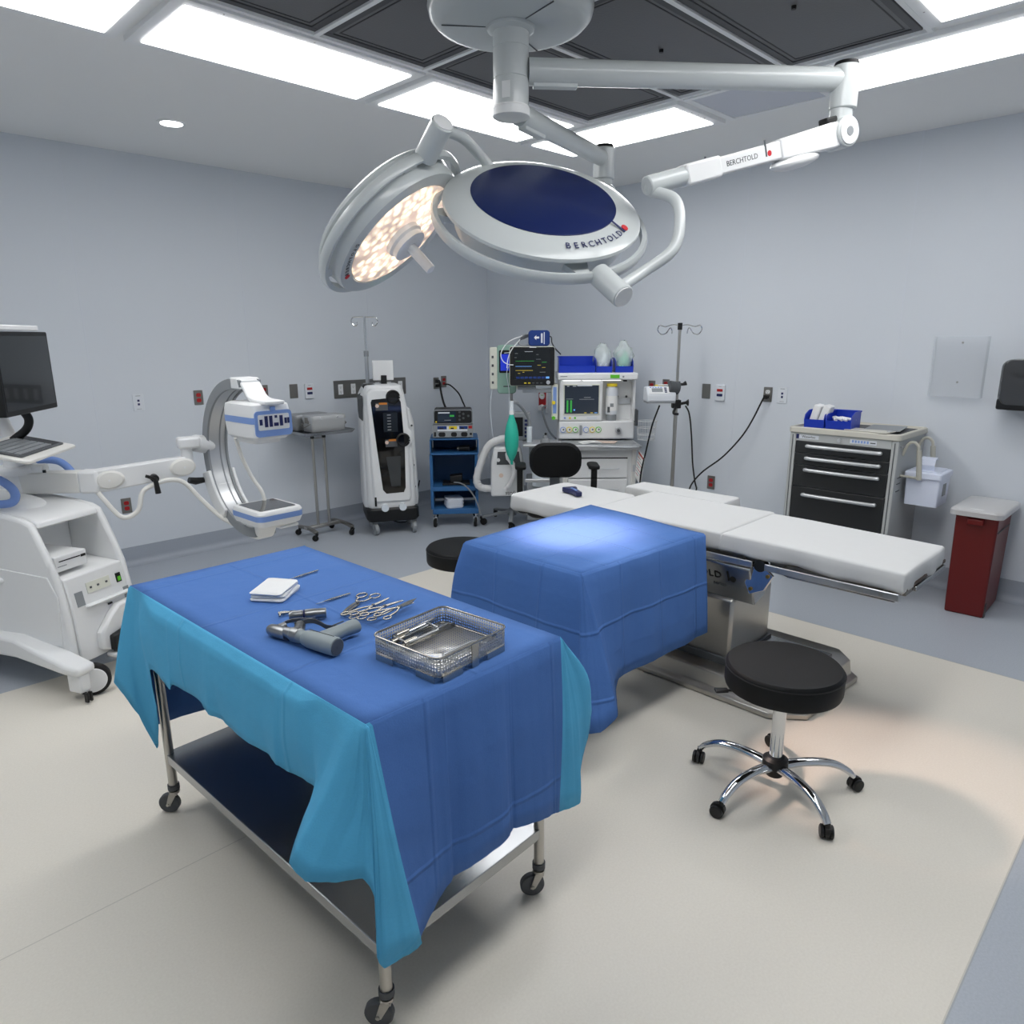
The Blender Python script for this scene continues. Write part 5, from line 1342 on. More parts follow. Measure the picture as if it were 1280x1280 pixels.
def container(loc, label, m):
    t = thing('sterilising_container', label, 'container', loc, 0)
    w, d, h = .335, .175, .10
    obj('body', B().loft([[(x, y, z) for x, y in rrect(w-.01+o, d-.01+o, .02)] for z, o in ((0, -.004), (.004, 0), (h, .006))]), m, t)
    ld = obj('lid', B().loft([[(x, y, z) for x, y in rrect(w+.006+o, d+.006+o, .024)] for z, o in ((h-.002, 0), (h+.024, 0), (h+.034, -.012), (h+.036, -.03))]), m, t)
    for x in (-.08, .08): obj('rivet', B().sph((x, -d/2-.003, h+.016), (.007,.003,.007), 6), 'chrome', ld)
    for s in (-1, 1):
        obj('latch', B().box(s*w/2-.004, s*w/2+.012, -.03, .03, h-.03, h+.022), 'dullsteel', t, bev=.003)
        obj('carry_handle', B().tube(spl([(s*w/2, -.055, h-.03), (s*(w/2+.022), -.05, h-.045), (s*(w/2+.026), 0, h-.06), (s*(w/2+.022), .05, h-.045), (s*w/2, .055, h-.03)], 4), .004, 8), 'dullsteel', t)
    return t
container((3.235, 5.55, .9655), 'grey metal sterilising container at the front of the tray stand', 'canmetal')
container((3.185, 5.745, .9655), 'shinier metal sterilising container behind the front one on the tray stand', 'canmetal_b')

# ------------------------------------------------------------------ fluid waste machine
fm = thing('fluid_waste_machine', 'tall white fluid waste machine with a black front window, on casters by the wall', 'medical machine', (3.775, 5.385, 0), -28.4)
def rrz(w, d, r, z, cx=0, cy=0): return [(x, y, z) for x, y in rrect(w, d, r, 5, cx, cy)]
ms = obj('main_shell', B().loft([rrz(.42,.40,.05,.245,.0), rrz(.445,.42,.06,.30,0), rrz(.43,.41,.06,.8,-.01), rrz(.385,.40,.06,1.15,-.025), rrz(.345,.38,.06,1.30,-.03), rrz(.32,.35,.05,1.335,-.03), rrz(.27,.30,.04,1.345,-.03)]), 'white', fm)
obj('side_shell', B().loft([rrz(.24,.36,.06,.25,.125,.03), rrz(.26,.37,.07,.32,.125,.03), rrz(.24,.36,.07,1.0,.115,.03), rrz(.20,.34,.06,1.12,.105,.03), rrz(.13,.30,.05,1.165,.09,.03)]), 'white', fm)
obj('side_shell', B().loft([rrz(.2,.36,.06,.25,-.145,.03), rrz(.21,.37,.07,.32,-.145,.03), rrz(.2,.36,.07,1.0,-.145,.03), rrz(.18,.34,.06,1.26,-.14,.03), rrz(.14,.30,.05,1.32,-.13,.03)]), 'white', fm)
FY = -.212
def fpoly(name, poly, y0, y1, m, par, bev=0): return obj(name, B().loft([[(x, y, z) for x, z in poly] for y in (y1, y0)]), m, par, bev=bev)
bz = fpoly('front_bezel', [(-.175,.30),(.16,.30),(.175,.35),(.165,.80),(.20,.84),(.20,.93),(.165,.97),(.14,1.26),(.10,1.318),(-.15,1.318),(-.195,1.27)], FY-.012, -.15, 'white', fm, .02)
win = fpoly('window', spl_poly := [(-.155,1.20),(-.145,1.225),(.0,1.235),(.085,1.235),(.105,1.20),(.125,.80),(.118,.43),(.10,.39),(-.055,.385),(-.085,.42),(-.122,.80)], FY-.0145, FY-.011, 'blackglass', fm)
for x, z in ((.038,1.245), (.112,.865)):
    o = obj('port', B().lathe([(.052,0),(.062,.004),(.062,.014),(.052,.02),(.046,.014),(.046,.002),(.001,.002)], 32, X=basis((x, FY-.012, z), (1,0,0), (0,0,1), (0,-1,0))), 'black', fm)
    for a in (-.3, .1): obj('dot', B().sph((x+.056*math.cos(a), FY-.033, z+.056*math.sin(a)), .004, 6), 'white', o)
for x, z in ((-.065,1.165), (.005,.842)):
    l_ = obj('label_plate', B().box(x-.05, x+.055, FY-.017, FY-.0145, z-.035, z+.03), 'darkgrey', win)
    obj('orange_strip', B().box(x-.02, x+.05, FY-.018, FY-.0145, z+.015, z+.033), 'orange', l_); obj('symbol', B().cyl((x-.037, FY-.0185, z+.005), (x-.037, FY-.0145, z+.005), .016, n=18), 'tan', l_)
M['gauge'] = mat('smoky_canister', '#23282E', .2, coat=.3)
g = obj('canister', B().box(-.055,.07, FY-.0165, FY-.014, .94, 1.11), 'gauge', win)
for k in range(6): obj('scale_mark', B().box(-.02,.012, FY-.0175, FY-.016, .955+k*.026, .962+k*.026), 'grey', g)
M['canister_clear'] = mat('canister_clear', '#3A3D3F', .25, coat=.3)
obj('lower_canister', B().loft([[(x, FY-.0165, z) for x, z in ((-.045,.72),(.085,.72),(.075,.45),(-.01,.45))], [(x, FY-.014, z) for x, z in ((-.045,.72),(.085,.72),(.075,.45),(-.01,.45))]]), 'canister_clear', win)
obj('base', B().loft([rrz(.44,.44,.05,.125,.0), rrz(.475,.46,.05,.15,0), rrz(.475,.46,.05,.235,0), rrz(.45,.44,.05,.25,0)]), 'black', fm)
for x in (-.075, .085): obj('front_lamp', B().cyl((x, -.245, .255), (x, -.20, .255), .033, n=24), 'glassyw', fm)
obj('handle_slot', B().cb((-.155, FY-.012, .315), (.018, .008, .085)), 'black', fm, bev=.003)
for x, z in ((-.195,1.0),(-.20,.62),(-.205,.42),(.205,.98),(.21,.62),(.215,.42)): obj('bolt', B().sph((x, -.17 if x < 0 else -.152, z), .009, 8), 'darkgrey', fm)
obj('side_console', B().loft([[(-.215, y, z) for y, z in ((-.16,1.24),(-.05,1.28),(-.05,1.08),(-.13,1.02))], [(-.255, y, z) for y, z in ((-.14,1.22),(-.05,1.26),(-.05,1.12),(-.12,1.06))]]), 'greyrub', fm, bev=.006)
obj('top_ridge', B().box(-.20,-.085,-.1,.1,1.30,1.345), 'black', fm, bev=.012)
sc_ = obj('screen', B().box(-.10,.085,.02,.05,1.375,1.55, X=XF((0,0,0),0,0,0)), 'white', fm, bev=.006)
obj('screen_neck', B().box(-.03,.02,.0,.05,1.33,1.42), 'black', sc_, bev=.004)
pl = obj('lower_pole', B().cyl((-.145,.07,1.33), (-.145,.07,1.62), .017, n=16), 'alu', fm)
obj('upper_pole', B().cyl((-.145,.07,1.60), (-.145,.07,1.93), .011, n=14), 'chrome', pl)
obj('pole_collar', B().cyl((-.145,.07,1.585), (-.145,.07,1.635), .022, n=16), 'grey', pl)
for s in (-1, 1):
    pts = [(-.145,.07,1.925)]+[(-.145+s*x,.07,z) for x, z in ((.05,1.926),(.10,1.92),(.115,1.885),(.09,1.85),(.065,1.86),(.068,1.885))]
    obj('hook', B().tube(spl(pts, 6), .0055, 8), 'chrome', pl)
for x, y in ((-.17,-.17),(.19,-.17),(-.17,.17),(.19,.17)): caster(fm, (x, y, 0), .052, .035, -75 if x < 0 else -95, 'grey', 'grey', 'glassyw', .01)

# ------------------------------------------------------------------ blue equipment cart
bc = thing('equipment_cart', 'open blue metal equipment cart on casters near the room corner', 'cart', (4.36, 5.13, 0), -41)
W2, D2 = .22, .19
sd = []
obj('top_shelf', B().box(-W2, W2, -D2, D2, .828, .842), 'cartblue', bc, bev=.003)
obj('middle_shelf', B().box(-W2, W2, -D2, D2, .690, .704), 'cartblue', bc, bev=.003)
obj('back_panel', B().box(-W2+.01, W2-.01, D2-.012, D2, .20, .83), 'cartblued', bc)
for s in (-1, 1):
    obj('upper_side', B().box(s*W2-.005, s*W2+.005, -D2, D2, .70, .83), 'cartblue', bc, bev=.002)
    obj('side_panel', B().loft([[(s*(W2-.01)+dx, y, z) for dx, y in ((-.022,-D2+.01),(.006,-D2+.01),(.006,D2-.01),(-.022,D2-.01))] for z in (.17, .69)]), 'cartblue', bc, bev=.003)
obj('lower_shelf', B().box(-W2+.01, W2-.01, -D2+.01, D2-.01, .345, .385), 'cartblue', bc, bev=.003)
obj('bottom_tray', B().box(-W2+.005, W2-.005, -D2, D2, .125, .175), 'cartblue', bc, bev=.004)
for x in (-.19, .19):
    for y in (-.16, .16): caster(bc, (x, y, 0), .042, .026, -100, 'chrome', 'rubber', 'black', .022)
BX = bc.matrix_basis
def on_cart(x, y, z): return BX @ Vector((x, y, z))
t = thing('electrosurgical_unit', 'grey electrosurgical unit with coloured front panel, lower box on the blue cart', 'medical console', on_cart(-.01, -.02, .842), -41)
obj('case', B().box(-.185, .185, -.16, .15, .008, .125), 'grey', t, bev=.004)
for x in (-.15,.15): obj('foot', B().cyl((x,-.12,0),(x,-.12,.01),.012,n=12), 'black', t)
obj('display_panel', B().box(-.14, .135, -.163, -.159, .068, .113), 'platew', t)
for x0, x1, m in ((-.14,-.055,'cuff'),(-.035,.04,'yellow'),(.06,.135,'cuff')):
    c_ = obj('colour_zone', B().box(x0, x1, -.1645, -.162, .085, .113), m, t); obj('digits', B().box(x0+.015, x1-.03, -.1655, -.164, .088, .100), 'black', c_)
obj('power_zone', B().box(.145,.178,-.163,-.159,.09,.115), 'redplug', t)
for x, w in ((-.10,.035),(.01,.03),(.105,.033)): obj('jack_panel', B().loft([[(x+a, -.159-q, .037+c) for a, c in rrect(w*2*.9,.04,.016)] for q in (0,.005)]), 'black', t)
obj('jack', B().cb((-.163,-.161,.04),(.02,.006,.04)), 'black', t); obj('jack', B().cb((.165,-.161,.04),(.02,.006,.02)), 'black', t)
t = thing('camera_console', 'black video console with a small screen on top of the electrosurgical unit', 'medical console', on_cart(-.005, -.02, .967), -41)
obj('case', B().loft([[(x, y, z+.072) for x, z in rrect(.355,.128,.022)] for y in (-.155, .13)]), 'black', t, bev=.003)
obj('trim_edge', B().tube([(x, -.154, z+.072) for x, z in rrect(.35,.124,.022)], .004, 8, closed=True), 'grey', t)
s_ = obj('screen', B().box(-.14,.025,-.158,-.154,.025,.122), 'bluescreen_dim', t)
obj('picture_edge', B().box(-.135,-.03,-.1595,-.157,.105,.116), 'platew', s_); obj('trace', B().box(-.03,.01,-.1595,-.157,.075,.09), 'wave_g', s_); obj('caption', B().box(-.08,-.02,-.1595,-.157,.04,.046), 'grey', s_)
for x, z in ((.06,.115),(.06,.08),(.06,.045),(.095,.098),(.095,.06),(.14,.08)): obj('button', B().cyl((x,-.159,z),(x,-.154,z),.011,n=14), 'darkgrey', t)
obj('indicator', B().cb((-.155,-.157,.028),(.012,.004,.012)), 'yellow', t)
for x in (-.13,.13): obj('foot', B().cyl((x,-.1,0),(x,-.1,.012),.012,n=12), 'black', t)
t = thing('endoscope_camera', 'black camera head with cable lying in the upper compartment of the blue cart', 'camera', on_cart(.09,-.08,.704), -41)
obj('body', B().cyl((-.05,0,.028),(.05,.01,.028),.026,.03,n=18), 'black', t); obj('lens', B().cyl((-.065,0,.028),(-.05,0,.028),.02,n=18), 'dullsteel', t)
obj('cable', B().tube(spl([(.05,.01,.028),(.09,.03,.012),(.07,.09,.008),(.0,.1,.008)],6),.006,8), 'black', t)
t = thing('foot_pedal', 'black foot pedal with a grey cable on the lower shelf of the blue cart', 'foot pedal', on_cart(.01,-.03,.385), -41)
obj('base', B().box(-.13,.13,-.09,.09,0,.02), 'black', t, bev=.006)
obj('pedal', B().loft([[(x,y,z) for x,z in ((-.06,.02),(.06,.02),(.06,.095),(-.06,.085))] for y in (-.05,.06)]), 'black', t, bev=.01)
obj('cable', B().tube(spl([(-.02,-.08,.03),(.04,-.12,.028),(.10,-.15,-.005),(.16,-.175,-.08),(.20,-.20,-.17),(.225,-.205,-.26)],6),.007,8), 'grey', t)
t = thing('folded_towel', 'white folded towel lying on the bottom tray of the blue cart', 'towel', on_cart(-.02,-.07,.175), -30)
for k in range(3):
    obj('fold', B().loft([rrz(.15+.01*(k==1),.19,.03,k*.03), rrz(.165,.20,.035,k*.03+.012,.003*k), rrz(.16,.195,.03,k*.03+.029)]), 'towel', t)
# power leads to the wall outlet
t = thing('power_leads', 'two black power cords running from the corner wall outlet down behind the blue cart consoles', 'power cord', on_cart(0,.1,.9))
obj('lead', B().tube(spl([(4.814,5.925,1.30),(4.80,5.86,1.295),(4.76,5.80,1.22),(4.68,5.66,1.10),(4.58,5.46,.98),(4.50,5.38,.90),(4.44,5.30,.88)],6),.011,8), 'rubber', t, w=True)
obj('lead', B().tube(spl([(4.918,5.925,1.265),(4.94,5.86,1.255),(4.98,5.78,1.18),(4.95,5.68,1.10),(4.86,5.5,.98),(4.70,5.34,.90),(4.56,5.26,.89)],6),.008,8), 'rubber', t, w=True)
for y_, z_ in ((5.925,1.30),(5.925,1.255)): obj('plug', B().cb((4.814,5.915,z_),(.035,.045,.03)), 'rubber', t, w=True, bev=.005)
t = thing('power_lead', 'thin black cord on the floor between the fluid machine and the blue cart', 'power cord', (4.05,5.5,0))
obj('lead', B().tube(spl([(4.10,5.35,.42),(4.07,5.36,.30),(4.04,5.38,.15),(4.0,5.42,.03),(3.95,5.48,.01),(3.93,5.56,.01)],6),.006,8), 'rubber', t, w=True)

# ------------------------------------------------------------------ infusion pump stand with warming unit
def star_base(t, c, r, n, m, a0, cm='rubber', zc=.085):
    for k in range(n):
        a = a0+2*PI*k/n; p = Vector((math.cos(a), math.sin(a), 0))
        pts = [(p*q).to_tuple()[:2]+(z,) for q, z in ((.02,zc+.03),(r*.5,zc+.012),(r,zc-.01))]
        obj('leg', B().rib(spl(pts,4), .04, .026), m, t, bev=.006)
        caster(t, (p.x*r, p.y*r, 0), .034, .028, math.degrees(a)+140, 'black', cm, 'black', .004)
    obj('hub', B().cyl((0,0,zc-.01),(0,0,zc+.06),.045,.03,n=20), m, t, bev=.005)
iv = thing('infusion_stand', 'infusion stand with light grey star base carrying the pale green pump', 'stand', (4.72,4.72,0))
star_base(iv, None, .30, 5, 'grey', math.radians(150), 'rubber')
obj('pole', B().cyl((0,0,.1),(0,0,1.62),.0125,n=16), 'steel', iv)
pu = thing('infusion_pump', 'pale green infusion pump with a blue screen, left of the patient monitor', 'pump', (4.635,4.70,1.25), -43)
obj('body', B().loft([[(x,y,z+.215) for x,z in rrect(.17,.43,.03)] for y in (-.09,.05)]), 'sage', pu, bev=.008)
for s in (-1,1):
    md = obj('channel', B().loft([[(x+s*.117,y,z+.225) for x,z in rrect(.068,.37,.012)] for y in (-.085,.04)]), 'cream', pu, bev=.006)
    for k in range(4): obj('key', B().cb((s*.125,-.087,.10+k*.075),(.018,.006,.022)), 'darkgrey', md)
d_ = obj('display_frame', B().loft([[(x-.005,y,z+.285) for x,z in rrect(.125,.20,.012)] for y in (-.096,-.088)]), 'black', pu)
obj('display', B().box(-.055,.045,-.099,-.095,.205,.35), 'bluescr', d_)
obj('nameplate', B().box(-.03,.03,-.0925,-.089,.06,.07), 'darkgrey', pu)
obj('pole_clamp', B().cb((0.05,.07,.1),(.06,.05,.06)), 'black', pu, bev=.006)
hb = spl([(-.02,-.10,.36),(.04,-.14,.36),(.06,-.15,.30),(.0,-.15,.2),(.02,-.13,.02),(.02,-.12,-.2)],6)
obj('drip_line', B().tube(hb,.0035,6), 'glassyw', pu)
obj('drip_line', B().tube(spl([(-.13,-.06,.05),(-.15,-.07,-.1),(-.14,-.06,-.3),(-.12,-.05,-.45)],6),.0035,6), 'glassyw', pu)
wu = thing('warming_unit', 'white patient warming unit with thick white hose, low on the infusion stand', 'warming unit', (4.575,4.635,.31), -42)
obj('case', B().loft([[(x,y,z) for x,z in ((-.155,0),(.155,0),(.15,.30),(.125,.46),(-.125,.46),(-.15,.30))] for y in (-.07,.07)]), 'white', wu, bev=.018, seg=3)
obj('control_panel', B().loft([[(x,y,z) for x,z in ((-.10,.30),(.12,.30),(.105,.42),(-.09,.42))] for y in (-.0725,-.069)]), 'darkgrey', wu)
obj('knob', B().cyl((-.085,-.09,.345),(-.085,-.07,.345),.016,n=14), 'white', wu); obj('badge', B().cyl((-.06,-.073,.20),(-.06,-.07,.20),.02,n=16), 'tan', wu)
text('lettering','stryker',.05,basis((.05,-.0715,.035),(1,0,0),(0,0,1),(0,-1,0)),'black',wu)
hp = spl([(-.14,0,.06),(-.25,-.01,.08),(-.285,-.01,.16),(-.24,-.01,.32),(-.17,-.02,.47),(-.06,-.03,.53),(.06,-.04,.54)],7)
obj('hose', B().tube(hp,[.034+.0025*math.sin(i*2.2) for i in range(len(hp))],16), 'hose', wu)
hp = spl([(.06,-.04,.53),(.02,-.10,.46),(.0,-.12,.38),(.06,-.12,.28),(.03,-.12,.15),(-.02,-.11,.08)],7)
obj('spare_hose', B().tube(hp,[.021+.0025*math.sin(i*2.2) for i in range(len(hp))],12), 'hose', wu)
obj('stand_hook', B().cb((.05,.09,.40),(.08,.05,.03)), 'grey', wu, bev=.004)
# ------------------------------------------------------------------ anaesthesia machine by the right wall
am = thing('anaesthesia_machine', 'large white anaesthesia machine with display, gauges and drawers against the right wall', 'anaesthesia machine', (5.05, 3.98, 0), -45)
AX = am.matrix_basis
def apart(name, x0, x1, y0, y1, z0, z1, m, par=None, bev=.0): return obj(name, B().box(x0, x1, y0, y1, z0, z1), m, par or am, bev=bev)
cab = apart('cabinet', -.31, .33, -.25, .25, .12, .80, 'white', bev=.012)
for z0, z1 in ((.545,.715),(.36,.535),(.17,.35)):
    d_ = apart('drawer', -.265, .255, -.272, -.25, z0, z1, 'white', bev=.008)
    obj('handle', B().tube([(-.09,-.272,(z0+z1)/2-.0),(-.085,-.29,(z0+z1)/2),(.175,-.29,(z0+z1)/2),(.18,-.272,(z0+z1)/2)], .004, 8), 'silver', d_)
apart('drawer_gap', -.265, .255, -.2525, -.2485, .712, .724, 'black')
for x in (-.29,.31): apart('corner_post', x-.02, x+.02, -.262, -.24, .14, .80, 'offwhite', bev=.006)
apart('lock_plate', .30, .32, -.266, -.26, .60, .66, 'silver')
wt = obj('worktop', B().loft([[(x,y,z) for x, y in ((-.36+o,-.34+o*.5),(.36-o,-.34+o*.5),(.345-o,.1),(-.345+o,.1))] for z, o in ((.80,.01),(.835,0),(.845,.01))]), 'silver', am, bev=.006)
apart('worktop_inlay', -.32, .32, -.30, -.06, .845, .848, 'grey', wt)
obj('front_rail', B().tube([(-.02,-.345,.835),(.30,-.36,.83),(.35,-.345,.835)], .013, 10), 'alu', am)
# upper housing with recess on the right
apart('back_housing', -.335, .33, .05, .26, .80, 1.385, 'white', bev=.006)
apart('lower_console', -.335, .335, -.07, .06, .86, 1.02, 'white', bev=.012)
dp = apart('display_housing', -.335, .045, -.075, .06, 1.02, 1.385, 'white', bev=.012)
apart('recess_side', .315, .335, -.07, .06, 1.02, 1.385, 'white', bev=.004)
dsb = apart('display_bezel', -.30, .02, -.082, -.074, 1.075, 1.345, 'cream', dp, bev=.004)
ds = apart('display', -.29, .01, -.0845, -.08, 1.088, 1.335, 'bluescreen_dim', dp)
for x0, x1, z0, z1, m in ((-.272,-.256,1.10,1.205,'wave_g'),(-.24,-.224,1.10,1.205,'wave_g'),(-.275,-.215,1.215,1.219,'grey'),(-.12,-.06,1.228,1.233,'grey'),(-.16,-.03,1.212,1.216,'grey'),(-.18,-.05,1.328,1.342,'platew'),(-.27,-.25,1.325,1.33,'platew'),(-.22,-.19,1.325,1.33,'platew'),(-.21,-.196,1.115,1.128,'wave_b'),(-.115,-.095,1.093,1.099,'wave_y'),(-.06,-.04,1.093,1.099,'wave_y'),(-.025,.0,1.093,1.099,'wave_b')):
    obj('read_out', B().box(x0, x1, -.0858, -.084, z0, z1), m, ds)
for k in range(3): obj('valve_dot', B().cyl((-.285+k*.045,-.082,1.05),(-.285+k*.045,-.074,1.05),.009,n=14), ('paleblue','yellow','lime')[k], dp)
apart('label_strip', -.09, .0, -.078, -.074, 1.04, 1.06, 'platew', dp)
# gauges
for k, (x, m) in enumerate(((-.30,'paleblue'),(-.245,'yellow'),(-.19,'lime'),(-.095,'paleblue'),(-.04,'yellow'),(.015,'lime'))):
    g = obj('gauge', B().cyl((x,-.08,.945),(x,-.068,.945),.026,n=24), m, am)
    obj('gauge_face', B().cyl((x,-.083,.945),(x,-.079,.945),.020,n=24), 'white', g)
    if k != 3: obj('needle', B().cb((x+.004,-.0838,.948),(.012,.0015,.014)), 'darkgrey', g)
obj('flow_tube', B().box(-.152,-.132,-.085,-.068,.90,.985), 'grey', am, bev=.003)
kn = obj('regulator_knob', B().cyl((.19,-.10,.94),(.19,-.068,.94),.028,n=20), 'silver', am, bev=.003)
obj('knob_face', B().cyl((.19,-.112,.94),(.19,-.099,.94),.014,n=16), 'darkgrey', kn)
# top shelf with under-shelf lamps
tsf = apart('top_shelf', -.355, .335, -.17, .26, 1.385, 1.445, 'white', bev=.012)
for x0 in (-.31,-.135,.04): obj('work_lamp', B().box(x0, x0+.15, -.15, -.07, 1.378, 1.386), 'white_glow', tsf)
apart('lime_label', .095, .175, -.172, -.169, 1.40, 1.43, 'lime', tsf); apart('nameplate', -.335, -.275, -.172, -.169, 1.413, 1.42, 'grey', tsf)
apart('switch', .20, .215, -.172, -.169, 1.405, 1.42, 'grey', tsf); apart('lamp_switch', .215,.245,-.14,-.1,1.37,1.386,'black',tsf)
# equipment rail in the recess
rl = apart('equipment_rail', .17, .31, .035, .048, 1.16, 1.215, 'silver', bev=.003)
for x in (.19,.27): obj('rail_knob', B().sph((x,.03,1.228),.011,8), 'black', rl)
# side column with knobs
sc2 = apart('side_column', -.40, -.345, -.06, .05, 1.03, 1.345, 'cream', bev=.01)
apart('column_panel', -.39, -.36, -.064, -.058, 1.09, 1.32, 'paleblue', sc2)
for z, m in ((1.185,'yellow'),(1.05,'lime')): obj('knob', B().cyl((-.385,-.085,z),(-.385,-.055,z),.016,n=14), m, sc2)
# vital signs monitor on its arm
arm = apart('monitor_arm', -.66, -.38, .02, .06, 1.265, 1.30, 'silver', bev=.006)
apart('arm_bracket', -.40, -.37, .0, .08, 1.25, 1.36, 'darkgrey', arm, bev=.004)
apart('monitor_tray', -.70, -.54, -.03, .07, 1.295, 1.325, 'grey', arm, bev=.006)
pm = obj('patient_monitor', B().loft([[(x-.575, y, z+1.50) for x, z in rrect(.398,.337,.022)] for y in (-.07,.06)]), 'cream', am, bev=.012)
obj('screen_bezel', B().loft([[(x-.575, y, z+1.50) for x, z in rrect(.388,.328,.016)] for y in (-.0755,-.069)]), 'black', pm)
scn = obj('screen', B().box(-.735,-.415,-.0775,-.075,1.385,1.645), 'screen', pm)
for z, m, x0, x1 in ((1.61,'grey',-.725,-.70),(1.575,'grey',-.73,-.71),(1.545,'wave_g',-.72,-.56),(1.50,'wave_b',-.72,-.58),(1.465,'wave_y',-.72,-.57),(1.44,'wave_y',-.70,-.68),(1.45,'wave_y',-.66,-.645),(1.625,'platew',-.64,-.57),(1.60,'grey',-.54,-.52),(1.56,'grey',-.54,-.50),(1.51,'wave_y',-.53,-.50),(1.49,'wave_y',-.49,-.46),(1.535,'wave_g',-.49,-.45),(1.45,'grey',-.51,-.46)):
    obj('trace', B().box(x0, x1, -.0785, -.077, z-.0016, z+.0016), m, scn)
for k in range(8): obj('soft_key', B().box(-.715+k*.037, -.685+k*.037, -.0785, -.077, 1.395, 1.412), 'cuff' if k < 7 else 'wave_b', scn)
for k in range(5): obj('hard_key', B().box(-.645+k*.035, -.625+k*.035, -.0775, -.075, 1.352, 1.362), 'yellow' if k < 2 else 'darkgrey', pm)
obj('jog_wheel', B().cyl((-.435,-.088,1.362),(-.435,-.075,1.362),.017,n=18), 'silver', pm)
obj('alarm_bar', B().box(-.60,-.54,-.077,-.07,1.658,1.666), 'white', pm)
# left breathing system: side table, absorber, arm and green bag
sdt = apart('side_table', -.66, -.34, -.24, .08, .815, .838, 'silver', bev=.006)
apart('absorber_block', -.60, -.36, -.18, .08, .66, .815, 'grey', bev=.015)
obj('absorber_canister', B().cyl((-.49,-.10,.45),(-.49,-.10,.66),.085,n=26), 'glassyw', am)
vv = obj('valve_dome', B().cyl((-.46,-.12,.838),(-.46,-.12,.875),.045,.035,n=20), 'grey', am, bev=.003)
obj('valve_cap', B().cyl((-.46,-.12,.875),(-.46,-.12,.905),.022,.018,n=16), 'grey', vv); obj('valve_knob', B().sph((-.455,-.12,.915),.012,8), 'black', vv)
apart('side_frame', -.64, -.32, -.23, -.20, .50, .53, 'silver', bev=.006); apart('lower_frame', -.62,-.34,-.1,.2,.12,.50,'grey',bev=.01)
apart('red_tag', -.40,-.385,-.236,-.23,.40,.49,'redplug')
agm = apart('gas_analyser', -.76, -.59, .0, .12, .84, 1.09, 'grey', bev=.008); apart('analyser_screen', -.745, -.655, -.004, .002, .88, 1.05, 'black', agm)
for k in range(5): apart('analyser_key', -.64, -.615, -.004, .002, .87+k*.035, .89+k*.035, 'indigo', agm)
ba = obj('bag_arm', B().tube(spl([(-.60,-.10,.84),(-.60,-.10,1.0),(-.62,-.12,1.08),(-.70,-.20,1.19),(-.755,-.24,1.20)],6), .014, 12), 'grey', am)
obj('arm_sleeve', B().cyl((-.60,-.10,.84),(-.60,-.10,.98),.024,n=16), 'glassyw', ba)
obj('elbow', B().cyl((-.757,-.242,1.215),(-.757,-.242,1.10),.017,.021,n=16), 'glassyw', ba)
bg = [(.001,0),(.018,.0),(.021,-.03),(.030,-.06),(.047,-.11),(.058,-.17),(.062,-.23),(.058,-.30),(.044,-.36),(.024,-.405),(.012,-.425),(.011,-.455),(.001,-.456)]
obj('breathing_bag', B().lathe([(r, z) for r, z in bg], 30, X=XF((-.757,-.242,1.12))), 'green', am, label='teal green breathing bag')
obj('bag_collar', B().cyl((-.757,-.242,1.105),(-.757,-.242,1.135),.021,n=16), 'white', ba)
# wire basket and chart on the right side
bs = B()
rg = [(.445+.09*math.cos(a), -.06+.07*math.sin(a), 0) for a in [2*PI*i/24 for i in range(24)]]
for z, sc_ in ((1.02,1.0),(.96,.93),(.90,.87),(.855,.82)): bs.tube([(.445+(x-.445)*sc_, -.06+(y+.06)*sc_, z) for x, y, _ in rg], .0035, 6, closed=True)
for i in range(0,24,2): bs.tube([(rg[i][0], rg[i][1], 1.02),(.445+(rg[i][0]-.445)*.82, -.06+(rg[i][1]+.06)*.82, .855)], .0025, 5)
bk = obj('wire_basket', bs, 'white', am)
obj('basket_bracket', B().box(.335,.36,-.10,.02,.98,1.12), 'darkgrey', bk, bev=.004)
c0, c1, c2, c3 = (Vector(q) for q in ((.342,-.29,.80),(.372,-.42,.745),(.335,-.40,.545),(.315,-.28,.565)))
cu, cv = c1-c0, c3-c0; cn = cu.cross(cv).normalized()*-1
if cn.y > 0: cn = -cn
cq = lambda s_, t_, d_=0: c0+cu*s_+cv*t_+cn*d_
def cbox(s0, s1, t0, t1, d0, d1): return B().loft([[cq(s0,t0,d), cq(s1,t0,d), cq(s1,t1,d), cq(s0,t1,d)] for d in (d0, d1)])
ch_ = obj('chart', cbox(0,1,0,1,-.003,0), 'paper', am)
for k in range(7): obj('print_line', cbox(.1, .9 if k%3 else .5, .22+k*.1, .24+k*.1, 0, .0008), 'grey' if k%2 else 'redpaper', ch_)
obj('red_header', cbox(.06,.94,.05,.12,0,.0008), 'redpaper', ch_)
for x in (-.26,.28):
    for y in (-.2,.2): caster(am, (x,y,0), .05, .03, -100, 'grey', 'rubber', 'grey', .01)
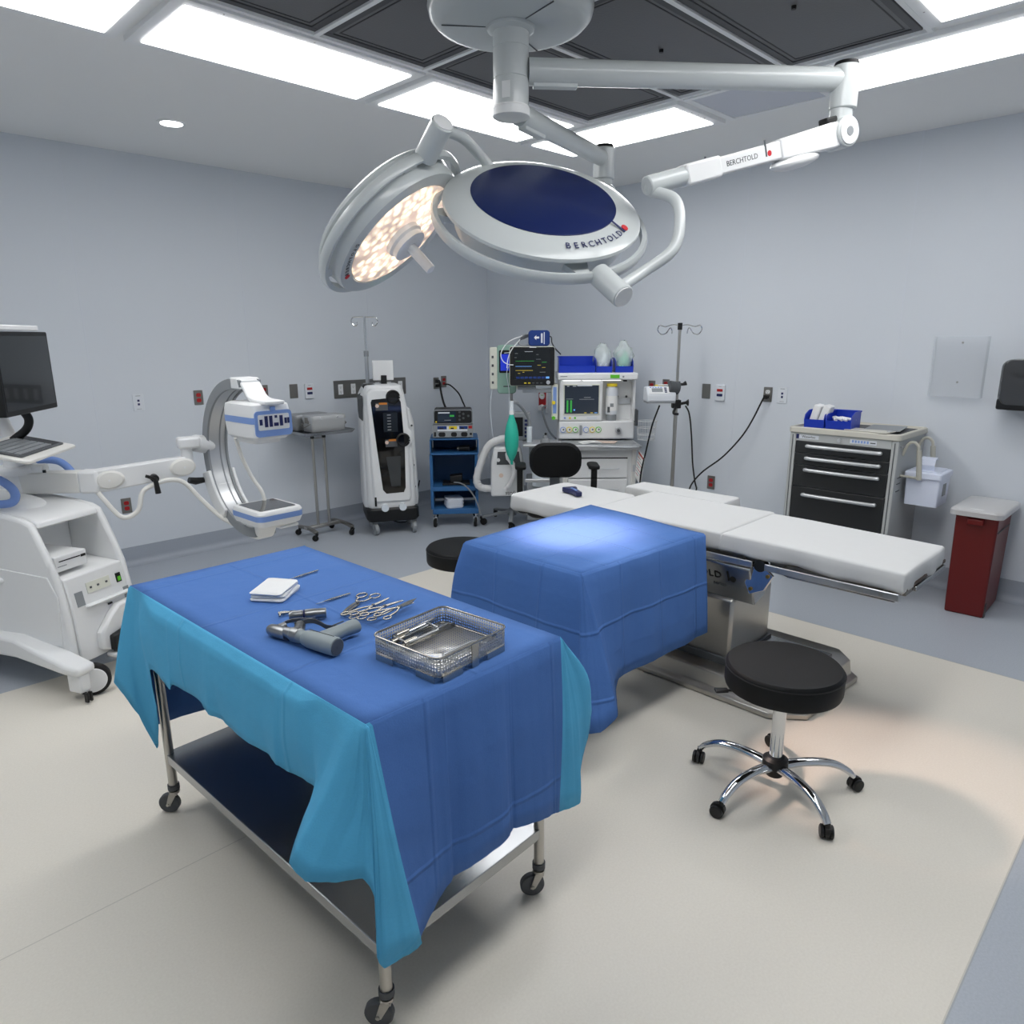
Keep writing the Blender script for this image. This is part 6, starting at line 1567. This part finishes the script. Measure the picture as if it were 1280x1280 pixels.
# blood pressure cuff with its coiled tubing on top of the monitor
t = thing('blood_pressure_cuff', 'navy blood pressure cuff with coiled grey tubing on top of the patient monitor', 'pressure cuff', AX @ Vector((-.56,0,1.668)), -45)
obj('cuff', B().loft([[(x+.045,y,z+.07) for x, z in rrect(.185,.135,.03)] for y in (-.06,.04)]), 'cuff', t, bev=.012)
obj('arrow_mark', B().prism([(-.0,.075),(.02,.095),(.02,.083),(.045,.083),(.045,.067),(.02,.067),(.02,.055)], .0, .0015, X=basis((.0,-.0605,0),(1,0,0),(0,0,1),(0,-1,0))), 'white', t)
obj('size_mark', B().box(.06,.075,-.0615,-.059,.03,.11), 'platew', t); obj('size_mark', B().box(.085,.092,-.0615,-.059,.02,.12), 'platew', t)
for k in range(4):
    r = .05+.008*k
    obj('tubing', B().tube(spl([(-.02,-.02+.012*k,.10),(-.08,-.02+.012*k,.10-.01*k),(-.13,-.02+.01*k,.05),(-.12,-.02+.012*k,.012),(-.03,-.02+.012*k,.012)],6), .006, 8), 'grey', t)
obj('tubing', B().tube(spl([(.10,.0,.09),(.15,.0,.08),(.16,.0,.03),(.19,.01,-.02),(.24,.06,-.07)],6), .006, 8), 'darkgrey', t)
obj('sensor_lead', B().tube(spl([(-.10,-.03,.09),(-.22,-.05,.04),(-.285,-.09,-.05),(-.27,-.11,-.12),(-.22,-.10,-.15),(-.18,-.085,-.155)],6), .004, 7), 'white', t)
obj('sensor_lead', B().tube(spl([(-.12,-.04,.06),(-.19,-.08,-.02),(-.225,-.10,-.10),(-.235,-.12,-.18)],6), .004, 7), 'white', t)
# blue open-front storage bins
def bin_(loc, rz, w, d, h, label, grp=None, lip=.45):
    t = thing('storage_bin', label, 'bin', loc, rz, grp); th = .004
    X0, X1 = -w/2, w/2
    obj('floor_panel', B().box(X0, X1, -d/2, d/2, 0, th), 'binblue', t)
    obj('back_panel', B().box(X0, X1, d/2-th, d/2, 0, h), 'binblue', t)
    fr = obj('front_lip', B().loft([[(x, y, z) for x in (X0, X1) for y, z in (((-d/2,0),(-d/2+th,0),(-d/2-.012+th,h*lip),(-d/2-.012,h*lip)) if x == X0 else ())] , [(X1, y, z) for y, z in ((-d/2,0),(-d/2+th,0),(-d/2-.012+th,h*lip),(-d/2-.012,h*lip))]]), 'binblue', t)
    for x in (X0, X1-th):
        obj('side_panel', B().loft([[(xx, y, z) for y, z in ((-d/2,0),(d/2,0),(d/2,h),(-d/2+d*.35,h),(-d/2+.004,h*.78),(-d/2-.01,h*lip))] for xx in (x, x+th)]), 'binblue', t)
    obj('rim', B().box(X0-.004, X1+.004, d/2-.008, d/2+.006, h-.008, h+.002), 'binblue', t)
    return t
bin_(AX @ Vector((-.185,.0,1.445)), -45, .315, .19, .135, 'wide empty blue storage bin at the left end of the anaesthesia machine shelf')
bin_(AX @ Vector((.05,.0,1.445)), -45, .14, .19, .12, 'small blue storage bin in the middle of the anaesthesia machine shelf')
bin_(AX @ Vector((.225,.0,1.445)), -45, .155, .19, .12, 'small blue storage bin at the right end of the anaesthesia machine shelf')
def bagged(x, label, w, h, seed, inner):
    rnd = random.Random(seed)
    t = thing('bagged_mask', label, 'face mask', AX @ Vector((x,.0,1.452)), -45)
    rings = []
    for i in range(9):
        f = i/8; r = (.9+.25*math.sin(PI*min(1,f*1.1)))*(1 if f < .75 else 1-(f-.75)*2.2)
        rings.append([(w/2*r*math.cos(a)*(1+.25*rnd.uniform(-1,1)*(f>.3)), .065*r*math.sin(a)*(1+.25*rnd.uniform(-1,1)), h*f*(1+.06*rnd.uniform(-1,1))) for a in [2*PI*k/20 for k in range(20)]])
    obj('plastic_bag', B().loft(rings), 'filmbag', t, ang=70)
    mk = B()
    mk.lathe([(.05,0),(.058,.03),(.052,.07),(.036,.10),(.02,.12),(.018,.15),(.014,.15),(.016,.118),(.032,.095),(.046,.065),(.05,.03),(.044,0)], 22, X=XF((.0,-.005,.02),12,8,0))
    obj('mask', mk, inner, t)
    obj('strap', B().tube(spl([(-.04,-.02,.06),(-.05,.03,.14),(.0,.02,.17),(.045,.02,.13),(.04,-.02,.05)],5), .004, 7), inner, t)
    return t
bagged(.045, 'clear plastic bag with a pale breathing mask in the middle blue bin', .13, .235, 3, 'glassyw')
bagged(.225, 'clear plastic bag with a green breathing mask in the right hand blue bin', .145, .255, 5, 'maskgreen')
# canister with yellow lid in the recess, papers on the worktop
t = thing('wipes_canister', 'grey white canister with a yellow lid in the recess of the anaesthesia machine', 'canister', AX @ Vector((.135,-.01,1.02)), -45)
obj('body', B().lathe([(.001,.0),(.05,.0),(.053,.01),(.053,.20),(.05,.225),(.038,.245),(.001,.245)], 30, X=XF((0,0,.055))), 'platew', t)
obj('lid', B().cyl((0,0,.30),(0,0,.325),.047,n=28), 'yellow', t, bev=.004); obj('neck', B().cyl((0,0,.28),(0,0,.30),.04,n=24), 'platew', t)
obj('label_band', B().lathe([(.0536,.09),(.0536,.22)], 30), 'paper', t)
obj('warning_mark', B().cb((-.005,-.0545,.14),(.03,.003,.03)), 'grey', t); obj('barcode', B().cb((-.03,-.047,.10),(.025,.004,.05)), 'darkgrey', t)
obj('stand_ring', B().cyl((0,0,.0),(0,0,.056),.045,n=24), 'grey', t)
for x, y, a, m, lab in ((-.06,-.20,12,'paper','white leaflet lying flat on the anaesthesia machine worktop'),(.06,-.19,-20,'tan','pinkish folded leaflet on the anaesthesia machine worktop beside the white one')):
    t = thing('leaflet', lab, 'paper', AX @ Vector((x,y,.849)), -45+a)
    obj('sheet', B().loft([[(px,py,.001+ (.028*max(0,(px+.02)) if m == 'tan' else .006*math.cos(px*20))) for py in (-.07,.07)]+[(px,py,.003+(.028*max(0,(px+.02)) if m == 'tan' else .006*math.cos(px*20))) for py in (.07,-.07)] for px in [-.10+.02*i for i in range(11)]]), m, t)
    obj('print_line', B().box(-.08,.0,-.04,-.03,.0095,.0103), 'grey', t)
# ------------------------------------------------------------------ black operator's chair
oc = thing('operator_chair', 'black office chair with armrests between the operating table head and anaesthesia machine', 'chair', (4.125,3.635,0), -45)
obj('backrest', B().loft([[(x*s_, y+.10, z*s_+.80) for x, z in rrect(.405,.27,.115,8)] for y, s_ in ((-.055,.90),(-.04,.985),(.0,1.),(.03,.97),(.04,.88))]), 'vinyl', oc)
obj('back_piping', B().tube([(x, .075, z+.80) for x, z in rrect(.405,.27,.115,8)], .005, 6, closed=True), 'black', oc)
obj('back_post', B().rib(spl([(0,.17,.80),(0,.17,.62),(0,.13,.47),(0,.0,.44)],5), .055, .02, up=(1,0,0)), 'darkgrey', oc, bev=.003)
obj('post_cover', B().box(-.04,.04,.135,.165,.56,.66), 'grey', oc, bev=.005)
obj('seat', B().loft([[(x*s_, y*s_-.17, z) for x, y in rrect(.47,.46,.09,6)] for z, s_ in ((.44,.9),(.455,.98),(.49,1.),(.51,.97),(.517,.88))]), 'vinyl', oc)
for s in (-1,1):
    obj('arm_post', B().rib(spl([(s*.22,-.12,.44),(s*.285,-.12,.45),(s*.285,-.12,.52),(s*.285,-.12,.775)],5), .045, .03, up=(0,1,0)), 'black', oc, bev=.004)
    obj('armrest', B().loft([[(s*.28+x, y-.10, z) for x, y in rrect(.085,.23,.04,5)] for z in (.772,.80)]), 'vinyl', oc, bev=.010, seg=3)
obj('gas_column', B().cyl((0,-.17,.12),(0,-.17,.44),.026,n=18), 'black', oc)
for k in range(5):
    a = 2*PI*k/5+.2; p = Vector((math.cos(a), math.sin(a),0)); c_ = Vector((0,-.17,0))
    obj('leg', B().rib([tuple(c_+p*.02+Vector((0,0,.11))), tuple(c_+p*.28+Vector((0,0,.08)))], .045, .03), 'black', oc, bev=.006)
    caster(oc, tuple(c_+p*.27), .027, .03, math.degrees(a)+120, 'black', 'rubber', 'black', .004)
# ------------------------------------------------------------------ infusion pole with pump on the right
ip = thing('infusion_pole', 'tall steel infusion pole with looped hooks between anaesthesia machine and drawer cart', 'infusion pole', (5.20,3.255,0))
star_base(ip, None, .27, 5, 'alu', math.radians(20), 'rubber')
obj('pole', B().cyl((0,0,.1),(0,0,1.36),.0155,n=18), 'steel', ip); obj('upper_pole', B().cyl((0,0,1.3),(0,0,1.83),.0115,n=16), 'steel', ip)
obj('top_cap', B().cyl((0,0,1.80),(0,0,1.855),.019,n=16), 'black', ip, bev=.003)
cl = obj('height_clamp', B().cyl((0,0,1.335),(0,0,1.385),.027,n=16), 'black', ip, bev=.004)
XD_ = Vector((.707,-.707,0))
obj('clamp_knob', B().tube([XD_*.02+Vector((0,0,1.36)), XD_*.05+Vector((0,0,1.362)), XD_*.075+Vector((0,0,1.372))], [.012,.012,.02], 10), 'black', cl)
for s in (-1,1):
    pts = [XD_*(s*x)+Vector((0,0,z)) for x, z in ((.01,1.835),(.06,1.84),(.12,1.825),(.165,1.835),(.18,1.80),(.15,1.765),(.11,1.775),(.08,1.815),(.065,1.80),(.062,1.77))]
    obj('hook', B().tube(spl(pts,6), .0045, 8), 'chrome', ip)
pc = obj('pump_clamp', B().cb((0,0,1.20),(.07,.07,.07), X=XF((0,0,0),0,0,-45)), 'black', ip, bev=.006)
obj('clamp_screw', B().tube([XD_*.03+Vector((0,0,1.20)), XD_*.08+Vector((0,0,1.21)), XD_*.10+Vector((0,0,1.21))], [.012,.012,.03], 12), 'black', pc)
obj('clamp_jaw', B().tube(spl([XD_*-.01+Vector((-.03,-.03,1.18)), XD_*-.03+Vector((-.04,-.04,1.13)), XD_*.01+Vector((-.04,-.04,1.12))],5), .011, 8), 'black', pc)
t = thing('syringe_pump', 'small white infusion pump with grey display, clamped on the right hand infusion pole', 'pump', (5.10,3.34,1.225), -42)
obj('case', B().loft([[(x,y,z) for y, z in ((-.085,0),(.07,.0),(.07,.115),(-.03,.125),(-.085,.06))] for x in (-.135,.105)]), 'platew', t, bev=.012)
XP_ = basis((-.03,-.0575,.0925),(1,0,0),Vector((0,.055,.065)).normalized(),Vector((0,-.065,.055)).normalized())
fp = obj('face', B().box(-.09,.085,-.036,.036,-.0,.003, X=XP_), 'white', t); obj('display', B().box(-.065,.025,-.018,.018,.003,.0045, X=XP_), 'grey', fp)
for k in range(5): obj('key', B().box(-.08+k*.022,-.066+k*.022,.023,.031,.003,.005, X=XP_), 'paleblue', fp)
for k in range(4): obj('key', B().box(.04,.06,-.026+k*.014,-.017+k*.014,.003,.005, X=XP_), 'indigo', fp)
obj('drive_housing', B().cyl((.05,-.04,.12),(.135,-.03,.105),.052,n=22), 'darkgrey', t, bev=.006)
obj('yellow_tag', B().box(-.05,.02,.0,.03,.124,.134), 'yellow', t); obj('white_tag', B().box(-.03,.07,-.02,.02,.130,.137), 'paper', t)
obj('base', B().box(-.13,.10,-.08,.07,-.012,.002), 'grey', t)
t = thing('power_lead', 'long black power cord curving from the right wall outlet to the infusion pole', 'power lead', (5.35,3.0,.5))
obj('lead', B().tube(spl([(5.555,2.637,1.275),(5.53,2.65,1.268),(5.50,2.72,1.08),(5.48,2.80,.93),(5.44,2.93,.76),(5.36,3.06,.63),(5.28,3.11,.53),(5.22,3.10,.46),(5.20,3.06,.45),(5.22,3.03,.50),(5.24,3.06,.56),(5.22,3.08,.72),(5.21,3.10,.95),(5.21,3.13,1.12),(5.21,3.17,1.19)],8), .0065, 8), 'rubber', t, w=True)
obj('coil', B().tube(spl([(5.22,3.10,.47),(5.18,3.02,.445),(5.16,2.96,.44),(5.18,3.03,.43),(5.20,3.10,.42)],6), .0065, 8), 'rubber', t, w=True)
obj('plug', B().cb((5.545,2.637,1.27),(.05,.035,.03)), 'rubber', t, w=True, bev=.005)
t = thing('pump_cable', 'black cable hanging from the small white pump down behind the wire basket', 'power lead', (5.05,3.4,.8))
obj('lead', B().tube(spl([(5.10,3.35,1.19),(5.06,3.38,1.05),(5.05,3.40,.95),(5.03,3.42,.80),(5.0,3.44,.62),(5.02,3.46,.45),(5.08,3.48,.3)],6), .007, 8), 'rubber', t, w=True)
# gas hose from the wall outlet
t = thing('gas_hose', 'grey gas hose hanging from the red wall outlet to the anaesthesia machine', 'hose', (5.5,5.0,.9))
obj('hose', B().tube(spl([(5.53,5.03,1.05),(5.45,5.0,1.02),(5.42,4.93,.90),(5.36,4.80,.80),(5.28,4.62,.75),(5.22,4.45,.74)],6), .011, 8), 'grey', t, w=True)
# ------------------------------------------------------------------ drawer cart, sharps box, bin, wall holders
dc = thing('drawer_cart', 'grey medical cart with four black drawers and long silver handles by the right wall', 'cart', (5.27,1.81,0))
X0, X1, Y0, Y1 = 4.985, 5.545, 1.455, 2.165
def dpart(name, x0, x1, y0, y1, z0, z1, m, par=None, bev=.0): return obj(name, B().box(x0, x1, y0, y1, z0, z1), m, par or dc, bev=bev, w=True)
dpart('body', X0+.01, X1, Y0, Y1, .14, 1.085, 'cartgrey', bev=.006)
dpart('plinth', X0+.02, X1-.02, Y0+.02, Y1-.02, .10, .14, 'darkgrey', bev=.006)
for y in (Y0+.018, Y1-.018):
    dpart('corner_post', X0-.004, X0+.03, y-.022, y+.022, .13, 1.085, 'cartgrey', bev=.008); dpart('post_groove', X0-.0055, X0-.003, y-.003, y+.003, .15, 1.07, 'darkgrey')
top = obj('top_tray', B().loft([[(x+(X0+X1)/2, y+(Y0+Y1)/2, z) for x, y in rrect(X1-X0+.03+o, Y1-Y0+.03+o, .03)] for z, o in ((1.085,-.01),(1.09,0),(1.12,0),(1.126,-.012),(1.126,-.045),(1.112,-.052),(1.112,-.2))]), 'cartbeige', dc, w=True)
dpart('mat', X0+.04, X1-.04, Y0+.04, Y1-.04, 1.111, 1.114, 'greyrub', top)
hd = dpart('header', X0+.0, X0+.012, Y0+.04, Y1-.04, 1.062, 1.085, 'cartgrey')
hd2 = dpart('header_panel', X0-.003, X0+.012, Y0+.04, Y1-.04, 1.03, 1.086, 'cartgrey')
dpart('maker_plate', X0-.0045, X0-.002, Y1-.20, Y1-.055, 1.045, 1.072, 'platew', hd2)
dpart('blue_square', X0-.0055, X0-.002, Y1-.062, Y1-.042, 1.043, 1.074, 'indigo', hd2)
text('lettering', 'Waterloo', .024, basis((X0-.0048, Y1-.13, 1.0585), (0,-1,0), (0,0,1), (-1,0,0)), 'black', hd2, w=True)
dpart('label_plate', X0-.0045, X0-.002, Y0+.13, Y0+.30, 1.043, 1.072, 'platew', hd2)
for k in range(6): dpart('label_print', X0-.0052, X0-.004, Y0+.18+k*.019, Y0+.192+k*.019, 1.05, 1.066, 'paleblue', hd2)
dpart('label_print', X0-.0052, X0-.004, Y0+.137, Y0+.17, 1.053, 1.06, 'darkgrey', hd2)
obj('lock', B().cyl((X0-.012, Y0+.37, 1.056), (X0, Y0+.37, 1.056), .013, n=18), 'silver', hd2, w=True)
for z0, z1 in ((.945,1.027),(.862,.941),(.705,.858),(.40,.701)):
    d_ = dpart('drawer', X0-.006, X0+.02, Y0+.042, Y1-.042, z0, z1, 'drawer', bev=.004)
    zh = z1-.03 if z1 > .72 else z1-.052
    if z1 == .858: zh = z1-.03
    pts = [(X0-.010, Y1-.135, zh), (X0-.028, Y1-.15, zh), (X0-.034, (Y0+Y1)/2-.01, zh), (X0-.028, Y0+.115, zh), (X0-.010, Y0+.10, zh)]
    obj('handle', B().tube(spl(pts, 6), .0125, 12), 'silver', d_, w=True)
d_ = dpart('drawer', X0-.006, X0+.02, Y0+.042, Y1-.042, .15, .396, 'drawer', bev=.004)
obj('handle', B().tube(spl([(X0-.010, Y1-.135, .34), (X0-.034, (Y0+Y1)/2, .34), (X0-.010, Y0+.10, .34)], 6), .0125, 12), 'silver', d_, w=True)
for x in (X0+.06, X1-.06):
    for y in (Y0+.06, Y1-.06): caster(dc, (x-5.27, y-1.81, 0), .042, .03, 150, 'grey', 'rubber', 'grey', .004)
for z in (.83, .79, .74): dpart('side_slot', X0+.06, X0+.13, Y0-.003, Y0+.002, z, z+.006, 'darkgrey')
dpart('side_rail', X0+.05, X1-.06, Y0-.006, Y0, 1.035, 1.05, 'silver')
for x in (5.10, 5.40):
    br = obj('bracket', B().tube(spl([(x,Y0,.98),(x,Y0-.015,1.03),(x,Y0-.035,1.065),(x,Y0-.065,1.07),(x,Y0-.09,1.045),(x,Y0-.095,1.0)],6), .010, 10), 'beigegrey', dc, w=True, label='beige bent bracket arm')
    obj('grip', B().cyl((x,Y0-.095,1.02),(x,Y0-.115,.83),.016,n=14), 'beigegrey', br, w=True)
    obj('bracket_rod', B().tube([(x,Y0,.845),(x,Y0-.115,.84)], .008, 8), 'beigegrey', br, w=True)
t = thing('sharps_container', 'white lidded sharps box hung on the right side of the drawer cart', 'sharps box', (5.25,1.32,.66))
obj('box', B().loft([[(x+5.25,y+1.325,z) for x,y in rrect(.25*q,.205*q,.012)] for z,q in ((.655,.95),(.845,1.0))]), 'sharps', t, w=True)
ld = obj('lid', B().loft([[(x+5.25,y+1.325,z) for x,y in rrect(.275+o,.222+o,.016)] for z,o in ((.84,0),(.872,0),(.878,-.01),(.878,-.05),(.886,-.055),(.886,-.1))]), 'sharps', t, w=True)
obj('flap', B().loft([[(5.25+x,1.325+y,z) for y in (-.045,.045)]+[(5.25+x+.005,1.325+y,z+.003) for y in (.045,-.045)] for x,z in ((-.06,.884),(-.07,.92),(-.055,.955),(-.02,.965),(-.0,.95))]), 'sharps', ld, w=True)
obj('biohazard_mark', B().cb((5.25,1.2225,.76),(.07,.002,.08)), 'grey', t, w=True)
# red bin with clear lid
rb_ = thing('waste_bin', 'tall red waste bin with a translucent lid at the right wall', 'bin', (5.32,.98,0))
def rbx(o, z): return [(5.085-o,.872-o*.5,z),(5.52,.885-o*.5,z),(5.52,1.085+o*.5,z),(5.075-o,1.085+o*.5,z)]
bn = B().loft([[(x,y,z) for x,y,z in rbx(o,z)] for z,o in ((.0,0),(.10,.004),(.64,.018),(.665,.024))])
bo = obj('body', bn, 'red', rb_, w=True, bev=.012, seg=3)
obj('finger_grip', B().box(5.035,5.06,.935,1.025,.60,.64), 'red', rb_, w=True, bev=.008)
obj('panel_groove', B().box(5.10,5.42,.862,.866,.555,.563), 'darkrim', bo, w=True)
obj('foot_notch', B().box(5.10,5.14,.868,.875,.0,.09), 'darkrim', bo, w=True)
lid_ = obj('lid', B().loft([[(x+5.285,y+.983,z) for x,y in rrect(.52+o,.29+o,.045,6)] for z,o in ((.655,.0),(.685,.0),(.692,-.012),(.698,-.06),(.70,-.2))]), 'lid', rb_, w=True)
obj('lid_grip', B().sph((5.07,.985,.694),(.012,.06,.006),8), 'white', lid_, w=True)
# acrylic holder
t = place(thing('acrylic_sign_holder', 'clear empty acrylic holder screwed to the right wall above the sharps box', 'wall holder'), on_wall('R', 1.31, 1.54))
obj('back_sheet', B().box(-.155,.155,-.195,.20,.001,.004), 'acrylic', t); obj('front_sheet', B().box(-.155,.155,-.195,.20,.062,.065), 'acrylic', t)
for s in (-1,1): obj('side_sheet', B().box(s*.155-.0015,s*.155+.0015,-.195,.20,.004,.062), 'acrylic', t)
obj('bottom_sheet', B().box(-.155,.155,-.198,-.195,.004,.062), 'acrylic', t)
for y in (.16,-.10): obj('screw', B().cyl((0,y,.004),(0,y,.008),.007,n=12), 'dullsteel', t)
# towel dispenser
t = place(thing('towel_dispenser', 'dark grey paper towel dispenser on the wall at the right edge of the photo', 'dispenser'), on_wall('R', .87, 1.30))
obj('cover', B().loft([[(x,z,d) for x,z,d in [(x*q, .02+(z+.14)*1.0, d) for x,z in rrect(.34,.28,.05,6)]] for d,q in ((.0,1.0),(.13,1.0),(.19,.96),(.215,.86))]), 'smoke', t, bev=.004)
obj('back_box', B().box(-.165,.165,-.01,.06,.0,.20), 'black', t, bev=.012)
obj('outlet_slot', B().box(-.11,.11,-.014,-.006,.08,.16), 'darkgrey', t)
obj('chrome_band', B().box(-.15,.15,.255,.262,.17,.198), 'grey', t)
text('lettering', 'Scott', .045, XF((-.05,.21,.2165)) @ XF((0,0,0),0,0,8), 'black', t)
obj('lens', B().cyl((.02,.09,.214),(.02,.09,.2175),.012,n=16), 'black', t)
# bins and packs on the cart top
def wbin(y, x, w, lab): return bin_((x, y, 1.126), -90+4, w, .21, .115, lab, None, .5)
wbin(2.02, 5.10, .135, 'blue storage bin holding white packs, left of two on the drawer cart')
wbin(1.86, 5.11, .165, 'blue storage bin of small white tubes, right of two on the drawer cart')
for k, (yy, a, lab) in enumerate(((2.05, 14, 'white dressing pack standing at the left side of the left cart bin'), (1.99, 16, 'white dressing pack leaning beside the other one in the left cart bin'))):
    t = thing('dressing_pack', lab, 'pack', (5.075, yy, 1.134), -86)
    obj('wrap', B().loft([[(x,y,z+.075) for x,z in rrect(.052,.15,.012)] for y in (-.05,.05)], X=XF((0,0,0),0,a,0)), 'gauze', t, bev=.008)
    obj('seal_edge', B().box(-.02,.02,-.052,-.049,.02,.14, X=XF((0,0,0),0,a,0)), 'paper', t)
for k in range(5):
    t = thing('tube_pack', 'small white capped tube lying in the right hand cart bin', 'tube', (5.06+.012*k, 1.90-.022*k, 1.183+.004*(k%2)), 35+k*22, 'white tubes in the cart bin')
    obj('tube', B().cyl((-.035,0,0),(.035,0,.012),.010,n=10), 'paper', t); obj('cap', B().cyl((.033,0,.0117),(.045,0,.0143),.007,n=10), 'white', t)
t = thing('folder', 'grey green folder lying on the drawer cart top in front of the rear mat', 'folder', (5.27,1.63,1.127), 8)
obj('cover', B().box(-.16,.16,-.11,.11,0,.006), 'sage_d' if 'sage_d' in M else 'grey', t, bev=.002); obj('pages', B().box(-.155,.155,-.105,.107,.0015,.0045), 'paper', t)
t = thing('clipboard', 'beige board lying across the front edge of the drawer cart top', 'board', (5.06,1.66,1.128), -6)
obj('board', B().box(-.08,.06,-.14,.14,0,.005), 'cartbeige', t, bev=.001); obj('clip', B().box(-.02,.03,-.135,-.115,.005,.010), 'silver', t)
